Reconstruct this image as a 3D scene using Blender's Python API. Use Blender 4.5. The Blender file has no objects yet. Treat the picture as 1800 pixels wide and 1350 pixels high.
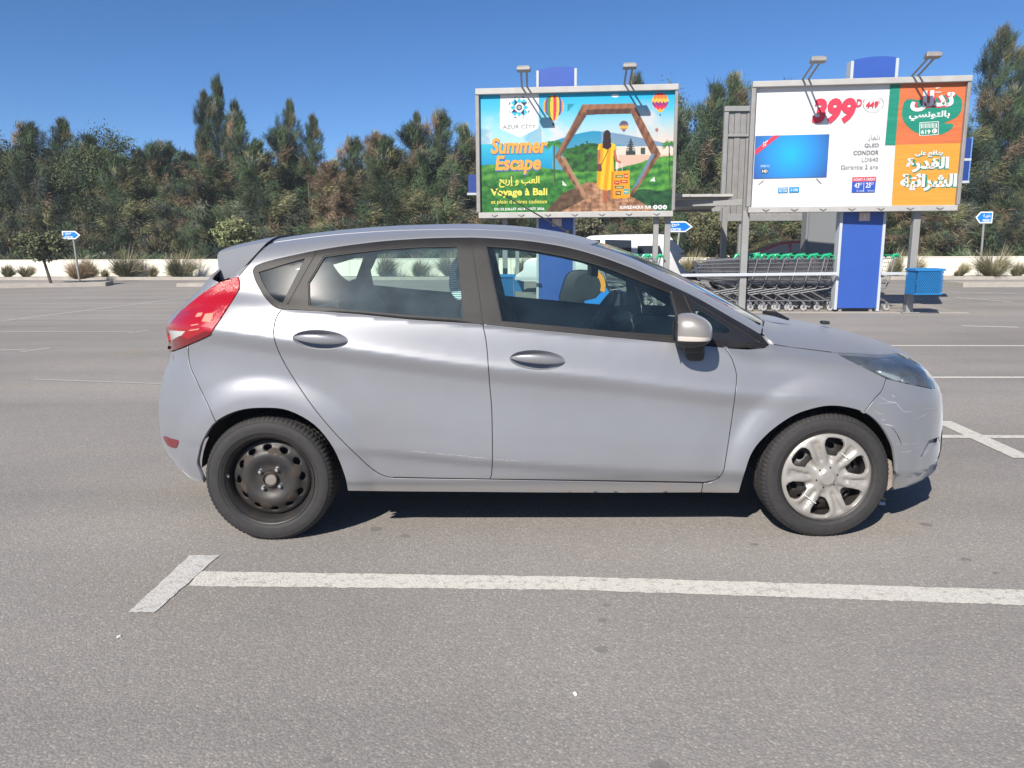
import bpy, bmesh, math, random
import numpy as np
from mathutils import Vector, Matrix
from mathutils.geometry import delaunay_2d_cdt

# ------------------------------------------------------------------ camera, sky, sun, exposure
scene = bpy.context.scene
CAM_H, PITCH, ROLL = 1.327, math.radians(10.5), math.radians(0.35)
FPX = 1352.0                                   # focal length for an 1800 px wide frame
cam_d = bpy.data.cameras.new('camera'); cam = bpy.data.objects.new('camera', cam_d)
scene.collection.objects.link(cam); scene.camera = cam
cam_d.sensor_width = 36.0; cam_d.lens = 36.0 * FPX / 1800.0
cam_d.clip_start = 0.05; cam_d.clip_end = 3000
FW = np.array([0, math.cos(PITCH), -math.sin(PITCH)])
_r = np.array([1.0, 0, 0]); _u = np.cross(_r, FW)
RT = _r * math.cos(ROLL) - _u * math.sin(ROLL); UP = _r * math.sin(ROLL) + _u * math.cos(ROLL)
CAM = np.array([0, 0, CAM_H])
cam.matrix_world = Matrix(((RT[0], UP[0], -FW[0], 0), (RT[1], UP[1], -FW[1], 0), (RT[2], UP[2], -FW[2], CAM_H), (0, 0, 0, 1)))
SUN_DIR = Vector((0.50, 1.0, -0.85)).normalized()          # the way the light travels
world = bpy.data.worlds.new('World'); scene.world = world; world.use_nodes = True
nt = world.node_tree; nt.nodes.clear()
sky = nt.nodes.new('ShaderNodeTexSky'); sky.sky_type = 'NISHITA'; sky.sun_disc = False
sky.sun_elevation = math.asin(-SUN_DIR.z); sky.sun_rotation = math.atan2(-SUN_DIR.x, -SUN_DIR.y)
sky.air_density = 0.6; sky.dust_density = 0.35; sky.ozone_density = 6.0
bg = nt.nodes.new('ShaderNodeBackground'); bg.inputs[1].default_value = 0.074
wo = nt.nodes.new('ShaderNodeOutputWorld')
hsv = nt.nodes.new('ShaderNodeHueSaturation'); hsv.inputs['Saturation'].default_value = 1.12
nt.links.new(sky.outputs[0], hsv.inputs['Color']); nt.links.new(hsv.outputs[0], bg.inputs[0]); nt.links.new(bg.outputs[0], wo.inputs[0])
sun_d = bpy.data.lights.new('sun', 'SUN'); sun_d.energy = 4.0; sun_d.angle = math.radians(0.53); sun_d.color = (1.0, 0.935, 0.835)
sun = bpy.data.objects.new('sun', sun_d); scene.collection.objects.link(sun)
sun.rotation_euler = SUN_DIR.to_track_quat('-Z', 'Y').to_euler(); sun.location = (-10, -20, 20)
scene.view_settings.view_transform = 'Standard'; scene.view_settings.look = 'None'
scene.view_settings.exposure = 0.88; scene.view_settings.gamma = 1.0

# ------------------------------------------------------------------ helpers
COL = scene.collection
rng = np.random.default_rng(7); random.seed(7)

def rays(pts):
    p = np.asarray(pts, float).reshape(-1, 2)
    d = FW[None] * FPX + RT[None] * (p[:, :1] - 900) - UP[None] * (p[:, 1:2] - 675)
    return d / np.linalg.norm(d, axis=1)[:, None]
def at(px, py, Y):
    d = rays([(px, py)])[0]; return CAM + d * (Y / d[1])
def ground(px, py, z=0.0):
    d = rays([(px, py)])[0]; return CAM + d * ((z - CAM_H) / d[2])
def proj(P):
    v = np.asarray(P, float).reshape(-1, 3) - CAM
    z = v @ FW
    return np.stack([900 + FPX * (v @ RT) / z, 675 - FPX * (v @ UP) / z], 1)

def tag(o, label=None, cat=None, group=None, kind=None):
    if label: o['label'] = label
    if cat: o['category'] = cat
    if group: o['group'] = group
    if kind: o['kind'] = kind
    return o
def empty(name, loc=(0, 0, 0), parent=None, rz=0.0):
    o = bpy.data.objects.new(name, None); COL.objects.link(o); o.location = loc; o.rotation_euler = (0, 0, rz)
    o.empty_display_size = 0.2
    if parent: o.parent = parent
    return o
def mesh_obj(name, me, mat=None, parent=None):
    o = bpy.data.objects.new(name, me); COL.objects.link(o)
    if mat is not None and len(me.materials) == 0: me.materials.append(mat)
    if parent: o.parent = parent
    return o
def raw(name, verts, faces, mat=None, parent=None, smooth=False, mats=None, fmat=None):
    me = bpy.data.meshes.new(name)
    me.from_pydata([tuple(map(float, v)) for v in verts], [], [tuple(map(int, f)) for f in faces])
    if mats:
        for m in mats: me.materials.append(m)
        if fmat is not None: me.polygons.foreach_set('material_index', np.asarray(fmat, dtype=np.int32))
    if smooth: me.polygons.foreach_set('use_smooth', np.ones(len(me.polygons), dtype=bool))
    me.update()
    return mesh_obj(name, me, mat, parent)

class MB:
    """collects simple solids and links them as one mesh"""
    def __init__(self): self.v = []; self.f = []
    def add(self, vs, fs):
        n = len(self.v); self.v += [tuple(map(float, v)) for v in vs]; self.f += [tuple(int(i) + n for i in f) for f in fs]; return self
    def box(self, c, s, rot=None):
        c = np.array(c, float); h = np.array(s, float) / 2
        P = np.array([[x, y, z] for x in (-1, 1) for y in (-1, 1) for z in (-1, 1)], float) * h
        if rot is not None: P = P @ np.array(rot.to_matrix() if hasattr(rot, 'to_matrix') else rot).T
        return self.add(P + c, [(0, 1, 3, 2), (4, 6, 7, 5), (0, 4, 5, 1), (2, 3, 7, 6), (0, 2, 6, 4), (1, 5, 7, 3)])
    def tube(self, pts, r, n=8, caps=True):
        pts = [np.array(p, float) for p in pts]
        rr = r if hasattr(r, '__len__') else [r] * len(pts)
        base = len(self.v); prev = None
        for i, p in enumerate(pts):
            t = pts[min(i + 1, len(pts) - 1)] - pts[max(i - 1, 0)]; t = t / (np.linalg.norm(t) + 1e-9)
            if prev is None:
                a = np.array([0, 0, 1.0]) if abs(t[2]) < 0.9 else np.array([1.0, 0, 0])
                u = np.cross(t, a)
            else: u = prev - t * (prev @ t)
            u = u / np.linalg.norm(u); prev = u; w = np.cross(t, u)
            for k in range(n):
                a = 2 * math.pi * k / n
                self.v.append(tuple(p + rr[i] * (math.cos(a) * u + math.sin(a) * w)))
        for i in range(len(pts) - 1):
            for k in range(n):
                a = base + i * n + k; b = base + i * n + (k + 1) % n
                self.f.append((a, b, b + n, a + n))
        if caps:
            self.f.append(tuple(base + k for k in range(n))[::-1]); m = base + (len(pts) - 1) * n
            self.f.append(tuple(m + k for k in range(n)))
        return self
    def lathe(self, prof, n=32, center=(0, 0, 0), axis='y', closed=False):
        """profile of (radius, offset along axis)"""
        base = len(self.v); K = len(prof)
        for k in range(n):
            a = 2 * math.pi * k / n; ca, sa = math.cos(a), math.sin(a)
            for r, h in prof:
                p = {'y': (r * ca, h, r * sa), 'z': (r * ca, r * sa, h), 'x': (h, r * ca, r * sa)}[axis]
                self.v.append((p[0] + center[0], p[1] + center[1], p[2] + center[2]))
        for k in range(n):
            for i in range(K if closed else K - 1):
                a = base + k * K + i; b = base + k * K + (i + 1) % K
                c = base + ((k + 1) % n) * K + (i + 1) % K; d = base + ((k + 1) % n) * K + i
                self.f.append((a, b, c, d))
        return self
    def prism(self, poly, y0, y1):
        """outline in (x, z) pushed from y0 to y1"""
        n = len(poly); base = len(self.v)
        for y in (y0, y1):
            for x, z in poly: self.v.append((x, y, z))
        self.f.append(tuple(base + i for i in range(n))); self.f.append(tuple(base + n + i for i in range(n))[::-1])
        for i in range(n):
            j = (i + 1) % n; self.f.append((base + i, base + n + i, base + n + j, base + j))
        return self
    def build(self, name, mat, parent=None, smooth=False, bevel=0.0, angle=35):
        me = bpy.data.meshes.new(name); me.from_pydata(self.v, [], self.f)
        bm = bmesh.new(); bm.from_mesh(me)
        bmesh.ops.recalc_face_normals(bm, faces=bm.faces)
        if bevel > 0:
            ed = [e for e in bm.edges if len(e.link_faces) == 2 and e.calc_face_angle(0) > 0.6]
            bmesh.ops.bevel(bm, geom=ed, offset=bevel, segments=2, affect='EDGES', profile=0.5, clamp_overlap=True)
        bm.to_mesh(me); bm.free()
        if smooth:
            me.polygons.foreach_set('use_smooth', np.ones(len(me.polygons), dtype=bool))
            try: me.set_sharp_from_angle(angle=math.radians(angle))
            except Exception: pass
        me.update()
        return mesh_obj(name, me, mat, parent)

# ------------------------------------------------------------------ materials
MATS = {}
def mat(name, col, rough=0.6, metal=0.0, coat=0.0, spec=0.5, noise=None, bump=None, emit=None):
    """noise = (scale, amount, second colour); bump = (scale, strength)"""
    if name in MATS: return MATS[name]
    m = bpy.data.materials.new(name); m.use_nodes = True; t = m.node_tree; b = t.nodes['Principled BSDF']
    b.inputs['Base Color'].default_value = (*col, 1); b.inputs['Roughness'].default_value = rough
    b.inputs['Metallic'].default_value = metal; b.inputs['Coat Weight'].default_value = coat
    b.inputs['Specular IOR Level'].default_value = spec
    g = None
    if noise or bump:
        g = t.nodes.new('ShaderNodeTexCoord')
    if noise:
        n = t.nodes.new('ShaderNodeTexNoise'); n.inputs['Scale'].default_value = noise[0]; n.inputs['Detail'].default_value = 6
        t.links.new(g.outputs['Object'], n.inputs['Vector'])
        r = t.nodes.new('ShaderNodeValToRGB'); r.color_ramp.elements[0].position = 0.5 - noise[1] / 2; r.color_ramp.elements[1].position = 0.5 + noise[1] / 2
        r.color_ramp.elements[0].color = (*col, 1); r.color_ramp.elements[1].color = (*noise[2], 1)
        t.links.new(n.outputs[0], r.inputs[0]); t.links.new(r.outputs[0], b.inputs['Base Color'])
    if bump:
        n2 = t.nodes.new('ShaderNodeTexNoise'); n2.inputs['Scale'].default_value = bump[0]; n2.inputs['Detail'].default_value = 4
        t.links.new(g.outputs['Object'], n2.inputs['Vector'])
        bp = t.nodes.new('ShaderNodeBump'); bp.inputs['Strength'].default_value = bump[1]; bp.inputs['Distance'].default_value = 0.01
        t.links.new(n2.outputs[0], bp.inputs['Height']); t.links.new(bp.outputs[0], b.inputs['Normal'])
    MATS[name] = m; return m
def glass(name, tint, refl=1.0, rough=0.02, haze=0.0, hazecol=(0.5, 0.5, 0.5)):
    if name in MATS: return MATS[name]
    m = bpy.data.materials.new(name); m.use_nodes = True; t = m.node_tree; t.nodes.clear()
    o = t.nodes.new('ShaderNodeOutputMaterial'); tr = t.nodes.new('ShaderNodeBsdfTransparent'); tr.inputs[0].default_value = (*tint, 1)
    gl = t.nodes.new('ShaderNodeBsdfGlossy'); gl.inputs['Roughness'].default_value = rough; gl.inputs['Color'].default_value = (refl, refl, refl, 1)
    fr = t.nodes.new('ShaderNodeFresnel'); fr.inputs[0].default_value = 1.5
    mx = t.nodes.new('ShaderNodeMixShader'); t.links.new(fr.outputs[0], mx.inputs[0])
    src = tr.outputs[0]
    if haze > 0:
        df = t.nodes.new('ShaderNodeBsdfDiffuse'); df.inputs[0].default_value = (*hazecol, 1)
        mh = t.nodes.new('ShaderNodeMixShader')
        tc = t.nodes.new('ShaderNodeTexCoord'); nz = t.nodes.new('ShaderNodeTexNoise'); nz.inputs['Scale'].default_value = 7; nz.inputs['Detail'].default_value = 8
        t.links.new(tc.outputs['Object'], nz.inputs['Vector'])
        mp = t.nodes.new('ShaderNodeMapRange'); mp.inputs[1].default_value = 0.3; mp.inputs[2].default_value = 0.75
        mp.inputs[3].default_value = haze * 0.4; mp.inputs[4].default_value = haze * 1.6
        t.links.new(nz.outputs[0], mp.inputs[0]); t.links.new(mp.outputs[0], mh.inputs[0])
        t.links.new(tr.outputs[0], mh.inputs[1]); t.links.new(df.outputs[0], mh.inputs[2]); src = mh.outputs[0]
    if haze > 0:
        dg = t.nodes.new('ShaderNodeBsdfGlossy'); dg.inputs['Roughness'].default_value = 0.24; md = t.nodes.new('ShaderNodeMixShader'); md.inputs[0].default_value = 0.007
        t.links.new(src, md.inputs[1]); t.links.new(dg.outputs[0], md.inputs[2]); src = md.outputs[0]
    t.links.new(src, mx.inputs[1]); t.links.new(gl.outputs[0], mx.inputs[2]); t.links.new(mx.outputs[0], o.inputs[0])
    MATS[name] = m; return m
# ------------------------------------------------------------------ THE GREY HATCHBACK : body surface
YC = 4.118                     # the car's centre line
XR, XF, HUBZ = -1.089, 1.400, 0.285
def curve(pts):
    P = np.array(sorted(pts), float); X, Yv = P[:, 0], P[:, 1]
    d = np.diff(Yv) / np.diff(X); m = np.empty(len(X)); m[0] = d[0]; m[-1] = d[-1]
    for i in range(1, len(X) - 1): m[i] = 0 if d[i - 1] * d[i] <= 0 else 2 * d[i - 1] * d[i] / (d[i - 1] + d[i])
    def f(x):
        x = np.asarray(x, float); i = np.clip(np.searchsorted(X, x) - 1, 0, len(X) - 2); h = X[i + 1] - X[i]; t = (x - X[i]) / h
        lo = t < 0; hi = t > 1; tc = np.clip(t, 0, 1)
        r = (2 * tc**3 - 3 * tc**2 + 1) * Yv[i] + (tc**3 - 2 * tc**2 + tc) * h * m[i] + (-2 * tc**3 + 3 * tc**2) * Yv[i + 1] + (tc**3 - tc**2) * h * m[i + 1]
        return r + np.where(lo, t * h * m[i], 0) + np.where(hi, (t - 1) * h * m[i + 1], 0)
    return f
def sstep(a, b, x): t = np.clip((x - a) / (b - a), 0, 1); return t * t * (3 - 2 * t)
def smax(a, b, k): h = np.maximum(k - np.abs(a - b), 0) / k; return np.maximum(a, b) + h * h * k * 0.25
def smin(a, b, k): return -smax(-a, -b, k)
belt_z = curve([(-1.7, 1.02), (-1.3, 1.06), (-0.99, 1.045), (-0.66, 1.026), (-0.15, 0.978), (0.45, 0.913), (0.95, 0.868), (1.2, 0.85), (1.46, 0.825), (1.8, 0.78), (2.1, 0.70)])
crease_z = curve([(-1.7, 1.0), (-1.26, 0.965), (-0.83, 0.905), (-0.12, 0.805), (0.39, 0.755), (0.96, 0.685), (1.4, 0.66), (2.0, 0.6)])
ridge_z = curve([(-1.7, 0.50), (-0.65, 0.443), (-0.1, 0.388), (0.98, 0.329), (1.4, 0.32), (2.1, 0.31)])
nose_x = curve([(0.10, 2.04), (0.2, 2.145), (0.28, 2.18), (0.40, 2.175), (0.52, 2.172), (0.62, 2.155), (0.72, 2.10), (0.82, 2.0), (0.95, 1.85)])
tail_x = curve([(0.10, 1.60), (0.2, 1.66), (0.30, 1.75), (0.42, 1.80), (0.58, 1.79), (0.70, 1.755), (0.85, 1.69), (0.95, 1.705), (1.05, 1.62), (1.2, 1.5)])
hood_z = curve([(-2.2, 0.95), (-1.6, 1.0), (-1.2, 1.03), (-0.9, 1.02), (0.3, 0.97), (1.0, 0.945), (1.25, 0.935), (1.5, 0.905), (1.7, 0.868), (1.85, 0.828), (1.97, 0.79), (2.06, 0.73), (2.14, 0.64), (2.2, 0.5)])
roof_z = curve([(-1.75, 1.18), (-1.5, 1.275), (-1.35, 1.315), (-1.1, 1.363), (-0.75, 1.401), (-0.5, 1.414), (-0.25, 1.418), (0.0, 1.408), (0.22, 1.380), (0.40, 1.340), (0.55, 1.296), (0.72, 1.228), (0.9, 1.143), (1.1, 1.040), (1.35, 0.905), (1.6, 0.77)])
def side_w(x, z):
    b, c, r = belt_z(x), crease_z(x), ridge_z(x)
    a = sstep(-1.75, -1.2, x) * (1 - sstep(1.02, 1.40, x))            # how strongly the crease shows
    lr = sstep(-0.85, -0.35, x) * (1 - sstep(1.0, 1.3, x))
    Z = [0 * x + 0.12, 0 * x + 0.20, 0 * x + 0.255, 0 * x + 0.285, r - 0.05, r, r + 0.09, c - 0.085, c - 0.012, c + 0.02, b - 0.004, b + 0.25]
    o = 0 * x
    Wv = [o + 0.735, o + 0.788, o + 0.806, o + 0.824, o + 0.838 - 0.004 * lr, o + 0.846 + 0.006 * lr, o + 0.848, o + 0.845 - 0.012 * a, o + 0.842 + 0.004 * a, o + 0.833 + 0.002 * a, o + 0.797, o + 0.62]
    for i in range(1, len(Z)): Z[i] = np.maximum(Z[i], Z[i - 1] + 0.008)
    Z = np.stack(Z); Wv = np.stack(Wv)
    d = np.diff(Wv, axis=0) / np.diff(Z, axis=0)
    m = np.zeros_like(Wv); m[0] = d[0]; m[-1] = d[-1]
    m[1:-1] = np.where(d[:-1] * d[1:] <= 0, 0, 2 * d[:-1] * d[1:] / (d[:-1] + d[1:] + 1e-12))
    idx = np.clip((z[None] >= Z).sum(0) - 1, 0, len(Z) - 2); n = np.arange(len(x))
    z0, z1 = Z[idx, n], Z[idx + 1, n]; h = z1 - z0; t = np.clip((z - z0) / h, 0, 1)
    w = (2 * t**3 - 3 * t**2 + 1) * Wv[idx, n] + (t**3 - 2 * t**2 + t) * h * m[idx, n] + (-2 * t**3 + 3 * t**2) * Wv[idx + 1, n] + (t**3 - t**2) * h * m[idx + 1, n]
    for hx in (XR, XF):
        rad = np.hypot(x - hx, z - HUBZ)
        w = w + 0.015 * (1 - sstep(0.375, 0.49, rad)) - 0.003 * (sstep(0.42, 0.48, rad) * (1 - sstep(0.48, 0.62, rad)))
    return w
def body_F(x, w, z):
    w = np.abs(w)
    B = side_w(x, z)
    s = np.clip((x - 1.20) / (nose_x(z) - 1.20), 0, 3); q = np.clip((-0.90 - x) / (tail_x(z) - 0.90), 0, 3)
    G = (np.sqrt((w / B)**2 + s**4 + q**4) - 1) * 0.83
    xp = x + 0.16 * w * w
    sh_ = sstep(0.80, 1.12, x)
    T = z - ((1 - sh_) * (belt_z(x) + 0.05 + 0.10 * sstep(-1.25, -1.6, x) * 0) + sh_ * (hood_z(xp) - 0.085 * (w / 0.75)**2 - 0.02 * (w / 0.75)**4))
    low = smax(G, T, 0.055)
    low = smax(low, 0.175 + 0.05 * sstep(1.75, 2.2, x) * 0 - z, 0.02)
    b = belt_z(x); e = z - b
    Bg = np.where(e > 0, 0.800 - 0.38 * e - 0.12 * np.clip(e, 0, 1)**2, 0.800 + 1.2 * e)
    Bg = Bg - 0.055 * sstep(0.2, 1.4, x) - 0.16 * np.clip((-0.7 - x) / 0.9, 0, 2)**2
    gt = z - (roof_z(x + 0.22 * w * w * sstep(0.1, 0.9, x)) - 0.036 * (w / 0.6)**2 - 0.018 * (w / 0.6)**4)
    xr = -1.665 + (np.maximum(z, 1.0) - 0.95) * 0.98 + 1.2 * np.maximum(1.0 - z, 0)
    gr = (xr + 0.22 * w * w - x) * 0.78
    gh = smax(smax(w - Bg, gt, 0.06), gr, 0.05)
    gh = smax(gh, 0.55 - z, 0.02)
    return smin(low, gh, 0.025)
def F3(P): return body_F(P[:, 0], YC - P[:, 1], P[:, 2])
def normals_at(P):
    e = 1.5e-3; g = np.empty_like(P)
    for i in range(3):
        d = np.zeros(3); d[i] = e; g[:, i] = F3(P + d) - F3(P - d)
    return g / (np.linalg.norm(g, axis=1)[:, None] + 1e-12)
def march(O, D, t0, t1, steps=150):
    """first point where each ray meets the body, or its nearest approach"""
    out = np.empty_like(O)
    for c in range(0, len(O), 4000):
        o, d = O[c:c + 4000], D[c:c + 4000]; n = len(o)
        ts = np.linspace(t0, t1, steps)
        P = o[:, None] + d[:, None] * ts[None, :, None]
        f = F3(P.reshape(-1, 3)).reshape(n, steps)
        hit = f <= 0; any_ = hit.any(1); k = np.where(any_, hit.argmax(1), f.argmin(1)); k = np.clip(k, 1, steps - 2)
        a = ts[k - 1].copy(); b = ts[k].copy(); a2 = ts[k - 1].copy(); b2 = ts[k + 1].copy()
        for _ in range(16):
            m = 0.5 * (a + b); fm = F3(o + d * m[:, None]); ins = fm <= 0
            b = np.where(ins, m, b); a = np.where(ins, a, m)
        for _ in range(22):
            m1 = a2 + (b2 - a2) / 3; m2 = b2 - (b2 - a2) / 3
            g = F3(o + d * m1[:, None]) < F3(o + d * m2[:, None])
            b2 = np.where(g, m2, b2); a2 = np.where(g, a2, m1)
        t = np.where(any_, b, 0.5 * (a2 + b2))
        out[c:c + 4000] = o + d * t[:, None]
    return out
def cast_px(pts): d = rays(pts); return march(np.repeat(CAM[None], len(d), 0), d, 2.9, 5.3, 150)
def cast_top(xw):
    xw = np.asarray(xw, float); O = np.stack([xw[:, 0], YC - xw[:, 1], 0 * xw[:, 0] + 1.65], 1)
    return march(O, np.tile([0, 0, -1.0], (len(O), 1)), 0, 1.3, 130)
def cast_end(wz, sgn):
    wz = np.asarray(wz, float); O = np.stack([0 * wz[:, 0] + sgn * 2.5, YC - wz[:, 0], wz[:, 1]], 1)
    return march(O, np.tile([-sgn * 1.0, 0, 0], (len(O), 1)), 0, 2.0, 160)
def resample(poly, step, closed=True):
    P = [np.array(p, float) for p in poly]; out = []
    n = len(P) if closed else len(P) - 1
    for i in range(n):
        a, b = P[i], P[(i + 1) % len(P)]; L = np.linalg.norm(b - a); k = max(1, int(math.ceil(L / step)))
        for j in range(k): out.append(a + (b - a) * j / k)
    if not closed: out.append(P[-1])
    return np.array(out)
def smooth_line(pts, closed=False, n=4):
    """Catmull-Rom through the traced points (sharp corners are given as repeated points)"""
    P = [np.array(p, float) for p in pts]; out = []
    N = len(P)
    for i in range(N if closed else N - 1):
        p0 = P[(i - 1) % N] if closed or i > 0 else P[0]; p1 = P[i]; p2 = P[(i + 1) % N]; p3 = P[(i + 2) % N] if closed or i + 2 < N else P[-1]
        if np.allclose(p1, p2): continue
        for j in range(n):
            t = j / n
            out.append(0.5 * ((2 * p1) + (-p0 + p2) * t + (2 * p0 - 5 * p1 + 4 * p2 - p3) * t * t + (-p0 + 3 * p1 - 3 * p2 + p3) * t**3))
    if not closed: out.append(P[-1])
    return [tuple(p) for p in out]
def area2(P): x, y = P[:, 0], P[:, 1]; return 0.5 * np.sum(x * np.roll(y, -1) - np.roll(x, -1) * y)
def inset(P, d):
    """moves a closed outline inwards by d"""
    P = np.asarray(P, float); s = 1 if area2(P) > 0 else -1
    e = np.roll(P, -1, 0) - P; e /= (np.linalg.norm(e, axis=1)[:, None] + 1e-9)
    nrm = np.stack([-e[:, 1], e[:, 0]], 1) * s; m = nrm + np.roll(nrm, 1, 0); L = np.linalg.norm(m, axis=1)[:, None]
    m = m / (L + 1e-9); c = np.clip((m * nrm).sum(1)[:, None], 0.45, 1)
    return P + m * d / c
def inside(P, poly):
    x, y = P[:, 0], P[:, 1]; r = np.zeros(len(P), bool); n = len(poly)
    for i in range(n):
        x1, y1 = poly[i]; x2, y2 = poly[(i + 1) % n]
        if y1 == y2: continue
        c = ((y1 > y) != (y2 > y)) & (x < (x2 - x1) * (y - y1) / (y2 - y1) + x1); r ^= c
    return r
def tri2d(poly, holes, step):
    """triangulated fill of an outline with holes on an even grid"""
    bps = [resample(poly, step)] + [resample(h, step) for h in holes]
    V = []; E = []
    for b in bps:
        n0 = len(V); V += list(b); E += [(n0 + i, n0 + (i + 1) % len(b)) for i in range(len(b))]
    nb = len(V)
    lo, hi = bps[0].min(0), bps[0].max(0)
    gx = np.arange(lo[0] + step / 2, hi[0], step); gy = np.arange(lo[1] + step / 2, hi[1], step)
    g = np.stack(np.meshgrid(gx, gy), -1).reshape(-1, 2)
    if len(g):
        k = inside(g, bps[0])
        for h in bps[1:]: k &= ~inside(g, h)
        g = g[k]; B = np.array(V); keep = np.ones(len(g), bool)
        for c in range(0, len(g), 1500): keep[c:c + 1500] = (np.linalg.norm(g[c:c + 1500, None] - B[None], axis=2).min(1) > step * 0.55)
        V += list(g[keep])
    r = delaunay_2d_cdt([Vector((float(a), float(b))) for a, b in V], E, [], 0, 1e-7)
    vv = np.array([[p.x, p.y] for p in r[0]]); ff = np.array([f for f in r[2] if len(f) == 3])
    cen = vv[ff].mean(1); k = inside(cen, bps[0])
    for h in bps[1:]: k &= ~inside(cen, h)
    ff = ff[k]
    a = vv[ff]; ar = (a[:, 1, 0] - a[:, 0, 0]) * (a[:, 2, 1] - a[:, 0, 1]) - (a[:, 2, 0] - a[:, 0, 0]) * (a[:, 1, 1] - a[:, 0, 1])
    return vv, ff[np.abs(ar) > 1e-9]
CACHE = {}
class Shell:
    """pieces of the body surface (world space), joined into one panel"""
    def __init__(self): self.V = []; self.N = []; self.T = []; self.n = 0
    def add(self, P, Nn, T, flange=0.0, offset=0.0):
        P = P + Nn * offset
        # make the faces look outwards
        a = P[T]; fn = np.cross(a[:, 1] - a[:, 0], a[:, 2] - a[:, 0]); flip = (fn * Nn[T].mean(1)).sum(1) < 0
        T = T.copy(); T[flip] = T[flip][:, ::-1]
        self.V.append(P); self.N.append(Nn); self.T.append(T + self.n); n0 = self.n; self.n += len(P)
        if flange:
            cnt = {}
            for t in T:
                for i in range(3):
                    e = (int(t[i]), int(t[(i + 1) % 3])); cnt[e] = 1
            be = [e for e in cnt if (e[1], e[0]) not in cnt]
            if be:
                ids = sorted({i for e in be for i in e}); mp = {v: k for k, v in enumerate(ids)}
                nb = {v: [] for v in ids}
                Pb = P[ids]; Nb = Nn[ids]
                outd = np.zeros((len(ids), 3))
                for a_, b_ in be:
                    t_ = P[b_] - P[a_]; o_ = np.cross(t_, Nn[a_]); o_ /= (np.linalg.norm(o_) + 1e-9)
                    outd[mp[a_]] += o_; outd[mp[b_]] += o_
                outd /= (np.linalg.norm(outd, axis=1)[:, None] + 1e-9)
                r = min(0.0012, flange / 3)
                ring1 = Pb + outd * r * 0.7 - Nb * r * 0.6; n1 = outd * 0.75 + Nb * 0.66
                ring2 = Pb + outd * r - Nb * flange; n2 = outd
                m = len(ids)
                self.V += [ring1, ring2]; self.N += [n1, n2]
                q = []
                for a_, b_ in be:
                    i, j = mp[a_], mp[b_]
                    A, B_, C1, D1, C2, D2 = n0 + a_, n0 + b_, self.n + i, self.n + j, self.n + m + i, self.n + m + j
                    q += [(A, C1, D1), (A, D1, B_), (C1, C2, D2), (C1, D2, D1)]
                self.T.append(np.array(q)); self.n += 2 * m
        return self
    def px(self, poly, holes=(), step=6.0, gap=1.0, flange=0.02, offset=0.0, hgap=None):
        key = repr((np.round(np.asarray(poly, float), 3).tolist(), [np.round(np.asarray(h, float), 3).tolist() for h in holes], step, gap, hgap))
        if key not in CACHE:
            p = inset(resample(poly, step), gap) if gap else poly
            hs = [inset(resample(h, step), -(gap if hgap is None else hgap)) if (gap if hgap is None else hgap) else h for h in holes]
            vv, T = tri2d(p, hs, step); P = cast_px(vv); CACHE[key] = (P, normals_at(P), T)
        P, N, T = CACHE[key]
        return self.add(P, N, T, flange, offset)
    def top(self, poly, holes=(), step=0.03, flange=0.02, offset=0.0, gap=0.0):
        p = inset(resample(poly, step), gap) if gap else poly
        vv, T = tri2d(p, list(holes), step); P = cast_top(vv); return self.add(P, normals_at(P), T, flange, offset)
    def end(self, poly, sgn, step=0.03, flange=0.0, offset=0.0, holes=()):
        vv, T = tri2d(poly, list(holes), step); P = cast_end(vv, sgn); return self.add(P, normals_at(P), T, flange, offset)
    def arrays(self): return np.concatenate(self.V), np.concatenate(self.N), np.concatenate(self.T)
    def build(self, name, mat_, parent, side=1, both=False, normals=True):
        V, N, T = self.arrays()
        Vm = V * [1, -1, 1] + [0, 2 * YC, 0]; Nm = N * [1, -1, 1]; Tm = T[:, ::-1]
        if both: V, N, T = np.concatenate([V, Vm]), np.concatenate([N, Nm]), np.concatenate([T, Tm + len(V)])
        elif side < 0: V, N, T = Vm, Nm, Tm
        me = bpy.data.meshes.new(name); me.from_pydata(V.tolist(), [], T.tolist())
        me.polygons.foreach_set('use_smooth', np.ones(len(me.polygons), dtype=bool)); me.update()
        if normals and len(me.vertices) == len(N):
            me.normals_split_custom_set_from_vertices([tuple(n / (np.linalg.norm(n) + 1e-9)) for n in N])
        return mesh_obj(name, me, mat_, parent)
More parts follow.
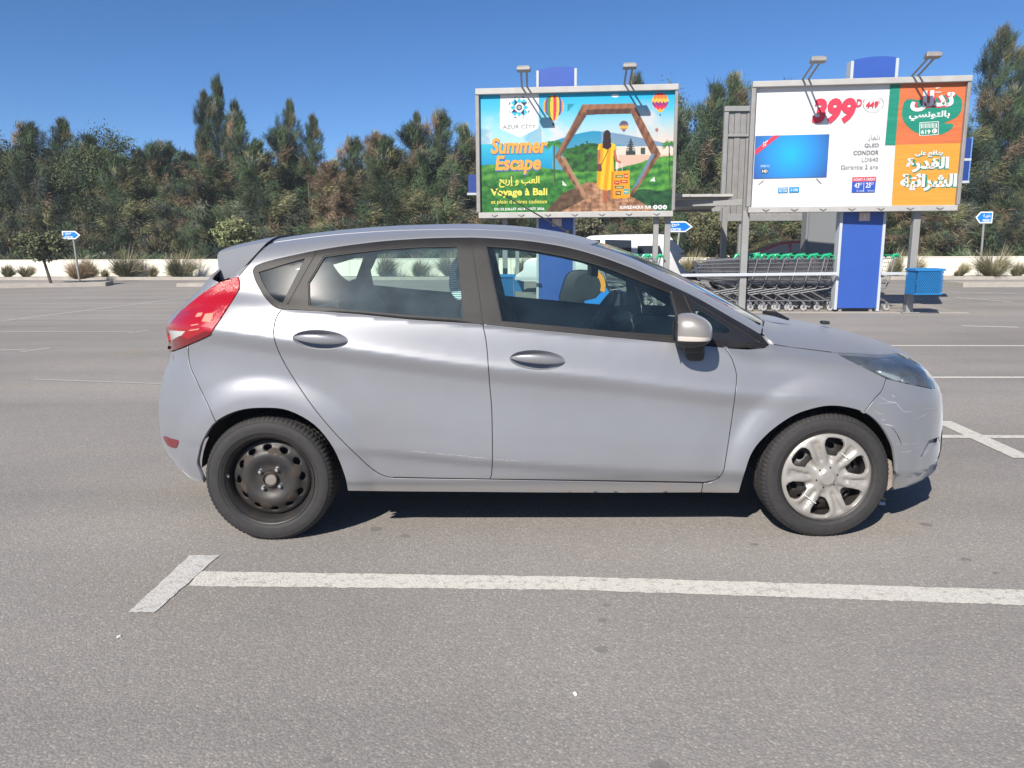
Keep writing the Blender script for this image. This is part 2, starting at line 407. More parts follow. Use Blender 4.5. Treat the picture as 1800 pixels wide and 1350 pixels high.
# ------------------------------------------------------------------ materials of the car
def paint_mat(name, col):
    m = bpy.data.materials.new(name); m.use_nodes = True; t = m.node_tree; b = t.nodes['Principled BSDF']
    b.inputs['Metallic'].default_value = 0.42; b.inputs['Roughness'].default_value = 0.40; b.inputs['Specular IOR Level'].default_value = 0.25
    b.inputs['Sheen Weight'].default_value = 0.28; b.inputs['Sheen Roughness'].default_value = 0.45; b.inputs['Sheen Tint'].default_value = (0.86, 0.92, 1.0, 1)
    b.inputs['Coat Weight'].default_value = 0.06; b.inputs['Coat Roughness'].default_value = 0.22
    tc = t.nodes.new('ShaderNodeTexCoord')
    n = t.nodes.new('ShaderNodeTexNoise'); n.inputs['Scale'].default_value = 2.2; n.inputs['Detail'].default_value = 7
    t.links.new(tc.outputs['Object'], n.inputs['Vector'])
    r = t.nodes.new('ShaderNodeValToRGB'); r.color_ramp.elements[0].position = 0.3; r.color_ramp.elements[1].position = 0.75
    r.color_ramp.elements[0].color = (*col, 1); r.color_ramp.elements[1].color = (col[0] * 0.93, col[1] * 0.925, col[2] * 0.90, 1)
    t.links.new(n.outputs[0], r.inputs[0])
    # dust thrown up on the lowest panels
    sp = t.nodes.new('ShaderNodeSeparateXYZ'); t.links.new(tc.outputs['Object'], sp.inputs[0])
    n2 = t.nodes.new('ShaderNodeTexNoise'); n2.inputs['Scale'].default_value = 14; n2.inputs['Detail'].default_value = 9
    t.links.new(tc.outputs['Object'], n2.inputs['Vector'])
    ad = t.nodes.new('ShaderNodeMath'); ad.operation = 'MULTIPLY_ADD'; ad.inputs[1].default_value = 0.22; t.links.new(n2.outputs[0], ad.inputs[0]); t.links.new(sp.outputs[2], ad.inputs[2])
    mr = t.nodes.new('ShaderNodeMapRange'); mr.inputs[1].default_value = 0.30; mr.inputs[2].default_value = 0.42; mr.inputs[3].default_value = 0.55; mr.inputs[4].default_value = 0.0
    t.links.new(ad.outputs[0], mr.inputs[0])
    mx = t.nodes.new('ShaderNodeMix'); mx.data_type = 'RGBA'; t.links.new(mr.outputs[0], mx.inputs[0]); t.links.new(r.outputs[0], mx.inputs[6]); mx.inputs[7].default_value = (0.30, 0.265, 0.225, 1)
    t.links.new(mx.outputs[2], b.inputs['Base Color'])
    rr = t.nodes.new('ShaderNodeMapRange'); rr.inputs[3].default_value = 0.36; rr.inputs[4].default_value = 0.46; t.links.new(n2.outputs[0], rr.inputs[0]); t.links.new(rr.outputs[0], b.inputs['Roughness'])
    # fine flake
    n3 = t.nodes.new('ShaderNodeTexNoise'); n3.inputs['Scale'].default_value = 900; t.links.new(tc.outputs['Object'], n3.inputs['Vector'])
    bp = t.nodes.new('ShaderNodeBump'); bp.inputs['Strength'].default_value = 0.05; bp.inputs['Distance'].default_value = 0.002
    t.links.new(n3.outputs[0], bp.inputs['Height']); t.links.new(bp.outputs[0], b.inputs['Normal'])
    return m
M_paint = paint_mat('silver_grey_paint', (0.258, 0.265, 0.290))
M_trim = mat('sun_bleached_black_trim', (0.013, 0.0125, 0.013), 0.45, spec=0.3, noise=(9, 0.5, (0.022, 0.0205, 0.020)), bump=(500, 0.15))
M_black = mat('black_plastic', (0.016, 0.017, 0.020), 0.5)
M_rubber = mat('window_rubber', (0.012, 0.012, 0.014), 0.6)
M_liner = mat('wheel_arch_felt', (0.012, 0.013, 0.016), 0.9)
M_glass = glass('green_window_glass', (0.76, 0.89, 0.84), 1.0, 0.015, haze=0.034, hazecol=(0.22, 0.36, 0.46))  # dust haze, its blue standing in for scattered sky light
M_glass_r = glass('hazy_rear_door_glass', (0.76, 0.89, 0.85), 1.0, 0.015, haze=0.085, hazecol=(0.33, 0.46, 0.52))  # stronger haze paints the sky's pale veil onto the rear panes
M_frit = mat('dark_glass_border', (0.020, 0.021, 0.024), 0.12)
M_wind = glass('windscreen_glass', (0.72, 0.82, 0.78), 1.0, 0.02)
M_rearglass = glass('dark_rear_glass', (0.10, 0.12, 0.14), 1.0, 0.02)
M_seat = mat('charcoal_seat_cloth', (0.030, 0.032, 0.038), 0.9, bump=(300, 0.2))
M_dash = mat('dark_dashboard', (0.028, 0.030, 0.034), 0.6)
M_pillar = mat('pale_pillar_lining', (0.42, 0.42, 0.39), 0.8)
M_tyre = mat('dusty_tyre_rubber', (0.017, 0.017, 0.019), 0.75, noise=(40, 0.6, (0.030, 0.028, 0.027)))
M_steel = mat('rusty_black_steel', (0.014, 0.015, 0.017), 0.5, noise=(16, 0.4, (0.034, 0.028, 0.024)))
M_rust = mat('brown_rust', (0.062, 0.043, 0.032), 0.85, noise=(50, 0.6, (0.030, 0.024, 0.020)))
M_cap = mat('silver_wheel_cover', (0.345, 0.33, 0.308), 0.36, 0.30, noise=(16, 0.4, (0.285, 0.268, 0.246)))
M_chrome = mat('bright_metal', (0.62, 0.62, 0.62), 0.28, 0.9)
M_red = mat('red_lamp_lens', (0.32, 0.004, 0.010), 0.12, coat=0.6, bump=(160, 0.35))
M_red2 = mat('dark_red_lamp', (0.14, 0.003, 0.008), 0.10, coat=1.0)
M_clear = mat('pale_lamp_lens', (0.62, 0.62, 0.62), 0.12, 0.3, coat=1.0)
M_glint = mat('painted_lamp_glint', (0.62, 0.24, 0.17), 0.2, coat=1.0)
M_lens = glass('cloudy_headlamp_lens', (0.74, 0.79, 0.82), 1.0, 0.06, haze=0.13, hazecol=(0.52, 0.56, 0.58))
M_house = mat('headlamp_housing', (0.15, 0.17, 0.20), 0.35, 0.2)
M_refl = mat('headlamp_reflector', (0.62, 0.66, 0.70), 0.3, 0.3)
M_scuff = mat('pale_scuff', (0.42, 0.42, 0.43), 0.7)
M_dirt = mat('dusty_splash_guard', (0.30, 0.255, 0.215), 0.95, noise=(22, 0.6, (0.20, 0.17, 0.145)))
M_stripe = None

car = empty('parked_car', (0.155, YC, 0))
tag(car, 'silver grey five-door hatchback parked side-on across the asphalt bays', 'car')
CARINV = Matrix.Translation((-0.155, -YC, 0))
CAR_PARTS = []
def part(o, parent=None):
    """children of the car: shift the data so that the part sits in its parent's space"""
    par = parent or car
    base = par.matrix_world.translation if par is not car else Vector((0.155, YC, 0))
    return o
def reparent(o, par):
    o.parent = par; o.matrix_parent_inverse = Matrix.Identity(4)
def fin(sh, name, m, par=None, side=1, both=False):
    if both: fin(sh, name, m, par, -1)
    o = sh.build(name, m, None, side)
    o.data.transform(CARINV)
    o.parent = par or car
    return o
def fin_mb(mb, name, m, par=None, **k):
    o = mb.build(name, m, None, **k); o.data.transform(CARINV); o.parent = par or car; return o

# ---- traced outlines (pixels of the 1800 x 1350 photograph)
DLO_TOP = smooth_line([(445, 478), (446.5, 472), (451, 467.3), (463, 462), (485.5, 455.5), (513.3, 449), (558, 439.5), (597, 433), (630, 428.5), (673, 423.5), (720, 420), (766, 417.7), (829, 417), (873, 418.7), (926.7, 422.9), (980, 431), (1020, 440), (1060, 452), (1100, 466.5), (1131, 479), (1186.7, 504.4), (1233, 527), (1282, 555), (1337, 587), (1361, 604.5)])
BELT = [(1361, 604.5), (1353, 609.5), (1343, 612), (1319, 613.7), (1282, 611.3), (1255, 608.8), (1180, 601.5), (1080, 593), (960, 581.5), (849, 570), (719, 561), (630, 552), (560, 547), (497, 543)]
DLO_LOW = smooth_line([(497, 543), (488, 541.5), (476.7, 533.5), (463.3, 518), (450, 494.4), (445, 478)])
GAP_RD = smooth_line([(496, 543), (488, 554), (483, 568), (481.5, 591.5), (491.6, 622), (514, 662), (552, 717.5), (592, 765), (630, 802.5), (655, 825), (675, 836.5), (693, 840)])
GAP_BB = smooth_line([(828, 417.2), (835, 465), (842, 513), (849, 570), (855.5, 606.7), (861, 679), (864.5, 721.7), (865.7, 795.6), (864.5, 830), (861.5, 842.3)])
GAP_FD = smooth_line([(1274.6, 610.8), (1286, 629), (1293.5, 652), (1295, 668), (1291, 705), (1284, 755), (1275, 811), (1271, 830), (1261, 842), (1245, 847), (1236, 848)])
ARCH_R = smooth_line([(360, 850), (347.5, 820), (349, 800), (357.5, 772.5), (380, 741), (420, 722), (465, 717.5), (507.5, 722.5), (552.5, 747.5), (585, 787.5), (605, 835), (611, 863.5)])
ARCH_F = smooth_line([(1299, 867), (1309, 833), (1324, 793), (1353, 760), (1391, 733), (1424.4, 720), (1457.8, 713.8), (1491, 716.7), (1524.4, 727.8), (1551, 751), (1569, 782), (1574.4, 806.7), (1575.6, 826.7), (1571, 861)])
SEAM_RB = smooth_line([(330.5, 607.5), (333, 640), (345.5, 669.6), (360, 700), (379, 741.5)])
SEAM_FB = smooth_line([(1558, 664.5), (1550.5, 686), (1538, 700), (1519, 725.5)])
def cut(line, a, b):
    """stretch of a polyline between the points nearest to a and b, in that order"""
    L = np.array(line); i = np.argmin(np.hypot(*(L - a).T)); j = np.argmin(np.hypot(*(L - b).T))
    return [tuple(p) for p in (L[i:j + 1] if i <= j else L[j:i + 1][::-1])]
def pts3_top(xw): return cast_top(np.array(xw))
seam_xw = [(x, 0.487) for x in np.linspace(-1.118, 0.37, 24)]
wind_xw = [(x, w) for x, w in zip(np.linspace(0.37, 1.165, 18), np.interp(np.linspace(0.37, 1.165, 18), [0.37, 0.7, 0.95, 1.165], [0.487, 0.468, 0.475, 0.52]))]
ROOF_PX = [tuple(p) for p in proj(cast_top(np.array(seam_xw)))]
WIND_PX = [tuple(p) for p in proj(cast_top(np.array(wind_xw)))]
TL = [(419, 486), (421.5, 497), (421, 508), (407, 531), (388, 560), (368, 590), (330.5, 607), (298, 619), (297.7, 601.6), (292, 577.7), (320, 545), (358, 514.7), (388, 496)]
# ---- body side with roof rail, sill and quarter panel
side_poly = ROOF_PX + WIND_PX[1:] + [(1343, 560), (1338.5, 586)] + cut(DLO_TOP, (1336, 586.5), (445, 478)) + DLO_LOW[::-1][1:] + GAP_RD[1:] + [(760, 841.3), (861.5, 843), (1050, 846), (1236, 849.5), (1233, 866.5), (1100, 867), (960, 866.6), (820, 865.5), (700, 864.6)] + cut(ARCH_R, (611, 863.5), (380, 741)) + SEAM_RB[::-1] + [(368, 590), (388, 560), (407, 531), (421, 508), (421.5, 497), (419, 486), (437, 465), (456, 443)]
for s in (1, -1):
    fin(Shell().px(side_poly, gap=1.15), 'body_side', M_paint, side=s)
# ---- doors, each with its skin, frame, glass and handle
RG = [(569, 449.5), (597, 445), (620, 442.2), (673, 435.8), (740, 431.6), (804, 430.3), (805, 431), (811, 495), (817.3, 562), (718.7, 555.5), (620, 547), (542, 538), (541, 496), (550, 482)]
FG = [(853, 430), (900, 433), (940, 438), (993, 448), (1030, 457), (1075.6, 471), (1131, 493), (1170, 508), (1181, 513), (1184, 525), (1190, 552), (1196, 592), (1080, 584), (960, 573), (881, 566), (866, 495)]
RF = [(508, 533.5), (533, 488), (559.5, 440)] + cut(DLO_TOP, (562, 439), (827.5, 417.2)) + cut(GAP_BB, (828.5, 420), (849, 570)) + [(719, 561), (630, 552), (560, 547), (497, 543), (500, 536)]
FFr = [(829.5, 417.2)] + cut(DLO_TOP, (832, 417), (1195, 508)) + [(1205, 528), (1222, 570), (1236, 606.8), (1180, 601.5), (1080, 593), (960, 581.5), (849, 570)] + cut(GAP_BB, (849, 570), (828.5, 420))
QF = [(445, 478)] + cut(DLO_TOP, (446.5, 472), (557.5, 439.6)) + [(532, 486), (506.5, 533), (497, 543)] + DLO_LOW[1:-1]
QG = smooth_line([(454, 478), (454, 478), (480, 470.5), (510, 461), (536.5, 453.5), (536.5, 453.5), (522, 482), (497, 531.5), (497, 531.5), (490, 530), (476.7, 520), (463, 500)], closed=True, n=3)
FQ = [(1197, 509.3)] + cut(DLO_TOP, (1200, 510), (1333, 584.5)) + [(1350, 603), (1343, 610.5), (1319, 612.5), (1282, 611.0)] + [(1255, 608.8), (1237.5, 607), (1223.5, 570), (1207, 528)]
FQG = [(1209, 524), (1233, 537), (1282, 567), (1325, 594), (1337, 602), (1300, 601.5), (1249, 598), (1237, 597), (1222, 560)]
FQclear = smooth_line([(1223, 541.6), (1245, 553), (1268, 566), (1281, 575), (1284, 581), (1279, 584.5), (1262, 584), (1235, 582), (1228, 562)], closed=True, n=3)
rear_skin = [(497.5, 543.5)] + BELT[::-1][1:5] + cut(GAP_BB, (849, 570), (861.5, 842.3)) + [(760, 840.5), (693, 839)] + GAP_RD[::-1][1:]
front_skin = cut(GAP_BB, (849, 570), (861.5, 842.3)) + [(1050, 845), (1180, 847)] + GAP_FD[::-1] + BELT[4:10][:-1]
def ell(cx, cy, rx, ry, n=28, rot=0.0): return [(cx + rx * math.cos(a) * math.cos(rot) - ry * math.sin(a) * math.sin(rot), cy + rx * math.cos(a) * math.sin(rot) + ry * math.sin(a) * math.cos(rot)) for a in np.linspace(0, 2 * math.pi, n, endpoint=False)]
def handle(par, cx, cy, side):
    """cupped recess with a bar across it"""
    out = ell(cx, cy, 49, 17, 30, 0.06); P0 = cast_px(out); N0 = normals_at(P0)
    nrm = N0.mean(0); nrm /= np.linalg.norm(nrm); rings = [P0]; c = P0.mean(0); nn = [N0]
    for k, (sc, dp) in enumerate([(0.93, 0.008), (0.80, 0.019), (0.55, 0.027), (0.25, 0.030)]):
        rings.append(c + (P0 - c) * [sc, 1, sc] - nrm * dp)
    V = np.concatenate(rings + [(c - nrm * 0.031)[None]]); n = len(out); T = []
    for r in range(len(rings) - 1):
        for i in range(n): j = (i + 1) % n; T += [(r * n + i, r * n + j, (r + 1) * n + j), (r * n + i, (r + 1) * n + j, (r + 1) * n + i)]
    for i in range(n): T.append(((len(rings) - 1) * n + i, (len(rings) - 1) * n + (i + 1) % n, len(V) - 1))
    # bar
    a, b = cast_px([(cx - 47, cy - 3.5)])[0], cast_px([(cx + 48, cy + 3.5)])[0]
    K, Mv = 16, 12; VB = []; TB = []
    for i in range(K + 1):
        t = i / K; p = a + (b - a) * t + nrm * (0.001 + 0.023 * math.sin(math.pi * t)**0.6); rad = 0.0205 * max(0.02, math.sin(math.pi * t))**0.55
        for k in range(Mv):
            q = 2 * math.pi * k / Mv; VB.append(p + np.array([0, 0, 1]) * rad * math.sin(q) + nrm * 0.0085 * math.cos(q) * (0.3 + 0.7 * math.sin(math.pi * t)))
    for i in range(K):
        for k in range(Mv): TB.append((i * Mv + k, i * Mv + (k + 1) % Mv, (i + 1) * Mv + (k + 1) % Mv, (i + 1) * Mv + k))
    for nm, VV, FF in (('handle_recess', V, T), ('door_handle', np.array(VB), TB)):
        VV = np.array(VV)
        if side < 0: VV = VV * [1, -1, 1] + [0, 2 * YC, 0]
        me = bpy.data.meshes.new(nm); me.from_pydata(VV.tolist(), [], [tuple(f) for f in FF])
        bm = bmesh.new(); bm.from_mesh(me); bmesh.ops.recalc_face_normals(bm, faces=bm.faces)
        bm.to_mesh(me); bm.free()
        me.polygons.foreach_set('use_smooth', np.ones(len(me.polygons), dtype=bool)); me.transform(CARINV); mesh_obj(nm, me, M_paint, par)
hole_r, hole_f = ell(563, 597, 49, 17, 30, 0.06), ell(945, 633, 49, 17.5, 30, 0.06)
for s in (1, -1):
    d = fin(Shell().px(rear_skin, holes=[hole_r], gap=1.15, hgap=0.01), 'door', M_paint, side=s)
    fin(Shell().px(RF, holes=[RG], gap=0.6, hgap=0, flange=0.03), 'window_frame', M_trim, d, s)
    fin(Shell().px(RG, gap=-0.5, flange=0.003, offset=-0.009, step=9), 'window_glass', M_glass_r, d, s)
    fin(Shell().px(inset(resample(RG, 6), -0.2), holes=[inset(resample(RG, 6), 2.0)], gap=0, flange=0.004, offset=-0.003, step=5), 'window_seal', M_rubber, d, s)
    handle(d, 563, 597, s)
    d = fin(Shell().px(front_skin, holes=[hole_f], gap=1.15, hgap=0.01), 'door', M_paint, side=s)
    fin(Shell().px(FFr, holes=[FG], gap=0.6, hgap=0, flange=0.03), 'window_frame', M_trim, d, s)
    fin(Shell().px(FG, gap=-0.5, flange=0.003, offset=-0.009, step=9), 'window_glass', M_glass, d, s)
    fin(Shell().px(inset(resample(FG, 6), -0.2), holes=[inset(resample(FG, 6), 2.0)], gap=0, flange=0.004, offset=-0.003, step=5), 'window_seal', M_rubber, d, s)
    handle(d, 945, 633, s)
    q = fin(Shell().px(QF, holes=[QG], gap=0.5, hgap=0, flange=0.03), 'quarter_window_frame', M_trim, side=s)
    fin(Shell().px(QG, gap=-0.4, flange=0.003, offset=-0.006), 'quarter_glass', M_glass, q, s)
    q = fin(Shell().px(FQ, holes=[FQG], gap=0.5, hgap=0, flange=0.03), 'front_quarter_frame', M_trim, side=s)
    fin(Shell().px(FQG, holes=[FQclear], gap=-0.3, hgap=0, flange=0.003, offset=-0.004), 'glass_border', M_frit, q, s)
    fin(Shell().px(FQclear, gap=0, flange=0.0, offset=-0.005), 'quarter_glass', M_glass, q, s)
# ---- wings, lamps, bumpers
fender = [(1352, 604.5), (1361, 605.3), (1380, 608), (1420, 613.3), (1463, 618.8), (1472, 622), (1515, 644), (1558, 664.5)] + SEAM_FB[1:] + cut(ARCH_F, (1519, 725), (1299, 867)) + [(1265, 867), (1233, 866.5), (1236, 849.5), (1248, 848)] + cut(GAP_FD, (1261, 842), (1274.6, 610.8)) + [(1282, 611.5), (1319, 614), (1343, 612.2)]
HL = smooth_line([(1465, 618.3), (1465, 618.3), (1509, 620), (1545.6, 623.4), (1564, 621.6), (1580, 620), (1580, 620), (1606.7, 632), (1631, 651.5), (1640, 664), (1646, 684), (1646, 684), (1594.5, 673), (1558, 664), (1515, 643.6), (1472, 621.6)], closed=True, n=3)
sil_f = [(1646, 684.6), (1655.6, 690), (1658, 714), (1658.6, 744), (1657, 753), (1653, 780), (1649, 804), (1649, 817), (1645, 827), (1638, 835), (1613, 847), (1586.7, 857), (1571, 862)]
fbump = [(1558, 665), (1594.5, 674)] + sil_f + cut(ARCH_F, (1572, 855), (1519, 725)) + SEAM_FB[::-1][:-1]
fog = [(1616, 806), (1622, 796), (1628, 783), (1633, 774), (1650, 768), (1652.5, 776), (1644, 783), (1634, 792), (1626, 802)]
sil_r = [(298, 619.5), (297, 640), (288, 672), (281.5, 700), (279.5, 720), (280, 745), (285, 768), (295, 797), (312, 822), (335, 839), (358, 850)]
rbump = [(330.5, 608)] + sil_r + cut(ARCH_R, (360, 850), (380, 741)) + SEAM_RB[::-1][:-1]
def sil3(pts): P = cast_px(resample(pts, 8, False)); return [(YC - p[1], p[2]) for p in P], P
hood_near = [(p[0], YC - p[1]) for p in cast_px([(1345, 590), (1361, 604), (1380, 607.3), (1420, 612.5), (1463, 618), (1509, 619.2), (1545.6, 622.5), (1564, 620.8), (1579, 619)])]
for s in (1, -1):
    fin(Shell().px(fender, gap=1.15), 'front_wing', M_paint, side=s)
    hl = fin(Shell().px(HL, gap=0.8, flange=0.004, offset=-0.002), 'headlight', M_lens, side=s)
    fin(Shell().px(HL, gap=0.4, flange=0.0, offset=-0.045), 'lamp_housing', M_house, hl, s)
    r1 = smooth_line([(1530, 632), (1552, 626), (1572, 628), (1578, 643), (1588, 664), (1570, 657), (1548, 646)], closed=True, n=3)
    r2 = smooth_line([(1590, 662), (1601, 656), (1613, 658), (1618, 673), (1604, 671)], closed=True, n=3)
    r3 = [(1579, 640), (1584, 645), (1587, 658), (1580, 650)]
    for r_ in (r1, r2, r3): fin(Shell().px(r_, gap=0, flange=0.012, offset=-0.016), 'reflector', M_refl, hl, s)
    tl = fin(Shell().px(TL, holes=[[(296, 580), (327, 582), (318, 592), (301, 600), (299, 600)]], gap=0.7, hgap=0, flange=0.02, offset=0.004), 'taillight', M_red, side=s)
    fin(Shell().px([(296, 580), (327, 582), (318, 592), (301, 600), (299, 600)], gap=0, flange=0.003, offset=0.003), 'reversing_lens', M_clear, tl, s)
    for pl in ([(318, 590), (330, 596), (362, 582), (372, 585), (366, 589.5), (330.5, 605.5), (300, 617), (300, 603)],):
        fin(Shell().px(smooth_line(pl, True, 2), gap=0, flange=0.002, offset=0.0065), 'dark_lamp_segment', M_red2, tl, s)
    for pl in ([(356, 566), (362, 553), (377, 551), (371, 566)], [(345, 558), (349, 551.5), (358, 551), (354, 557)], [(337, 572), (350, 570), (349, 571.5), (338, 573.5)], [(334, 580), (352, 577.5), (350, 579.5), (335, 581.5)]):
        fin(Shell().px(pl, gap=0, flange=0.002, offset=0.0065, step=3), 'painted_glint', M_glint, tl, s)  # sun glints on the lens, set in as pale coloured pieces
fb = Shell().px(fbump, holes=[fog], gap=1.15, hgap=0)
wz, P3 = sil3([(x - 6, y + 2 if y < 700 else y) for x, y in [(1582, 619), (1606.7, 632), (1631, 651.5), (1640, 664), (1646, 684.6)] + sil_f[1:]])
front_poly = wz + [(-w, z) for w, z in wz[::-1]]
fb.end(front_poly, 1, step=0.05, offset=-0.002)
V0, N0, T0 = fb.arrays()
fbo = fin(fb, 'front_bumper', M_paint)
far = Shell().px(fbump, holes=[fog], gap=1.15, hgap=0); fin(far, 'front_bumper', M_paint, side=-1)
for s in (1, -1): fin(Shell().px(fog, gap=-2.0, flange=0.0, offset=-0.014), 'fog_recess', M_paint, fbo, s)
g = Shell(); g.end([(0.5, 0.24), (0.55, 0.42), (-0.55, 0.42), (-0.5, 0.24)], 1, 0.05, 0.01, 0.004); fin(g, 'lower_grille', M_black, fbo)
rb = Shell().px(rbump, gap=1.15); wz, P3 = sil3([(x + 6, y) for x, y in sil_r]); rb.end(wz + [(-w, z) for w, z in wz[::-1]], -1, step=0.05, offset=-0.002); rbo = fin(rb, 'rear_bumper', M_paint)
fin(Shell().px(rbump, gap=1.15), 'rear_bumper', M_paint, side=-1)
for s in (1, -1): fin(Shell().px(smooth_line([(287.5, 766.5), (300, 771), (314, 774.5), (312, 783), (309, 787), (296, 782.5)], True, 2), gap=0, flange=0.004, offset=0.004, step=4), 'rear_reflector', M_red2, rbo, s)
# ---- bonnet, windscreen, roof, tailgate
front_edge = [(1.93, 0.45), (2.0, 0.28), (2.03, 0.1), (2.03, -0.1), (2.0, -0.28), (1.93, -0.45)]
hn = [(1.172, 0.525)] + hood_near
hood_poly = hn + front_edge + [(x, -w) for x, w in hn[::-1]] + [(1.235, -0.42), (1.265, -0.15), (1.265, 0.15), (1.235, 0.42)]
bon = fin(Shell().top(hood_poly, gap=0.003), 'bonnet', M_paint)
for s in (1, -1): fin(Shell().px([(1344, 561), (1372, 566), (1405, 574), (1425, 612), (1380, 607), (1361, 603.5), (1340, 585)], gap=0.3, flange=0.0, offset=-0.003, step=4), 'bonnet_edge', M_paint, bon, s)
roof_poly = seam_xw + [(0.405, 0.38), (0.44, 0.2), (0.455, 0), (0.44, -0.2), (0.405, -0.38)] + [(x, -w) for x, w in seam_xw[::-1]] + [(-1.14, -0.3), (-1.15, 0), (-1.14, 0.3)]
fin(Shell().top(roof_poly, gap=0.0025), 'roof', M_paint)
ws = wind_xw
wind_poly = ws + [(1.225, 0.42), (1.255, 0.15), (1.255, -0.15), (1.225, -0.42)] + [(x, -w) for x, w in ws[::-1]] + [(0.415, -0.37), (0.45, -0.2), (0.465, 0), (0.45, 0.2), (0.415, 0.37)]
wo_ = fin(Shell().top(wind_poly, gap=0.004, flange=0.004, offset=-0.003), 'windscreen', M_wind)
tlw = [(YC - p[1], p[2]) for p in cast_px([(298, 619), (297.7, 601.6), (292, 577.7), (305, 562), (320, 545), (340, 529), (358, 514.7), (384, 496)])]
tg = tlw + [(0.50, 1.235), (-0.50, 1.235)] + [(-w, z) for w, z in tlw[::-1]]
rg = [(0.50, 0.985), (0.53, 1.06), (0.48, 1.225), (-0.48, 1.225), (-0.53, 1.06), (-0.50, 0.985)]
tgo = fin(Shell().end(tg, -1, 0.04, 0.01, holes=[rg]), 'tailgate', M_paint)
fin(Shell().end(rg, -1, 0.05, 0.003, -0.002), 'rear_window', M_rearglass, tgo)
for s in (1, -1): fin(Shell().px([(384, 470), (430, 438), (470, 430), (458, 443), (420, 485), (390, 495)], gap=-0.5, flange=0.0, offset=-0.065, step=5), 'tailgate_corner', M_paint, tgo, s)
# spoiler: the traced end outline carried across the car
sp_px = smooth_line([(381.5, 453), (383, 446), (389, 441.7), (431, 431.8), (474, 423.6), (474, 423.6), (455, 443.5), (417, 485.5), (417, 485.5), (388, 495.5), (388, 495.5), (384.6, 480.7)], True, 3)
sp = np.array([at(x, y, YC - 0.545) for x, y in sp_px]); sv = []; sf = []; n = len(sp)
WSEC = [0.552, 0.546, 0.53, 0.45, 0.3, 0.1]; WSEC = WSEC + [-w for w in WSEC[::-1]]
for w in WSEC:
    ins = max(0, abs(w) - 0.53) / 0.022; c = sp.mean(0)
    for p in sp:
        q = c + (p - c) * (1 - 0.06 * ins * ins); up = 0.032 * (1 - (w / 0.55)**2)
        sv.append((q[0] - 0.05 * (1 - (w / 0.55)**2), YC - w, q[2] + up))
for k in range(len(WSEC) - 1):
    for i in range(n): j = (i + 1) % n; sf.append((k * n + i, k * n + j, (k + 1) * n + j, (k + 1) * n + i))
sf.append(tuple(range(n))); sf.append(tuple((len(WSEC) - 1) * n + i for i in range(n))[::-1])
mb = MB(); mb.add(sv, sf); fin_mb(mb, 'roof_spoiler', M_paint, smooth=True, angle=50)
# ---- inner lining of the sides, so that one looks at cloth and plastic through the glass
lin_poly = [p for p in side_poly if not (p[0] > 1290 and p[1] < 700)]
lin = Shell().px(lin_poly, gap=-2, flange=0, offset=-0.045, step=9); fin(lin, 'side_lining', M_dash, both=True)
for poly, hl_ in ((RF, RG), (FFr, FG), (QF, QG)):
    fin(Shell().px(poly, holes=[inset(resample(hl_, 6), -1.5)], gap=0, hgap=0, flange=0, offset=-0.03, step=9), 'frame_lining', M_dash, both=True)
for poly in (rear_skin, front_skin): fin(Shell().px(poly, gap=2, flange=0.0, offset=-0.055, step=12), 'door_card', M_dash, both=True)
apil = [(1046, 462), (1075, 476), (1131, 498), (1186, 523), (1195, 545), (1150, 515), (1100, 492), (1060, 475)]
rl = Shell().top([(x, w) for x, w in roof_poly], step=0.06, flange=0, offset=-0.035); fin(rl, 'headliner', mat('grey_headliner', (0.16, 0.165, 0.17), 0.9))
ap = Shell().top([(x, w + 0.01) for x, w in wind_xw[1:16]] + [(x, w - 0.085) for x, w in wind_xw[1:16][::-1]], step=0.03, flange=0.0, offset=-0.02); fin(ap, 'pillar_lining', M_pillar, both=True)
# ---- wheels
def lathe_mesh(prof, n): m = MB(); m.lathe(prof, n); return m
def tyre(par):
    prof = [(0.196, 0.030), (0.204, 0.014), (0.210, 0.007), (0.222, 0.001), (0.2235, -0.0005), (0.225, 0.0005), (0.240, -0.002), (0.255, 0.000), (0.2655, 0.004), (0.2665, 0.0025), (0.268, 0.005), (0.277, 0.011), (0.283, 0.019), (0.2865, 0.030), (0.288, 0.046), (0.288, 0.052), (0.280, 0.0535), (0.280, 0.0595), (0.288, 0.061), (0.288, 0.090), (0.281, 0.0915), (0.281, 0.101), (0.288, 0.1025), (0.288, 0.131), (0.280, 0.1325), (0.280, 0.139), (0.288, 0.1405), (0.2865, 0.165), (0.279, 0.182), (0.255, 0.195), (0.22, 0.192), (0.196, 0.165)]
    n = 252; m = MB(); m.lathe(prof, n); K = len(prof)
    v = np.array(m.v)
    for k in range(n):
        for i in (11, 12, 13, 14, 18, 19, 22, 23, 26, 27, 28):
            if (k + (i > 17) + (i > 22)) % 3 == 0:
                a = k * K + i; r = math.hypot(v[a, 0], v[a, 2]); d = 0.0032 if i < 15 or i > 25 else 0.0028
                v[a, 0] *= (r - d) / r; v[a, 2] *= (r - d) / r
                if i in (11, 12): v[a, 1] += 0.001
    v[:, 2] = np.maximum(v[:, 2], -HUBZ + 0.002)
    m.v = [tuple(p) for p in v]
    return m.build('tyre', M_tyre, par, smooth=True, angle=22)
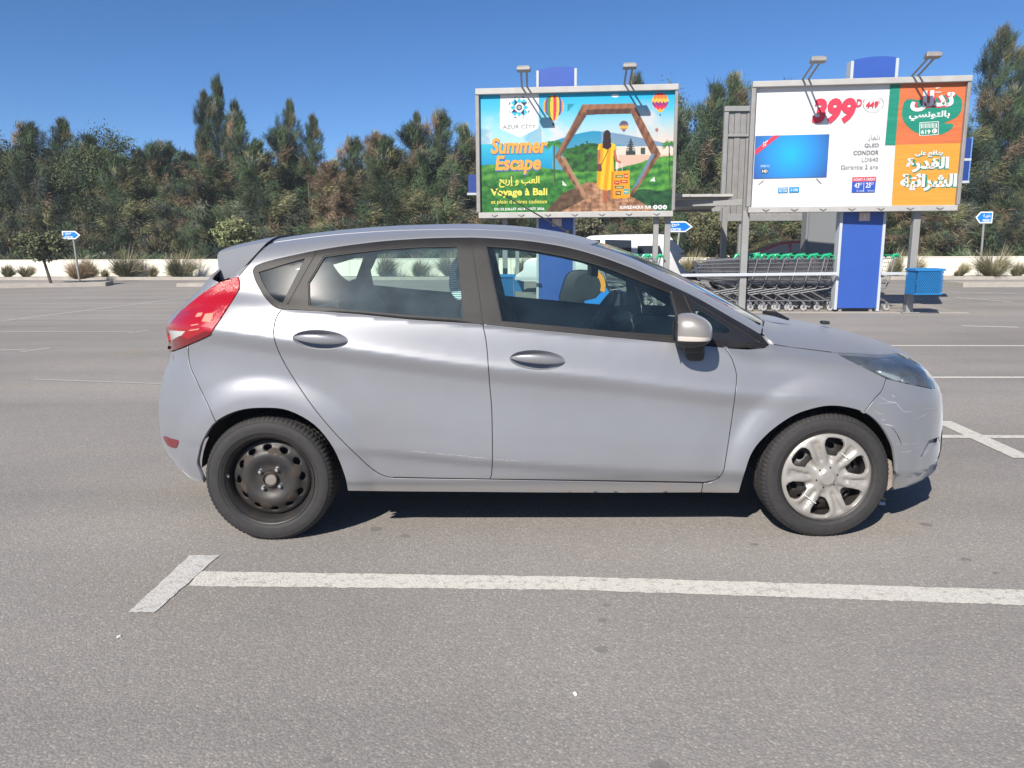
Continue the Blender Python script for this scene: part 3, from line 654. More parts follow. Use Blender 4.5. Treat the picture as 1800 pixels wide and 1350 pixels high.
def disc(name, R, holes, depth, m, par, step=0.012, flange=0.006, r0=0.0):
    circ = [(R * math.cos(a), R * math.sin(a)) for a in np.linspace(0, 2 * math.pi, 72, endpoint=False)]
    hs = list(holes)
    if r0: hs.append([(r0 * math.cos(a), r0 * math.sin(a)) for a in np.linspace(0, 2 * math.pi, 24, endpoint=False)])
    vv, T = tri2d(circ, hs, step)
    y = depth(vv[:, 0], vv[:, 1]); P = np.stack([vv[:, 0], y, vv[:, 1]], 1)
    e = 1e-3; gx = (depth(vv[:, 0] + e, vv[:, 1]) - depth(vv[:, 0] - e, vv[:, 1])) / (2 * e); gz = (depth(vv[:, 0], vv[:, 1] + e) - depth(vv[:, 0], vv[:, 1] - e)) / (2 * e)
    N = np.stack([gx, -np.ones_like(gx), gz], 1); N /= np.linalg.norm(N, axis=1)[:, None]
    sh = Shell().add(P, N, T, flange)
    V, Nn, T = sh.arrays(); me = bpy.data.meshes.new(name); me.from_pydata(V.tolist(), [], T.tolist())
    me.polygons.foreach_set('use_smooth', np.ones(len(me.polygons), dtype=bool)); me.update()
    return mesh_obj(name, me, m, par)
def poly_at(r, ang, pts):
    ca, sa = math.cos(ang), math.sin(ang)
    return [((r + a) * ca - b * sa, (r + a) * sa + b * ca) for a, b in pts]
def rim_barrel(par, m): 
    b = MB(); b.lathe([(0.206, 0.020), (0.2075, 0.010), (0.205, 0.006), (0.200, 0.008), (0.197, 0.016), (0.192, 0.024), (0.187, 0.030), (0.183, 0.050), (0.178, 0.085), (0.178, 0.17)], 64)
    return b.build('rim', m, par, smooth=True, angle=60)
def steel_wheel(par, detail=True):
    rim = rim_barrel(par, M_steel)
    dz = curve([(0.0, 0.040), (0.035, 0.040), (0.06, 0.041), (0.075, 0.034), (0.10, 0.026), (0.12, 0.028), (0.135, 0.040), (0.155, 0.052), (0.168, 0.056), (0.18, 0.075), (0.2, 0.09)])
    holes = [poly_at(0.144, 2 * math.pi * k / 12 + 0.05, [(0.013 * math.cos(a), 0.021 * math.sin(a)) for a in np.linspace(0, 2 * math.pi, 12, endpoint=False)]) for k in range(12)]
    disc('wheel_disc', 0.180, holes, lambda x, z: dz(np.hypot(x, z)), M_steel, par, 0.010, 0.006, r0=0.032)
    for k in range(6):
        a = 2 * math.pi * k / 6 + 0.31
        p = poly_at(0.126, a, [(0.016 * math.cos(q) * (1 + 0.15 * math.sin(3 * q + k)), 0.030 * math.sin(q)) for q in np.linspace(0, 2 * math.pi, 16, endpoint=False)])
        vv, T = tri2d(p, [], 0.01); r = np.hypot(vv[:, 0], vv[:, 1]); raw('rust_patch', np.stack([vv[:, 0], dz(r) - 0.0008, vv[:, 1]], 1), T, M_rust, par, smooth=True)
    b = MB(); b.lathe([(0.034, 0.040), (0.035, 0.024), (0.033, 0.021), (0.029, 0.022), (0.028, 0.040)], 28); b.build('hub_ring', M_rust, par, smooth=True)
    b = MB(); b.lathe([(0.0005, 0.033), (0.029, 0.034)], 24); b.build('hub_end', mat('grey_hub_metal', (0.22, 0.20, 0.18), 0.6, 0.3), par)
    for k in range(4):
        a = math.pi / 4 + k * math.pi / 2 + 0.12; b = MB()
        b.lathe([(0.0005, 0.020), (0.007, 0.021), (0.0095, 0.026), (0.0095, 0.036), (0.013, 0.041)], 6, center=(0.054 * math.cos(a), 0, 0.054 * math.sin(a))); b.build('wheel_bolt', M_chrome, par)
    b = MB(); b.lathe([(0.0005, 0.085), (0.17, 0.085)], 32); b.build('brake_drum', M_liner, par)
    b = MB(); b.tube([(-0.186, 0.028, 0.02), (-0.176, 0.004, 0.02)], 0.0045, 8); b.build('valve', M_chrome, par)
def cover_wheel(par):
    rim_barrel(par, M_steel)
    win = [(a * 1.04, b * 1.10) for a, b in ((0.058, -0.030), (0.062, -0.012), (0.062, 0.012), (0.058, 0.030), (0.045, 0.041), (0.026, 0.042), (-0.008, 0.026), (-0.025, 0.013), (-0.028, 0), (-0.025, -0.013), (-0.008, -0.026), (0.026, -0.042), (0.045, -0.041))]
    A0 = math.radians(82)
    holes = [poly_at(0.122, A0 + k * math.pi / 3, win) for k in range(6)]
    bz = curve([(0.0, -0.006), (0.03, -0.006), (0.037, -0.0045), (0.039, 0.002), (0.06, 0.005), (0.08, 0.003), (0.12, -0.002), (0.16, -0.004), (0.185, 0.0), (0.199, 0.008), (0.21, 0.016)])
    def depth(x, z):
        r = np.hypot(x, z); a = np.arctan2(z, x); u = np.mod(a - A0, math.pi / 3); u = np.minimum(u, math.pi / 3 - u)     # 0 at a window's middle, 30 degrees on a spoke
        spoke = sstep(0.41, 0.445, u) * sstep(0.065, 0.09, r) * (1 - sstep(0.165, 0.185, r))
        # valley leading into each window
        val = (1 - sstep(0.04, 0.26, u)) * sstep(0.05, 0.085, r) * (1 - sstep(0.095, 0.125, r))
        lip = (1 - sstep(0.0, 0.02, np.abs(u * r - 0.047))) * sstep(0.08, 0.10, r) * (1 - sstep(0.17, 0.19, r))
        return bz(r) + 0.011 * spoke + 0.016 * val - 0.003 * lip
    hc = disc('wheel_cover', 0.202, holes, depth, M_cap, par, 0.0075, 0.018)
    b = MB(); b.lathe([(0.0005, -0.010), (0.030, -0.0095), (0.034, -0.006), (0.035, 0.0)], 32); b.build('centre_cap', M_cap, hc, smooth=True)
    for k in range(6):
        a = A0 + math.pi / 6 + k * math.pi / 3 + 0.4; b = MB(); b.lathe([(0.0005, 0.001), (0.004, 0.001), (0.004, 0.006)], 8, center=(0.047 * math.cos(a), 0, 0.047 * math.sin(a))); b.build('cover_dimple', M_black, hc)
    for a0, a1 in ((82, 22), (202, 262)):
        p0, p1 = math.radians(a0 - 18 if a0 < 100 else a0 + 16), math.radians(a1 + 22 if a0 < 100 else a1 - 14); b = MB()
        b.tube([(0.125 * math.cos(p0), 0.015, 0.125 * math.sin(p0)), (0.125 * math.cos(p0), -0.008, 0.125 * math.sin(p0)), (0.125 * math.cos(p1), -0.010, 0.125 * math.sin(p1)), (0.125 * math.cos(p1), 0.015, 0.125 * math.sin(p1))], 0.0018, 6); b.build('cable_tie', mat('white_cable_tie', (0.7, 0.7, 0.68), 0.5), hc)
    dz = curve([(0.0, 0.045), (0.08, 0.04), (0.12, 0.038), (0.15, 0.055), (0.18, 0.08)])
    hs = [poly_at(0.140, 2 * math.pi * k / 12 + 0.35, [(0.014 * math.cos(a), 0.022 * math.sin(a)) for a in np.linspace(0, 2 * math.pi, 10, endpoint=False)]) for k in range(12)]
    disc('wheel_disc', 0.178, hs, lambda x, z: dz(np.hypot(x, z)), M_steel, par, 0.014, 0.004)
    b = MB(); b.lathe([(0.0005, 0.09), (0.17, 0.09)], 32); b.build('brake_disc', M_liner, par)
for hx, kind, s, rot in ((XR, 'steel', 1, 0.0), (XF, 'cover', 1, 0.0), (XR, 'steel', -1, math.pi), (XF, 'cover', -1, math.pi)):
    wh = empty('wheel', (hx - 0.155, -0.83 * s, HUBZ), car, rot)
    tyre(wh)
    (steel_wheel if kind == 'steel' else cover_wheel)(wh)
    # arch liner
    m = MB(); R0 = 0.345; nA = 26; V = []; Fc = []
    for i in range(nA + 1):
        a = math.radians(4 + 172 * i / nA); x, z = hx + R0 * math.cos(a), HUBZ + R0 * math.sin(a)
        if s > 0 and hx > 0: x += 0.005
        z = max(z, 0.2)
        for y in (YC - s * (0.77 if -1.37 < x < 1.66 else 0.70), YC - s * 0.52): V.append((x, y, z))
    for i in range(nA): a = 2 * i; Fc.append((a, a + 1, a + 3, a + 2))
    Fc.append(tuple(2 * i + 1 for i in range(nA + 1)))
    m.add(V, Fc); fin_mb(m, 'wheel_arch_liner', M_liner)
m = MB()
fp = [at(x, y, YC - 0.75) for x, y in ((1552, 811), (1563, 809), (1571, 812), (1576, 822), (1577, 836), (1571, 853), (1560, 862), (1553, 862))]
m.prism([(p[0], p[2]) for p in fp], YC - 0.75, YC - 0.66); fin_mb(m, 'splash_guard', M_dirt)
# floor pan and underside
m = MB(); m.box((0.16, YC, 0.235), (1.8, 1.40, 0.05)); m.box((1.75, YC, 0.26), (0.55, 1.0, 0.1)); m.box((0.16, YC, 0.26), (3.3, 0.95, 0.06))
m.box((1.2, YC, 0.55), (0.05, 1.3, 0.5)); m.box((-0.70, YC, 0.48), (0.05, 1.3, 0.40)); fin_mb(m, 'floor_pan', M_liner)
m = MB(); m.box((-1.15, YC, 0.93), (0.62, 1.25, 0.03)); fin_mb(m, 'parcel_shelf', M_dash)
# ---- seats, dashboard, wheel
def loft(name, secs, mtl, par, n=20, parent_shift=True):
    """rounded block: (centre x, z, half depth, half height-direction) sections along y"""
    pass
def cushion(prof, y0, y1, r):
    """side outline of a seat piece (x, z), rounded off towards both ends of the y range"""
    m = MB(); P = np.array(smooth_line(prof, True, 4)); c = P.mean(0); ys = [y0, y0 + r * 0.3, y0 + r, y1 - r, y1 - r * 0.3, y1]; sc = [0.86, 0.95, 1, 1, 0.95, 0.86]
    V = []; n = len(P)
    for y, k in zip(ys, sc):
        for p in P: q = c + (p - c) * (1 - (1 - k) * 0.5 if k < 1 else 1); V.append((q[0], y, q[1]))
    Fc = [(i * n + a, i * n + (a + 1) % n, (i + 1) * n + (a + 1) % n, (i + 1) * n + a) for i in range(5) for a in range(n)] + [tuple(range(n)), tuple(5 * n + a for a in range(n))[::-1]]
    return m.add(V, Fc)
def stripes():
    m_ = bpy.data.materials.new('blue_white_striped_cloth'); m_.use_nodes = True; t = m_.node_tree; b = t.nodes['Principled BSDF']; b.inputs['Roughness'].default_value = 0.9
    tc = t.nodes.new('ShaderNodeTexCoord'); w = t.nodes.new('ShaderNodeTexWave'); w.inputs['Scale'].default_value = 32; w.inputs['Distortion'].default_value = 3.5; w.inputs['Detail'].default_value = 2; w.bands_direction = 'Z'
    t.links.new(tc.outputs['Object'], w.inputs['Vector']); r = t.nodes.new('ShaderNodeValToRGB'); r.color_ramp.elements[0].position = 0.4; r.color_ramp.elements[1].position = 0.55
    r.color_ramp.elements[0].color = (0.16, 0.30, 0.42, 1); r.color_ramp.elements[1].color = (0.85, 0.9, 0.92, 1); t.links.new(w.outputs[0], r.inputs[0]); t.links.new(r.outputs[0], b.inputs['Base Color']); return m_
M_stripe = stripes()
for yc, near in ((YC - 0.36, True), (YC + 0.36, False)):
    st = fin_mb(cushion([(-0.10, 0.44), (0.0, 0.48), (0.10, 0.62), (0.02, 0.90), (-0.08, 1.06), (-0.17, 1.09), (-0.235, 1.02), (-0.20, 0.80), (-0.16, 0.55)], yc - 0.25, yc + 0.25, 0.07), 'front_seat', M_seat, smooth=True, angle=60)
    fin_mb(cushion([(-0.16, 0.40), (-0.05, 0.50), (0.2, 0.53), (0.36, 0.56), (0.38, 0.48), (0.30, 0.36), (0.0, 0.32)], yc - 0.25, yc + 0.25, 0.06), 'seat_cushion', M_seat, st, smooth=True, angle=60)
    fin_mb(cushion([(-0.13, 1.07), (-0.10, 1.15), (-0.12, 1.23), (-0.17, 1.26), (-0.235, 1.245), (-0.26, 1.18), (-0.235, 1.09)], yc - 0.13, yc + 0.13, 0.05), 'headrest', M_seat if near else M_stripe, st, smooth=True, angle=60)
    if near: fin_mb(cushion([(-0.20, 1.10), (-0.165, 1.18), (-0.18, 1.265), (-0.235, 1.275), (-0.285, 1.22), (-0.30, 1.12), (-0.275, 1.06), (-0.24, 1.05)], yc - 0.06, yc + 0.12, 0.03), 'striped_cloth', M_stripe, st, smooth=True, angle=60)
bench = fin_mb(cushion([(-0.72, 0.46), (-0.64, 0.55), (-0.72, 0.80), (-0.80, 1.00), (-0.87, 1.04), (-0.94, 1.00), (-0.92, 0.8), (-0.84, 0.5)], YC - 0.62, YC + 0.62, 0.06), 'rear_bench', M_seat, smooth=True, angle=60)
fin_mb(cushion([(-0.78, 0.42), (-0.68, 0.52), (-0.45, 0.54), (-0.26, 0.54), (-0.24, 0.46), (-0.30, 0.34), (-0.6, 0.3)], YC - 0.62, YC + 0.62, 0.06), 'bench_cushion', M_seat, bench, smooth=True, angle=60)
for yy in (-0.36, 0.36): fin_mb(cushion([(-0.82, 1.01), (-0.81, 1.06), (-0.84, 1.115), (-0.88, 1.125), (-0.925, 1.10), (-0.92, 1.03)], YC + yy - 0.12, YC + yy + 0.12, 0.04), 'rear_headrest', M_seat, bench, smooth=True, angle=60)
dash = fin_mb(cushion([(0.66, 0.50), (0.60, 0.66), (0.62, 0.78), (0.70, 0.855), (0.82, 0.875), (0.96, 0.865), (1.08, 0.83), (1.10, 0.5)], YC - 0.66, YC + 0.66, 0.05), 'dashboard', M_dash, smooth=True, angle=60)
b = MB(); b.box((0.66, YC + 0.36, 0.86), (0.13, 0.36, 0.075), Matrix.Rotation(-0.25, 3, 'Y')); fin_mb(b, 'instrument_hood', M_dash, dash, bevel=0.02)
b = MB(); b.box((0.615, YC, 0.70), (0.05, 0.24, 0.30), Matrix.Rotation(-0.5, 3, 'Y')); fin_mb(b, 'centre_console', mat('silver_console', (0.35, 0.36, 0.37), 0.35, 0.5), dash, bevel=0.015)
b = MB()
ax = np.array([-0.85, 0, 0.53]); uu = np.array([0, 1.0, 0]); vv_ = np.cross(ax, uu); c0 = np.array([0.50, YC + 0.36, 0.875])
b.tube([c0 + 0.185 * (math.cos(a) * uu + math.sin(a) * vv_) for a in np.linspace(0, 2 * math.pi, 37)], 0.016, 8, caps=False)
for a in (0.1, math.pi - 0.1, 1.5 * math.pi): b.tube([c0 - ax * 0.02, c0 + 0.18 * (math.cos(a) * uu + math.sin(a) * vv_)], [0.03, 0.014], 8)
b.tube([c0 - ax * 0.03, c0 + ax * 0.015], 0.065, 14); b.tube([c0 - ax * 0.02, c0 - ax * 0.22], 0.03, 10)
fin_mb(b, 'steering_wheel', M_black, smooth=True)
b = MB(); q = at(1045, 484, YC); b.box((q[0] - 0.01, YC, 1.175), (0.035, 0.22, 0.06)); b.tube([(q[0], YC, 1.18), (q[0] + 0.07, YC, 1.25)], 0.01, 6); fin_mb(b, 'rear_view_mirror', M_black, bevel=0.012)
# ---- wing mirrors
def mirror(s):
    C0 = at(1216, 585, YC - 0.905); C0[1] = YC - s * 0.905
    def sq(v, e): return np.sign(v) * np.abs(v)**e
    def block(u0, u1, scale, taper, zcut=None):
        V = []; n1, n2 = 22, 30
        return V
    base = empty('wing_mirror', (C0[0] - 0.155, C0[1] - YC, C0[2]), car, -0.22 * s)
    n1, n2 = 21, 32
    def shell_part(name, m, lo, hi, grow=0.0, xmin=-0.074):
        V, Fc = [], []
        for i in range(n1 + 1):
            ph = lo + (hi - lo) * i / n1
            for k in range(n2):
                th = 2 * math.pi * k / n2
                cx, cy, cz = sq(math.cos(ph), 0.55) * sq(math.cos(th), 0.7), sq(math.cos(ph), 0.55) * sq(math.sin(th), 0.7), sq(math.sin(ph), 0.75)
                x = cx * 0.083; y = cy * 0.098; z = cz * 0.070
                # rounded nose to the front, flat open face to the rear, lower at the front
                x = x if x > 0 else max(x, xmin)
                z = z * (1 - 0.28 * max(0, x) / 0.083) + (0.010 if x < 0 else 0.010 - 0.010 * x / 0.083)
                g = 1 + grow
                V.append((x * g, y * g, z * g))
        for i in range(n1):
            for k in range(n2): Fc.append((i * n2 + k, i * n2 + (k + 1) % n2, (i + 1) * n2 + (k + 1) % n2, (i + 1) * n2 + k))
        Fc.append(tuple(range(n2))[::-1]); Fc.append(tuple(n1 * n2 + k for k in range(n2)))
        mb_ = MB(); mb_.add(V, Fc); return mb_.build(name, m, base, smooth=True, angle=70)
    shell_part('mirror_body', M_black, -1.45, 1.45, -0.01)
    # silver cap: the upper front of the same form
    cap = shell_part('mirror_cap', M_paint, -0.12, 1.48, 0.012, -0.058)
    ind = shell_part('indicator_lens', mat('clear_indicator', (0.55, 0.50, 0.46), 0.15, coat=1.0), -0.40, -0.125, 0.013, -0.057)
    b = MB(); b.box((0.012, s * 0.055, -0.065), (0.085, 0.11, 0.05)); b.box((0.02, s * 0.085, -0.085), (0.075, 0.06, 0.09)); b.build('mirror_foot', M_black, base, bevel=0.018, smooth=True, angle=70)
    b = MB(); b.box((-0.0755, 0, 0.008), (0.004, 0.13, 0.08)); b.build('mirror_glass', mat('dark_mirror', (0.10, 0.11, 0.12), 0.05, 0.9), base, bevel=0.001)
mirror(1); mirror(-1)
# ---- black strips laid in the panel gaps, painting the shade there
def gap_shade(line, wpx=4.4, off=-0.0022):
    L = resample(line, 6, False); t = np.gradient(L, axis=0); t /= np.linalg.norm(t, axis=1)[:, None] + 1e-9; nr = np.stack([-t[:, 1], t[:, 0]], 1); n = len(L)
    P = cast_px(np.concatenate([L + nr * wpx / 2, L - nr * wpx / 2])); P = P + normals_at(P) * off
    for s in (1, -1): raw('panel_gap_shade', (P * [1, s, 1] + [0, 0 if s > 0 else 2 * YC, 0]) - [0.155, YC, 0], [(i, i + 1, n + i + 1, n + i) for i in range(n - 1)], M_rubber, car)
gap_shade(GAP_RD); gap_shade(GAP_BB); gap_shade(GAP_FD); gap_shade(SEAM_RB); gap_shade(SEAM_FB); gap_shade([(693, 840), (861, 842.8), (1050, 845.7), (1236, 848.7)], 3.5); gap_shade([(1235, 850), (1233, 866)]); gap_shade([(1343, 560), (1339, 584)], 4); gap_shade([(1361, 604.7), (1380, 607.8), (1420, 613), (1463, 618.5)], 4); gap_shade([(419, 486), (437, 465), (456, 443), (470, 428)], 4, -0.006); gap_shade([(560, 440), (533, 488), (507, 533.5)], 3.5)
# ---- aerial, wipers, scuffs
a0 = cast_px([(1010, 414)])[0]; a0 = np.array([0.30, YC, 1.372]); tip = at(851, 323, YC + 0.02)
b = MB(); b.tube([a0, a0 + (tip - a0) * 0.12, tip], [0.007, 0.0042, 0.0022], 8); b.tube([a0 - [0, 0, 0.012], a0 + [0, 0, 0.012]], 0.022, 12); fin_mb(b, 'roof_aerial', M_black, smooth=True)
b = MB()
for w0, w1 in ():
    P = cast_top(np.array([(1.215, w0), (1.20, (w0 + w1) / 2), (1.175, w1)])) + [0, 0, 0.018]; b.tube(P, 0.008, 6); b.tube([cast_top(np.array([(1.27, w0 - 0.05)]))[0] + [0, 0, 0.012], P[1]], 0.009, 6)
wp = np.array([at(1342, 549, YC - 0.35), at(1362, 551.5, YC - 0.33), at(1386, 561.5, YC - 0.30)]); b.tube(wp, [0.010, 0.014, 0.006], 6)
fin_mb(b, 'wiper', M_black, smooth=True)
b = MB(); b.box((1.62, YC - 0.15, 0.905), (0.035, 0.05, 0.016), None); fin_mb(b, 'washer_jet', M_black, bevel=0.004)
def scratch(par, pts, wpx, m=M_scuff, off=0.0012, jit=0.8):
    L = resample(smooth_line(pts, False, 4), 5, False); n = len(L); t = np.gradient(L, axis=0); t /= np.linalg.norm(t, axis=1)[:, None] + 1e-9
    nr = np.stack([-t[:, 1], t[:, 0]], 1); w = wpx * (0.35 + 0.65 * np.sin(np.linspace(0.05, math.pi - 0.05, n)))[:, None] * (1 + jit * (rng.random((n, 1)) - 0.5))
    Q = np.concatenate([L + nr * w / 2, L - nr * w / 2]); P = cast_px(Q); N = normals_at(P); P = P + N * off
    V = P - [0.155, YC, 0]
    raw('scuff_mark', V, [(i, i + 1, n + i + 1, n + i) for i in range(n - 1)], m, par)
frear = [o for o in car.children if o.name.startswith('door')]
for pts, w in (([(1547, 698), (1560, 705), (1574, 708), (1578, 712), (1590, 724), (1606, 722)], 1.6), ([(1543, 709), (1560, 708.5), (1576, 708)], 1.4), ([(1537, 721), (1546, 727), (1552, 727)], 1.6), ([(1548, 738), (1556, 738)], 1.5), ([(1610, 736), (1622, 731), (1630, 727)], 1.4), ([(1552, 745), (1562, 747), (1570, 749)], 2.2), ([(1575, 781), (1585, 780), (1600, 781)], 1.3), ([(1584, 795), (1594, 794), (1602, 792)], 1.3), ([(1607, 787), (1622, 788)], 1.5), ([(1600, 779), (1606, 780), (1616, 779)], 1.2), ([(1620, 717), (1640, 719), (1650, 721)], 1.2), ([(1567, 694), (1573, 699)], 1.8)):
    scratch(fbo, pts, w * 0.55)
for pts, w in (([(1568, 752), (1576, 762), (1583, 777), (1584, 783)], 1.0),): scratch(fbo, pts, w, M_black)
dr, df = [o for o in car.children if o.name.split('.')[0] == 'door'][:2]
for k in range(26): x = 722 + k * 5.2 + rng.random() * 3; y = 792 + (x - 722) * 0.094 + rng.random() * 1.5; scratch(dr, [(x, y), (x + 2 + rng.random() * 4, y + 0.5)], 0.4 + 0.6 * rng.random(), jit=0.3)
for k in range(12): x = 868 + k * 4.6 + rng.random() * 3; y = 806.5 + (x - 868) * 0.07 + rng.random(); scratch(df, [(x, y), (x + 3, y + 0.3)], 0.4 + 0.5 * rng.random(), jit=0.3)
# ------------------------------------------------------------------ THE SETTING : asphalt, markings, kerbs
def asphalt_mat(name, paintcol=None):
    m = bpy.data.materials.new(name); m.use_nodes = True; t = m.node_tree; b = t.nodes['Principled BSDF']; b.inputs['Roughness'].default_value = 0.88
    b.inputs['Specular IOR Level'].default_value = 0.3
    tc = t.nodes.new('ShaderNodeTexCoord')
    def nz(scale, detail=4, rough=0.55):
        n = t.nodes.new('ShaderNodeTexNoise'); n.inputs['Scale'].default_value = scale; n.inputs['Detail'].default_value = detail; n.inputs['Roughness'].default_value = rough
        t.links.new(tc.outputs['Object'], n.inputs['Vector']); return n.outputs[0]
    def ramp(src, stops):
        r = t.nodes.new('ShaderNodeValToRGB'); e = r.color_ramp.elements
        while len(e) < len(stops): e.new(0.5)
        for i, (p, c) in enumerate(stops): e[i].position = p; e[i].color = (*c, 1)
        t.links.new(src, r.inputs[0]); return r.outputs[0]
    def mix(kind, fac, a, bb):
        x = t.nodes.new('ShaderNodeMix'); x.data_type = 'RGBA'; x.blend_type = kind
        if isinstance(fac, float): x.inputs[0].default_value = fac
        else: t.links.new(fac, x.inputs[0])
        for k, s in ((6, a), (7, bb)):
            if isinstance(s, tuple): x.inputs[k].default_value = (*s, 1)
            else: t.links.new(s, x.inputs[k])
        return x.outputs[2]
    base = ramp(nz(0.35, 8, 0.6), [(0.30, (0.258, 0.243, 0.228)), (0.52, (0.288, 0.272, 0.255)), (0.72, (0.315, 0.298, 0.280))])
    # stone grain
    v = t.nodes.new('ShaderNodeTexVoronoi'); v.inputs['Scale'].default_value = 130; t.links.new(tc.outputs['Object'], v.inputs['Vector'])
    grain = ramp(v.outputs['Distance'], [(0.0, (1.12, 1.12, 1.12)), (0.35, (1.0, 1.0, 1.0)), (0.7, (0.70, 0.70, 0.70))])
    col = mix('MULTIPLY', 0.55, base, grain)
    sv = t.nodes.new('ShaderNodeSeparateColor'); t.links.new(v.outputs['Color'], sv.inputs[0])
    tone = ramp(sv.outputs[0], [(0.0, (0.72, 0.72, 0.74)), (0.5, (1.0, 0.99, 0.98)), (0.86, (1.10, 1.07, 1.03)), (0.97, (1.75, 1.70, 1.62))])
    col = mix('MULTIPLY', 0.42, col, tone)
    fine = ramp(nz(420, 3), [(0.3, (0.78, 0.78, 0.78)), (0.7, (1.2, 1.2, 1.2))]); col = mix('MULTIPLY', 0.45, col, fine)
    # tracks worn along the lanes and broad patches
    mpg = t.nodes.new('ShaderNodeMapping'); mpg.inputs['Rotation'].default_value = (0, 0, 0.12); mpg.inputs['Scale'].default_value = (0.10, 0.9, 1); t.links.new(tc.outputs['Object'], mpg.inputs[0])
    ns = t.nodes.new('ShaderNodeTexNoise'); ns.inputs['Scale'].default_value = 1.3; ns.inputs['Detail'].default_value = 5; t.links.new(mpg.outputs[0], ns.inputs['Vector'])
    col = mix('MULTIPLY', 0.9, col, ramp(ns.outputs[0], [(0.32, (0.88, 0.885, 0.89)), (0.5, (1, 1, 1)), (0.7, (1.09, 1.08, 1.06))]))
    col = mix('MULTIPLY', 0.8, col, ramp(nz(0.16, 6, 0.65), [(0.35, (0.86, 0.86, 0.87)), (0.6, (1.05, 1.04, 1.03))]))
    # small stains and darker blotches
    st = ramp(nz(2.6, 5, 0.5), [(0.70, (1, 1, 1)), (0.80, (0.80, 0.79, 0.78))]); col = mix('MULTIPLY', 0.8, col, st)
    vd = t.nodes.new('ShaderNodeTexVoronoi'); vd.inputs['Scale'].default_value = 1.7; t.links.new(tc.outputs['Object'], vd.inputs['Vector'])
    sd = t.nodes.new('ShaderNodeSeparateColor'); t.links.new(vd.outputs['Color'], sd.inputs[0])
    spot = ramp(vd.outputs['Distance'], [(0.022, (0.62, 0.61, 0.60)), (0.042, (1, 1, 1))]); few = t.nodes.new('ShaderNodeMath'); few.operation = 'LESS_THAN'; few.inputs[1].default_value = 0.22; t.links.new(sd.outputs[1], few.inputs[0])
    col = mix('MULTIPLY', few.outputs[0], col, spot)
    warm = ramp(nz(0.9, 4), [(0.55, (1, 1, 1)), (0.75, (1.06, 1.01, 0.94))]); col = mix('MULTIPLY', 1.0, col, warm)
    if paintcol:
        wear = ramp(nz(24, 9, 0.72), [(0.36, (0, 0, 0)), (0.46, (1, 1, 1))])
        vc = t.nodes.new('ShaderNodeTexVoronoi'); vc.feature = 'DISTANCE_TO_EDGE'; vc.inputs['Scale'].default_value = 13
        wn = t.nodes.new('ShaderNodeTexNoise'); wn.inputs['Scale'].default_value = 18; t.links.new(tc.outputs['Object'], wn.inputs['Vector'])
        va = t.nodes.new('ShaderNodeVectorMath'); va.operation = 'MULTIPLY_ADD'; t.links.new(wn.outputs[1], va.inputs[0]); va.inputs[1].default_value = (0.14, 0.14, 0.14); t.links.new(tc.outputs['Object'], va.inputs[2])
        t.links.new(va.outputs[0], vc.inputs['Vector'])
        ck = ramp(vc.outputs['Distance'], [(0.012, (0.25, 0.25, 0.25)), (0.03, (1, 1, 1))])
        fac = mix('MULTIPLY', 1.0, wear, ck); pc = mix('MULTIPLY', 0.35, paintcol, grain)
        f2 = t.nodes.new('ShaderNodeSeparateColor'); t.links.new(fac, f2.inputs[0])
        mr = t.nodes.new('ShaderNodeMapRange'); mr.inputs[3].default_value = 0.30; mr.inputs[4].default_value = 0.97; t.links.new(f2.outputs[0], mr.inputs[0])
        col = mix('MIX', mr.outputs[0], col, pc)
    t.links.new(col, b.inputs['Base Color'])
    bp = t.nodes.new('ShaderNodeBump'); bp.inputs['Strength'].default_value = 0.35; bp.inputs['Distance'].default_value = 0.004
    t.links.new(v.outputs['Distance'], bp.inputs['Height']); bp.invert = True; t.links.new(bp.outputs[0], b.inputs['Normal'])
    return m
M_asph = asphalt_mat('weathered_asphalt'); M_line = asphalt_mat('worn_white_road_paint', (0.57, 0.55, 0.50)); M_line3 = asphalt_mat('greyed_road_paint', (0.52, 0.51, 0.485)); M_line2 = asphalt_mat('faded_road_paint', (0.40, 0.385, 0.36))
M_conc = mat('pale_kerb_concrete', (0.38, 0.35, 0.31), 0.9, noise=(5, 0.5, (0.30, 0.275, 0.245)), bump=(60, 0.2))
tag(raw('ground', [(-400, -60, 0), (400, -60, 0), (400, 500, 0), (-400, 500, 0)], [(0, 1, 2, 3)], M_asph), kind='structure')
MZ = [0.0]
def marking(corners, m=M_line, z=0.0015):
    MZ[0] += 0.00015; z += MZ[0]
    P = [ground(*c) for c in resample(corners, 9)]; P = [p + np.append(rng.normal(size=2) * 0.0022, 0) for p in P]; o = raw('road_marking', [(p[0], p[1], z) for p in P], [tuple(range(len(P)))], m); tag(o, kind='structure'); return o
def stripe(a, b, wd, m=M_line2, z=0.0015):
    MZ[0] += 0.00015; z += MZ[0]
    A, B = ground(*a)[:2], ground(*b)[:2]; d = (B - A) / np.linalg.norm(B - A); n = np.array([-d[1], d[0]]) * wd / 2
    o = raw('road_marking', [(*(A + n), z), (*(A - n), z), (*(B - n), z), (*(B + n), z)], [(0, 1, 2, 3)], m); tag(o, kind='structure')
marking([(352, 1004.5), (1000, 1014), (1800, 1037.5), (1990, 1043), (1990, 1075), (1800, 1064.5), (1000, 1037), (330, 1030.5)])
marking([(333, 977), (386, 977), (330, 1026), (272, 1077.5), (226, 1077.5)], M_line3, 0.003)
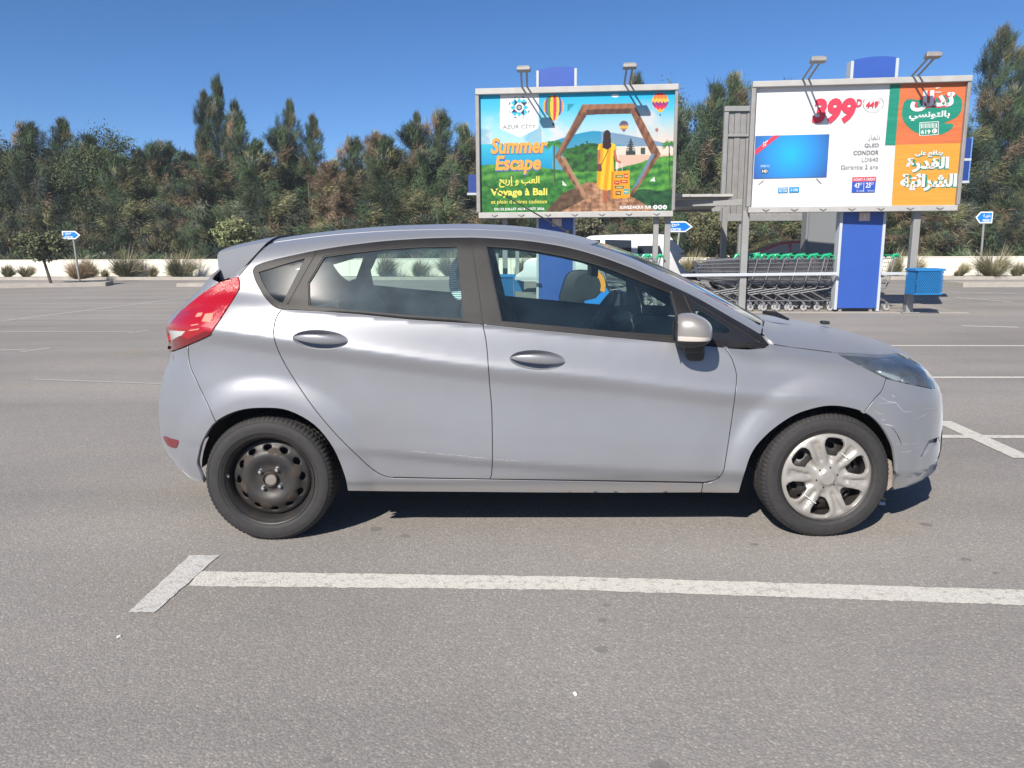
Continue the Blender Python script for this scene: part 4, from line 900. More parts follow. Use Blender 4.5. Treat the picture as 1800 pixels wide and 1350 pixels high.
for a, b, wd in (((-40, 534), (332, 534), 0.10), ((-40, 546.5), (330, 546), 0.10), ((-40, 570), (345, 521), 0.12), ((-40, 561), (320, 561), 0.10), ((-40, 583), (232, 583), 0.09), ((226, 585.3), (263, 580.5), 0.10), ((-40, 615.5), (46, 615.5), 0.09), ((37, 619), (88, 612), 0.10), ((60, 667), (300, 675.5), 0.05), ((90, 526.5), (340, 524.5), 0.12), ((-40, 506), (170, 505), 0.2)):
    stripe(a, b, wd)
for a, b, wd in (((1690, 573), (1790, 575.5), 0.10), ((1540, 608), (1900, 608.5), 0.10), ((1600, 664), (1900, 664), 0.10), ((1640, 768), (1900, 769), 0.085), ((1656, 741), (1800, 806), 0.13), ((1650, 512), (1790, 517), 0.10), ((1680, 523), (1780, 531), 0.10), ((1240, 608), (1500, 608), 0.10)):
    stripe(a, b, wd, M_line)
# oil drops, crumbs of litter, a few dark stains
M_oil = mat('oil_stain', (0.15, 0.14, 0.133), 0.75, noise=(60, 0.5, (0.21, 0.20, 0.19)))
for i, (x, y, r) in enumerate(((1057, 1090, 0.015), (1056, 1141, 0.020), (1066, 1064, 0.012), (1325, 957, 0.016), (1697, 983, 0.018), (1750, 1007, 0.012), (712, 942, 0.02), (660, 930, 0.024), (1160, 1347, 0.022), (575, 1335, 0.012), (1628, 922, 0.024))):
    p = ground(x, y); q = [(p[0] + r * (0.7 + 0.5 * random.random()) * 1.3 * math.cos(a), p[1] + r * (0.7 + 0.5 * random.random()) * math.sin(a), 0.0012) for a in np.linspace(0, 2 * math.pi, 12, endpoint=False)]
    tag(raw('oil_stain', q, [tuple(range(12))], M_oil), kind='structure')
for i, (x, y, s, lb) in enumerate(((1532, 884, 0.014, 'tiny white scrap of litter beside the front tyre, nearest it'), (1550, 887, 0.020, 'small white paper scrap on the asphalt ahead of the front tyre'), (209, 1120, 0.008, 'tiny white chip on the asphalt below the painted T'), (1011, 1221, 0.009, 'tiny pale stone on the open asphalt in the right foreground'))):
    p = ground(x, y); b = MB(); b.box((0, 0, s * 0.35), (s, s * 1.5, s * 0.7), Matrix.Rotation(0.4 + i, 3, 'Z')); o = b.build('litter_scrap', mat('white_litter', (0.75, 0.75, 0.74), 0.7), bevel=s * 0.15); o.location = (p[0], p[1], 0); tag(o, lb, 'litter', 'scraps on the asphalt')
# the lot's own direction: wall, kerbs and boards run along it
LA = math.radians(-6.6); LD = np.array([math.cos(LA), math.sin(LA)]); LN = np.array([-LD[1], LD[0]])
def wall_y(X): return 28.35 - 0.1157 * X
WALLA, WALLB = np.array([-48.0, wall_y(-48)]), np.array([60.0, wall_y(60)])
M_wall = mat('cream_wall_render', (0.84, 0.80, 0.71), 0.92, noise=(1.4, 0.7, (0.74, 0.70, 0.615)), bump=(30, 0.08))
wall = empty('boundary_wall', (0, wall_y(0), 0)); tag(wall, 'long low cream rendered wall below the row of dark trees', 'wall')
seg = 6.0; n_seg = 18
for i in range(n_seg):
    A = WALLA + (WALLB - WALLA) * i / n_seg; B = WALLA + (WALLB - WALLA) * (i + 1) / n_seg; L = np.linalg.norm(B - A); c = (A + B) / 2
    b = MB(); b.box((c[0], c[1] - wall_y(0), 0.355), (L - 0.012, 0.20, 0.71), Matrix.Rotation(LA, 3, 'Z')); b.box((c[0], c[1] - wall_y(0), 0.722), (L - 0.012, 0.24, 0.024), Matrix.Rotation(LA, 3, 'Z')); b.build('wall_panel', M_wall, wall)
for px in (552, 694):
    pass
def kerb(name, a, b, depth, h=0.13, m=M_conc):
    """raised strip whose front edge runs between two ground points"""
    A, B = np.array(a), np.array(b); d = (B - A) / np.linalg.norm(B - A); n = np.array([-d[1], d[0]])
    k = MB(); P = [A, B, B + n * depth, A + n * depth]
    k.add([(*p, 0) for p in P] + [(*p, h) for p in P], [(0, 1, 5, 4), (1, 2, 6, 5), (2, 3, 7, 6), (3, 0, 4, 7), (4, 5, 6, 7)])
    return tag(k.build(name, m, bevel=0.012), kind='structure')
M_soil = mat('dry_planting_soil', (0.25, 0.205, 0.15), 0.95, noise=(3, 0.6, (0.17, 0.14, 0.10)), bump=(40, 0.5))
kerb('kerb', (-48, wall_y(-48) - 1.15), (60, wall_y(60) - 1.15), 0.14, 0.11)
kerb('planting_bed', (-48, wall_y(-48) - 1.0), (60, wall_y(60) - 1.0), 0.88, 0.095, M_soil)
p, q = ground(-60, 508), ground(186, 503); kerb('kerb_island', p[:2], q[:2], 1.3, 0.12)
p, q = ground(1693, 505), ground(1900, 504); kerb('kerb_island', p[:2], q[:2], 1.0, 0.13)
p, q = ground(310, 504), ground(420, 504); kerb('kerb_island', p[:2], q[:2], 1.0, 0.10)
p, q = ground(1000, 551), ground(1680, 551.5); kerb('cart_bay_pad', (p[0], p[1] + 0.2), (q[0] + 0.3, q[1] + 0.10), 6.0, 0.012, mat('pale_concrete_pad', (0.32, 0.285, 0.25), 0.9, noise=(1.5, 0.6, (0.265, 0.24, 0.21)), bump=(80, 0.2)))
b = MB(); b.box((0, 0, 3.2), (24, 8, 6.4)); b.box((0, -4.05, 6.5), (24.4, 0.4, 0.3)); o = b.build('white_building', mat('white_far_wall', (0.72, 0.72, 0.71), 0.9)); q = at(1830, 424, 75.0); o.location = (q[0] + 3, 75, 0); tag(o, 'white building glimpsed between the trees behind the parking E sign', 'building')

# ------------------------------------------------------------------ vegetation
def leaf_mat(name, rough=0.75):
    m = bpy.data.materials.new(name); m.use_nodes = True; t = m.node_tree; b = t.nodes['Principled BSDF']; b.inputs['Roughness'].default_value = rough; b.inputs['Specular IOR Level'].default_value = 0.25
    a = t.nodes.new('ShaderNodeAttribute'); a.attribute_name = 'Col'
    oi = t.nodes.new('ShaderNodeObjectInfo'); hs = t.nodes.new('ShaderNodeHueSaturation')
    mr = t.nodes.new('ShaderNodeMapRange'); mr.inputs[3].default_value = 0.85; mr.inputs[4].default_value = 1.2; t.links.new(oi.outputs['Random'], mr.inputs[0]); t.links.new(mr.outputs[0], hs.inputs['Value'])
    t.links.new(a.outputs['Color'], hs.inputs['Color']); t.links.new(hs.outputs[0], b.inputs['Base Color'])
    return m
M_leaf = leaf_mat('needle_foliage'); M_bark = mat('grey_brown_bark', (0.10, 0.08, 0.065), 0.95, noise=(8, 0.6, (0.06, 0.05, 0.045)), bump=(30, 0.6))
def blades(name, base, direc, length, width, cols, m, bend=None):
    """one thin leaf per row: a folded triangle pair"""
    n = len(base); d = direc / (np.linalg.norm(direc, axis=1)[:, None] + 1e-9)
    s = np.cross(d, rng.normal(size=(n, 3))); s /= np.linalg.norm(s, axis=1)[:, None] + 1e-9
    mid = base + d * (length * 0.5)[:, None]; tip = base + d * length[:, None]
    if bend is not None: tip = tip + bend; mid = mid + bend * 0.25
    w = width[:, None] / 2
    V = np.stack([base - s * w * 0.7, base + s * w * 0.7, mid + s * w, mid - s * w, tip], 1).reshape(-1, 3)
    i = np.arange(n) * 5
    me = bpy.data.meshes.new(name)
    nl = 7 * n
    me.vertices.add(5 * n); me.vertices.foreach_set('co', V.ravel())
    loops = np.stack([i, i + 1, i + 2, i + 3, i + 3, i + 2, i + 4], 1).ravel()
    me.loops.add(nl); me.loops.foreach_set('vertex_index', loops.astype(np.int32))
    me.polygons.add(2 * n); st = np.stack([np.arange(n) * 7, np.arange(n) * 7 + 4], 1).ravel(); me.polygons.foreach_set('loop_start', st.astype(np.int32))
    try: me.polygons.foreach_set('loop_total', np.tile([4, 3], n).astype(np.int32))
    except Exception: pass
    me.update(calc_edges=True); me.validate()
    ca = me.color_attributes.new('Col', 'FLOAT_COLOR', 'POINT'); c4 = np.ones((n, 5, 4)); c4[:, :, :3] = cols[:, None]; ca.data.foreach_set('color', c4.ravel().astype(np.float32))
    me.materials.append(m); return me
GREEN = np.array([0.066, 0.100, 0.050]); DARK = np.array([0.038, 0.058, 0.048]); OLIVE = np.array([0.155, 0.152, 0.078]); BROWN = np.array([0.175, 0.128, 0.084]); GREY = np.array([0.150, 0.155, 0.118])
def casuarina(seed, H, R, leaders, brown=0.2, lift=0.1, fill=1.0):
    """unit tree: hanging needle sprays round one or more leaders; returns crown and trunk meshes"""
    r = np.random.default_rng(seed); cl = []; tips = []
    trunk = MB(); trunk.tube([(0, 0, 0), (0.05, 0, H * 0.3), (0.02, 0.03, H * 0.6)], [0.15, 0.11, 0.05], 8)
    for li in range(leaders):
        lx = (li - (leaders - 1) / 2) * R * 0.75 + r.normal() * 0.15; ly = r.normal() * 0.3; h = H * (1.0 if li == leaders // 2 else r.uniform(0.68, 0.9)); lean = r.normal() * 0.05
        trunk.tube([(lx * 0.2, ly * 0.2, H * 0.12), (lx * 0.7, ly * 0.7, h * 0.45), (lx + lean * h, ly, h * 0.97)], [0.09, 0.06, 0.012], 6)
        nb = int(64 * fill)
        for k in range(nb):
            t = (k + r.random()) / nb; z = h * (0.04 + 0.95 * t)
            rad = R / (0.55 + 0.45 * leaders) * (0.35 + 0.9 * math.sin(math.pi * (0.15 + 0.7 * t)) ** 0.8) * (1 - t ** 1.8) ** 0.8 + 0.10
            a = r.uniform(0, 2 * math.pi); ln = rad * r.uniform(0.4, 1.3); up = (0.12 + 0.75 * t) * ln
            b0 = np.array([lx * (0.3 + 0.7 * t) + lean * z, ly, z - up * 0.3]); b1 = b0 + np.array([math.cos(a) * ln, math.sin(a) * ln, up])
            if k % 3 == 0: trunk.tube([b0, (b0 + b1) / 2 + [0, 0, 0.05], b1], [0.025, 0.018, 0.006], 4, caps=False)
            hue = r.random(); c = (BROWN if hue < brown else OLIVE if hue < brown + 0.17 else GREY if hue < brown + 0.26 else GREEN if hue < brown + 0.68 else DARK) * r.uniform(0.55, 1.45)
            for s in np.linspace(0.25, 1.05, 5): cl.append((b0 + (b1 - b0) * s + r.normal(size=3) * 0.10, c * r.uniform(0.85, 1.15), t, a))
    base, di, ln_, wd, co = [], [], [], [], []
    for p, c, t, a in cl:
        m_ = int(76)
        kk = 1 - 0.55 * t; off = r.normal(size=(m_, 3)) * [0.15 * kk, 0.15 * kk, 0.21 * kk]; base.append(p + off)
        droop = -0.75 + 1.75 * t ** 1.5
        d = r.normal(size=(m_, 3)) * 0.38 + np.array([math.cos(a) * 0.45 + 0.22, math.sin(a) * 0.45, droop + lift]); di.append(d)
        ln_.append(r.uniform(0.12, 0.36, m_)); wd.append(r.uniform(0.009, 0.021, m_)); co.append(np.tile(c, (m_, 1)) * r.uniform(0.7, 1.35, (m_, 1)))
    base, di, ln_, wd, co = map(np.concatenate, (base, di, ln_, wd, co)); base[:, 2] = np.maximum(base[:, 2], 0.05)
    global rng
    me = blades('crown', base, di, ln_, wd, co, M_leaf)
    o = trunk.build('trunk', M_bark); tm = o.data; bpy.data.objects.remove(o)
    return me, tm
def broadleaf(seed, H, R, col, n=2600, zc=0.68, leaf=(0.05, 0.11)):
    r = np.random.default_rng(seed); nc = 110; cen = r.normal(size=(nc, 3)); cen /= np.linalg.norm(cen, axis=1)[:, None]; cen *= (r.random((nc, 1)) ** 0.4) * [R, R, R * 0.8]; cen[:, 2] += H * zc
    k = r.integers(0, nc, n); base = cen[k] + r.normal(size=(n, 3)) * R * 0.095; tone = r.uniform(0.6, 1.4, nc)
    co = np.array(col)[None] * tone[k][:, None] * r.uniform(0.7, 1.3, (n, 1))
    me = blades('crown', base, r.normal(size=(n, 3)) + [0.1, 0, -0.3], r.uniform(*leaf, n), r.uniform(leaf[0] * 0.5, leaf[1] * 0.5, n), co, M_leaf)
    tr = MB(); tr.tube([(0, 0, 0), (0.03, 0, H * 0.4), (0, 0, H * 0.75)], [0.05, 0.04, 0.02], 7)
    for i in range(7):
        c = cen[r.integers(0, nc)]; tr.tube([(0, 0, H * (0.3 + 0.05 * i)), c], [0.02, 0.006], 4, caps=False)
    o = tr.build('trunk', M_bark); tm = o.data; bpy.data.objects.remove(o); return me, tm
VAR = {}
def variant(k):
    if k not in VAR:
        VAR[k] = {'tall': lambda: casuarina(11, 8, 1.2, 1, 0.02, 0.2), 'tall2': lambda: casuarina(12, 8, 1.8, 3, 0.03, 0.2), 'twin': lambda: casuarina(13, 7, 1.95, 2, 0.08), 'bushy': lambda: casuarina(14, 6, 2.5, 3, 0.03, -0.02),
                  'bushy2': lambda: casuarina(15, 6, 2.7, 3, 0.10, 0.0), 'brown': lambda: casuarina(16, 6, 1.25, 1, 0.85, -0.05), 'spire': lambda: casuarina(17, 7, 1.3, 1, 0.07, 0.1), 'round': lambda: broadleaf(18, 6, 2.1, (0.075, 0.098, 0.045), 26000, 0.64, (0.05, 0.11)), 'weep': lambda: casuarina(19, 5, 2.0, 2, 0.12, -0.35), 'low': lambda: casuarina(20, 3.4, 1.9, 2, 0.15, -0.3)}[k]()
    return VAR[k]
NATH = dict(tall=8, tall2=8, twin=7, bushy=6, bushy2=6, brown=6, spire=7, round=6.0 * 0.97, weep=5, low=3.4)
def tree(k, px, topy, back, wide, label, name='casuarina_tree', group='trees behind the cream wall', lean=0.0):
    me, tm = variant(k); Y = wall_y(0) + back
    X = at(px, 430, Y)[0]; Y = wall_y(X) + back; P = at(px, topy, Y); X = at(px, 430, Y)[0]
    hs = P[2] / (NATH[k] * 1.03)
    e = empty(name, (X, Y, 0), rz=0.0); e.scale = (wide, wide, hs); e.rotation_euler = (0, lean, random.uniform(-0.5, 0.5))
    for nm, d in (('crown', me), ('trunk', tm)): mesh_obj(nm, d, None, e)
    return tag(e, label, 'tree', group)
T_ = [('bushy', -30, 245, 4, 1.0, 'dark green casuarina cut by the left edge of the photo'), ('round', 22, 232, 3.5, 0.95, 'rounded green tree at the left edge above the small olive tree'), ('spire', 62, 214, 4.5, 1.15, 'green casuarina with a soft rounded top near the left edge'), ('tall', 104, 203, 4.5, 0.9, 'dark casuarina whose pointed tip bends right above the left direction sign'), ('bushy', 150, 236, 3.5, 0.9, 'bushy olive casuarina right of the bent pointed tip'), ('round', 196, 212, 4.5, 0.95, 'bright green bushy tree, tallest round crown at left'), ('twin', 250, 246, 3.2, 0.9, 'olive brown casuarina right of the bright green round crown'), ('spire', 300, 248, 4, 0.9, 'grey green feathery casuarina before the tall dark spires'), ('weep', 345, 275, 2.6, 1.1, 'weeping olive casuarina below the tall dark spires'),
      ('tall', 366, 154, 4.2, 0.58, 'slim dark casuarina spire left of the tallest one'), ('tall2', 394, 132, 4.6, 0.62, 'tallest dark casuarina spire, thin trunk showing, above the spoiler'), ('spire', 424, 195, 4.0, 0.7, 'short dark casuarina shoulder just right of the tallest spire'), ('twin', 470, 216, 3.6, 0.95, 'olive casuarina with a broad top left of the twin dark spires'), ('tall', 503, 172, 4.4, 0.62, 'dark casuarina spire leaning left above the rear quarter window'), ('tall', 548, 198, 4.2, 0.60, 'dark casuarina spire, second of the pair above the rear door'), ('brown', 578, 282, 2.8, 0.95, 'rust brown dying casuarina above the rear door'), ('spire', 628, 240, 3.8, 0.85, 'thin grey casuarina with bare tips right of the brown one'), ('brown', 657, 232, 3.6, 0.85, 'brown tipped casuarina left of the tall brown pair'), ('twin', 700, 210, 3.4, 1.0, 'brown and olive casuarina with a fraying crown'), ('tall', 722, 194, 4.4, 0.56, 'dark casuarina spire beside the brown crown'), ('spire', 776, 192, 4.2, 0.85, 'green casuarina with a thin tip left of the travel billboard'), ('bushy2', 826, 222, 3.8, 0.85, 'brown green bushy casuarina at the left edge of the travel billboard'),
      ('twin', 905, 235, 4.0, 1.0, 'casuarina mostly hidden behind the left part of the travel billboard'), ('bushy', 985, 240, 4.0, 1.1, 'casuarina mostly hidden behind the middle of the travel billboard'), ('spire', 1112, 128, 6.5, 0.7, 'thin casuarina tip poking up behind the right billboard lamp'), ('bushy2', 1070, 240, 3.6, 1.0, 'casuarina seen only below the travel billboard, above the white van'), ('round', 1166, 133, 6.5, 0.75, 'rounded dark green tree top just right of the travel billboard'), ('bushy', 1222, 150, 4.2, 1.0, 'dark green casuarina between the two billboards, nearer the travel one'), ('bushy2', 1282, 132, 4.6, 1.0, 'dense brown green casuarina between the two billboards, beside the television one'), ('bushy', 1350, 150, 5.0, 1.0, 'casuarina hidden behind the left half of the television billboard'), ('twin', 1430, 170, 4.2, 1.1, 'casuarina seen below the television billboard behind the maroon car'), ('bushy2', 1500, 160, 5, 1.0, 'casuarina hidden behind the middle of the television billboard'), ('brown', 1585, 330, 2.6, 1.0, 'brown dry casuarina below the television billboard right of the blue pillar'), ('bushy', 1625, 180, 4.0, 1.0, 'casuarina hidden behind the right end of the television billboard'), ('spire', 1660, 175, 5.5, 0.8, 'wispy casuarina just behind the right edge of the television billboard'),
      ('tall', 1690, 38, 4.4, 0.95, 'tallest wind-bent casuarina at right, its tip leaning right'), ('spire', 1742, 150, 3.6, 0.95, 'open casuarina below the tall wind-bent one'), ('tall', 1768, 74, 4.0, 0.75, 'slim casuarina spire near the right edge of the photo'), ('tall2', 1815, 72, 4.4, 0.8, 'casuarina cut by the right edge of the photo'), ('low', 1775, 345, 2.4, 1.0, 'low bushy casuarina behind the parking E sign'), ('low', 60, 360, 2.4, 1.2, 'low dark weeping casuarina behind the small olive tree'), ('low', 200, 370, 2.2, 1.3, 'low weeping casuarina just above the wall right of the left direction sign'), ('low', 285, 380, 2.0, 1.0, 'small low weeping casuarina above the two grass clumps at left'), ('weep', 325, 330, 2.2, 0.7, 'grey weeping casuarina hanging down to the wall left of the spoiler'), ('low', 470, 350, 2.2, 1.2, 'low olive casuarina just above the rear roof of the car'), ('low', 640, 360, 2.2, 1.3, 'low casuarina just above the middle of the car roof'), ('low', 770, 350, 2.3, 1.2, 'low casuarina beside the lower left corner of the travel billboard'), ('low', 1120, 385, 2.2, 1.2, 'low grey green casuarina above the white van'), ('low', 1240, 350, 2.2, 1.1, 'low casuarina behind the arrow sign between the billboards'), ('low', 1370, 385, 2.2, 1.2, 'low casuarina above the maroon car'), ('low', 1650, 365, 2.2, 1.1, 'low dark casuarina above the right-hand blue bin')]
T_ += [('bushy', x, y, b, w, l) for x, y, b, w, l in ((10, 268, 6.5, 1.1, 'bushy casuarina in the rear row at the far left'), (90, 262, 6.8, 1.1, 'bushy rear row casuarina behind the left direction sign'), (170, 258, 6.5, 1.1, 'bushy rear row casuarina behind the bright green round crown'), (238, 264, 6.8, 1.1, 'bushy rear row casuarina left of the tall dark spires'), (320, 268, 6.4, 1.1, 'bushy rear row casuarina filling the dip before the tall spires'), (445, 272, 6.6, 1.1, 'bushy rear row casuarina between the tallest spire and the twin spires'), (520, 276, 6.6, 1.1, 'bushy rear row casuarina behind the twin dark spires'), (600, 290, 6.4, 1.1, 'bushy rear row casuarina in the dip above the rear door'), (675, 268, 6.6, 1.1, 'bushy rear row casuarina behind the brown crowns'), (750, 262, 6.6, 1.1, 'bushy rear row casuarina left of the travel billboard'), (810, 262, 6.2, 1.0, 'bushy rear row casuarina against the left edge of the travel billboard'))]
for k, px, ty, bk, wd, lb in T_:
    tree(k, px, ty, bk, wd, lb, name='round_tree' if k == 'round' else 'casuarina_tree', lean=0.05 if 'wind-bent' in lb else random.uniform(-0.01, 0.02))
def small_tree(px, cy, ry, base, lean_px, label, seed, col=(0.11, 0.125, 0.062)):
    g = ground(*base, 0.1); Y = g[1]; top = at(px, cy - ry, Y); c = at(px, cy, Y); R = ry * Y / FPX * 1.1
    r = np.random.default_rng(seed); me, tm = broadleaf(seed, 1.0, R, col, 4600, 0.0, (0.05, 0.11))
    e = empty('olive_tree', (g[0], Y, 0.1)); o = mesh_obj('crown', me, None, e); o.location = (c[0] - g[0], 0, c[2] - 0.1); o.scale = (1.25, 1.1, 1.0)
    b = MB(); b.tube([(0, 0, -0.1), (0.5 * (c[0] - g[0]), 0, 0.5 * (c[2] - 0.1)), (c[0] - g[0], 0, c[2] - 0.1)], [0.05, 0.042, 0.03], 8); b.build('trunk', M_bark, e); bpy.data.meshes.remove(tm)
    return tag(e, label, 'tree', 'small clipped trees in the beds')
small_tree(68, 432, 30, (91, 499), 0, 'small olive tree with a round crown on a leaning trunk at far left', 31)
small_tree(411, 411, 25, (405, 497), 0, 'small round light green tree right behind the car spoiler', 32, (0.16, 0.18, 0.085))
small_tree(1258, 400, 38, (1262, 485), 0, 'small broad-leaved tree between the billboards beside the arrow sign', 33, (0.14, 0.14, 0.075))
small_tree(1022, 402, 30, (1020, 490), 0, 'small pale leafed tree below the travel billboard right of its blue pillar', 34, (0.14, 0.14, 0.09))
def grass(px, basey, wpx, hpx, label, seed, dry=0.35, name='grass_clump', front=0.75):
    r = np.random.default_rng(seed); X = at(px, 440, 28)[0]; Y = wall_y(X) - front; X = at(px, 440, Y)[0]
    w = wpx * Y / FPX; h = hpx * Y / FPX; n = int(900 + 900 * w)
    a = r.uniform(0, 2 * math.pi, n); q = np.sqrt(r.random(n)); base = np.stack([np.cos(a) * q * w * 0.14, np.sin(a) * q * w * 0.14, np.zeros(n)], 1)
    sp = r.uniform(0.0, 1.0, n); d = np.stack([np.cos(a) * sp * 0.55 * w / h, np.sin(a) * sp * 0.55 * w / h, np.ones(n)], 1) + r.normal(size=(n, 3)) * 0.10; L = h * r.uniform(0.45, 1.02, n)
    bend = np.stack([np.cos(a) * 0.26 * w + 0.06, np.sin(a) * 0.16 * w, -0.26 * L], 1) * (sp * r.uniform(0.4, 1.3, n))[:, None]
    mixv = (r.random(n) < dry)[:, None]; co = np.where(mixv, np.array([0.30, 0.25, 0.14] if dry < 0.8 else [0.36, 0.24, 0.14]), np.array([0.105, 0.125, 0.055])) * r.uniform(0.65, 1.3, (n, 1))
    k2 = r.random(n) < 0.10; L = np.where(k2, h * r.uniform(0.95, 1.3, n), L); co = np.where(k2[:, None], np.array([0.36, 0.30, 0.21]) * r.uniform(0.7, 1.2, (n, 1)), co); bend = bend + np.where(k2, 0.10 * h, 0.0)[:, None] * np.array([1.0, 0, 0.0])
    skew = r.uniform(0.0, 0.25); d = d + np.array([skew, 0, 0]); L = L * (0.75 + 0.35 * np.sin(a * r.integers(1, 4) + r.uniform(0, 6)))
    me = blades('leaves', base, d, L, r.uniform(0.007, 0.016, n), co, M_leaf, bend); o = mesh_obj(name, me); o.location = (X, Y, 0.09); o.name = name
    return tag(o, label, 'plant', 'grass clumps along the cream wall')
grass(8, 488, 26, 26, 'grass clump cut by the left edge of the photo', 41); grass(40, 489, 28, 24, 'thin pale grass tuft left of the leaning olive trunk', 42, 0.5); grass(152, 488, 34, 34, 'green grass clump just right of the dry brown bush', 43, 0.25); grass(178, 490, 16, 16, 'tiny grass tuft left of the two big clumps', 44, 0.5)
grass(218, 490, 66, 48, 'large green grass clump, left of the two big ones before the spoiler', 45, 0.25); grass(263, 490, 20, 22, 'small grass tuft between the two big clumps', 46, 0.5); grass(312, 489, 64, 46, 'large dense grass clump closest to the car spoiler', 47, 0.12)
grass(672, 490, 38, 44, 'grass clump seen through the rear door window, leftmost', 48, 0.2); grass(733, 490, 34, 34, 'smaller grass clump in the middle of the rear door window', 49, 0.2); grass(790, 490, 50, 46, 'wide grass clump at the right end of the rear door window', 50, 0.25); grass(915, 490, 32, 36, 'dry grass clump seen through the front door window', 51, 0.5)
grass(1212, 482, 52, 44, 'feathery grass clump below the arrow sign between the billboards', 52, 0.45); grass(1603, 487, 34, 40, 'dry grass clump behind the right billboard post', 53, 0.6); grass(1572, 485, 36, 46, 'feathery grass clump behind the last cart handle', 54, 0.4); grass(1690, 487, 30, 28, 'small grass clump right of the blue bin', 55, 0.45); grass(1748, 488, 66, 50, 'large feathery grass clump at the foot of the parking E sign', 56, 0.45); grass(1792, 488, 30, 28, 'grass clump at the right edge of the photo', 57, 0.4)
grass(135, 499, 60, 40, 'dry brown shrub on the kerb beside the left direction sign', 58, 0.9, 'dry_shrub', 2.2)
# ------------------------------------------------------------------ lettering
AR = {'ا': (0xFE8D, 0xFE8E, 0, 0), 'أ': (0xFE83, 0xFE84, 0, 0), 'إ': (0xFE87, 0xFE88, 0, 0), 'ب': (0xFE8F, 0xFE90, 0xFE91, 0xFE92), 'ت': (0xFE95, 0xFE96, 0xFE97, 0xFE98), 'ة': (0xFE93, 0xFE94, 0, 0), 'ج': (0xFE9D, 0xFE9E, 0xFE9F, 0xFEA0), 'ح': (0xFEA1, 0xFEA2, 0xFEA3, 0xFEA4), 'خ': (0xFEA5, 0xFEA6, 0xFEA7, 0xFEA8), 'د': (0xFEA9, 0xFEAA, 0, 0), 'ر': (0xFEAD, 0xFEAE, 0, 0), 'ز': (0xFEAF, 0xFEB0, 0, 0), 'س': (0xFEB1, 0xFEB2, 0xFEB3, 0xFEB4), 'ش': (0xFEB5, 0xFEB6, 0xFEB7, 0xFEB8), 'ع': (0xFEC9, 0xFECA, 0xFECB, 0xFECC), 'ف': (0xFED1, 0xFED2, 0xFED3, 0xFED4), 'ق': (0xFED5, 0xFED6, 0xFED7, 0xFED8), 'ل': (0xFEDD, 0xFEDE, 0xFEDF, 0xFEE0), 'م': (0xFEE1, 0xFEE2, 0xFEE3, 0xFEE4), 'ن': (0xFEE5, 0xFEE6, 0xFEE7, 0xFEE8), 'و': (0xFEED, 0xFEEE, 0, 0), 'ى': (0xFEEF, 0xFEF0, 0, 0), 'ي': (0xFEF1, 0xFEF2, 0xFEF3, 0xFEF4), 'ئ': (0xFE89, 0xFE8A, 0xFE8B, 0xFE8C)}
def arabic(s):
    """joined letter forms in left-to-right drawing order"""
    words = []
    for w in s.split(' '):
        out = []
        for i, ch in enumerate(w):
            if ch not in AR: out.append(ch); continue
            prev = i > 0 and w[i - 1] in AR and AR[w[i - 1]][2]; nxt = i + 1 < len(w) and w[i + 1] in AR and AR[ch][2]
            out.append(chr(AR[ch][3 if prev and nxt else 1 if prev else 2 if nxt else 0]))
        words.append(''.join(out[::-1]))
    return ' '.join(words[::-1])
def glyphs(s, bold=0.0, shear=0.0):
    cu = bpy.data.curves.new('t', 'FONT'); cu.body = s; cu.size = 1.0; cu.offset = bold; cu.shear = shear; cu.resolution_u = 3; cu.fill_mode = 'FRONT'
    ob = bpy.data.objects.new('t', cu); COL.objects.link(ob); bpy.context.view_layer.update()
    me = bpy.data.meshes.new_from_object(ob.evaluated_get(bpy.context.evaluated_depsgraph_get())); bpy.data.objects.remove(ob); bpy.data.curves.remove(cu)
    n = len(me.vertices); V = np.empty(n * 3); me.vertices.foreach_get('co', V); V = V.reshape(-1, 3); Fc = [tuple(p.vertices) for p in me.polygons]; bpy.data.meshes.remove(me)
    if n == 0: return np.zeros((0, 2)), []
    V = V[:, :2]; return V, Fc
class Board:
    """a flat sign standing in the lot: metres along its face, up, and out of it"""
    def __init__(self, A, B, z0, z1):
        self.A = np.array([A[0], A[1], z0]); d = np.array([B[0] - A[0], B[1] - A[1], 0]); self.W = np.linalg.norm(d); self.u = d / self.W; self.H = z1 - z0; self.up = np.array([0, 0, 1.0]); self.n = np.cross(self.u, self.up)
        self.yaw = math.atan2(self.u[1], self.u[0]); self.root = None
    def local(self, s, t, o=0.0): return np.array([s, -o, t])       # in the space of the board's Empty
    def flat(self, name, pts, m, o, par=None, depth=0.0):
        """filled outline of (s, t) points lying o in front of the face"""
        n = len(pts); V = [self.local(s, t, o) for s, t in pts]; r = delaunay_2d_cdt([Vector(map(float, p)) for p in pts], [], [list(range(n))], 1, 1e-7)
        V = [self.local(p.x, p.y, o) for p in r[0]]; return raw(name, V, [f for f in r[2]], m, par or self.root)
    def text(self, name, s, x, y, h, m, o=0.004, width=None, bold=0.0, shear=0.0, right=False, centre=False, par=None, skew=0.0):
        V, Fc = glyphs(s, bold, shear)
        if len(V) == 0: return None
        lo, hi = V.min(0), V.max(0); V = (V - lo) * (h / (hi[1] - lo[1]))
        if width: V[:, 0] *= width / V[:, 0].max()
        w = V[:, 0].max(); off = -w if right else -w / 2 if centre else 0
        return raw(name, [self.local(x + off + a, y + b + skew * a, o) for a, b in V], Fc, m, par or self.root)
def pm(name, col, rough=0.55): return mat('print_' + name, col, rough, spec=0.3)
M_frame = mat('weathered_grey_frame', (0.27, 0.262, 0.252), 0.55, 0.2, noise=(7, 0.5, (0.21, 0.20, 0.19)))
M_frame_l = mat('pale_grey_frame', (0.40, 0.395, 0.385), 0.6, 0.1, noise=(5, 0.5, (0.33, 0.32, 0.305)))
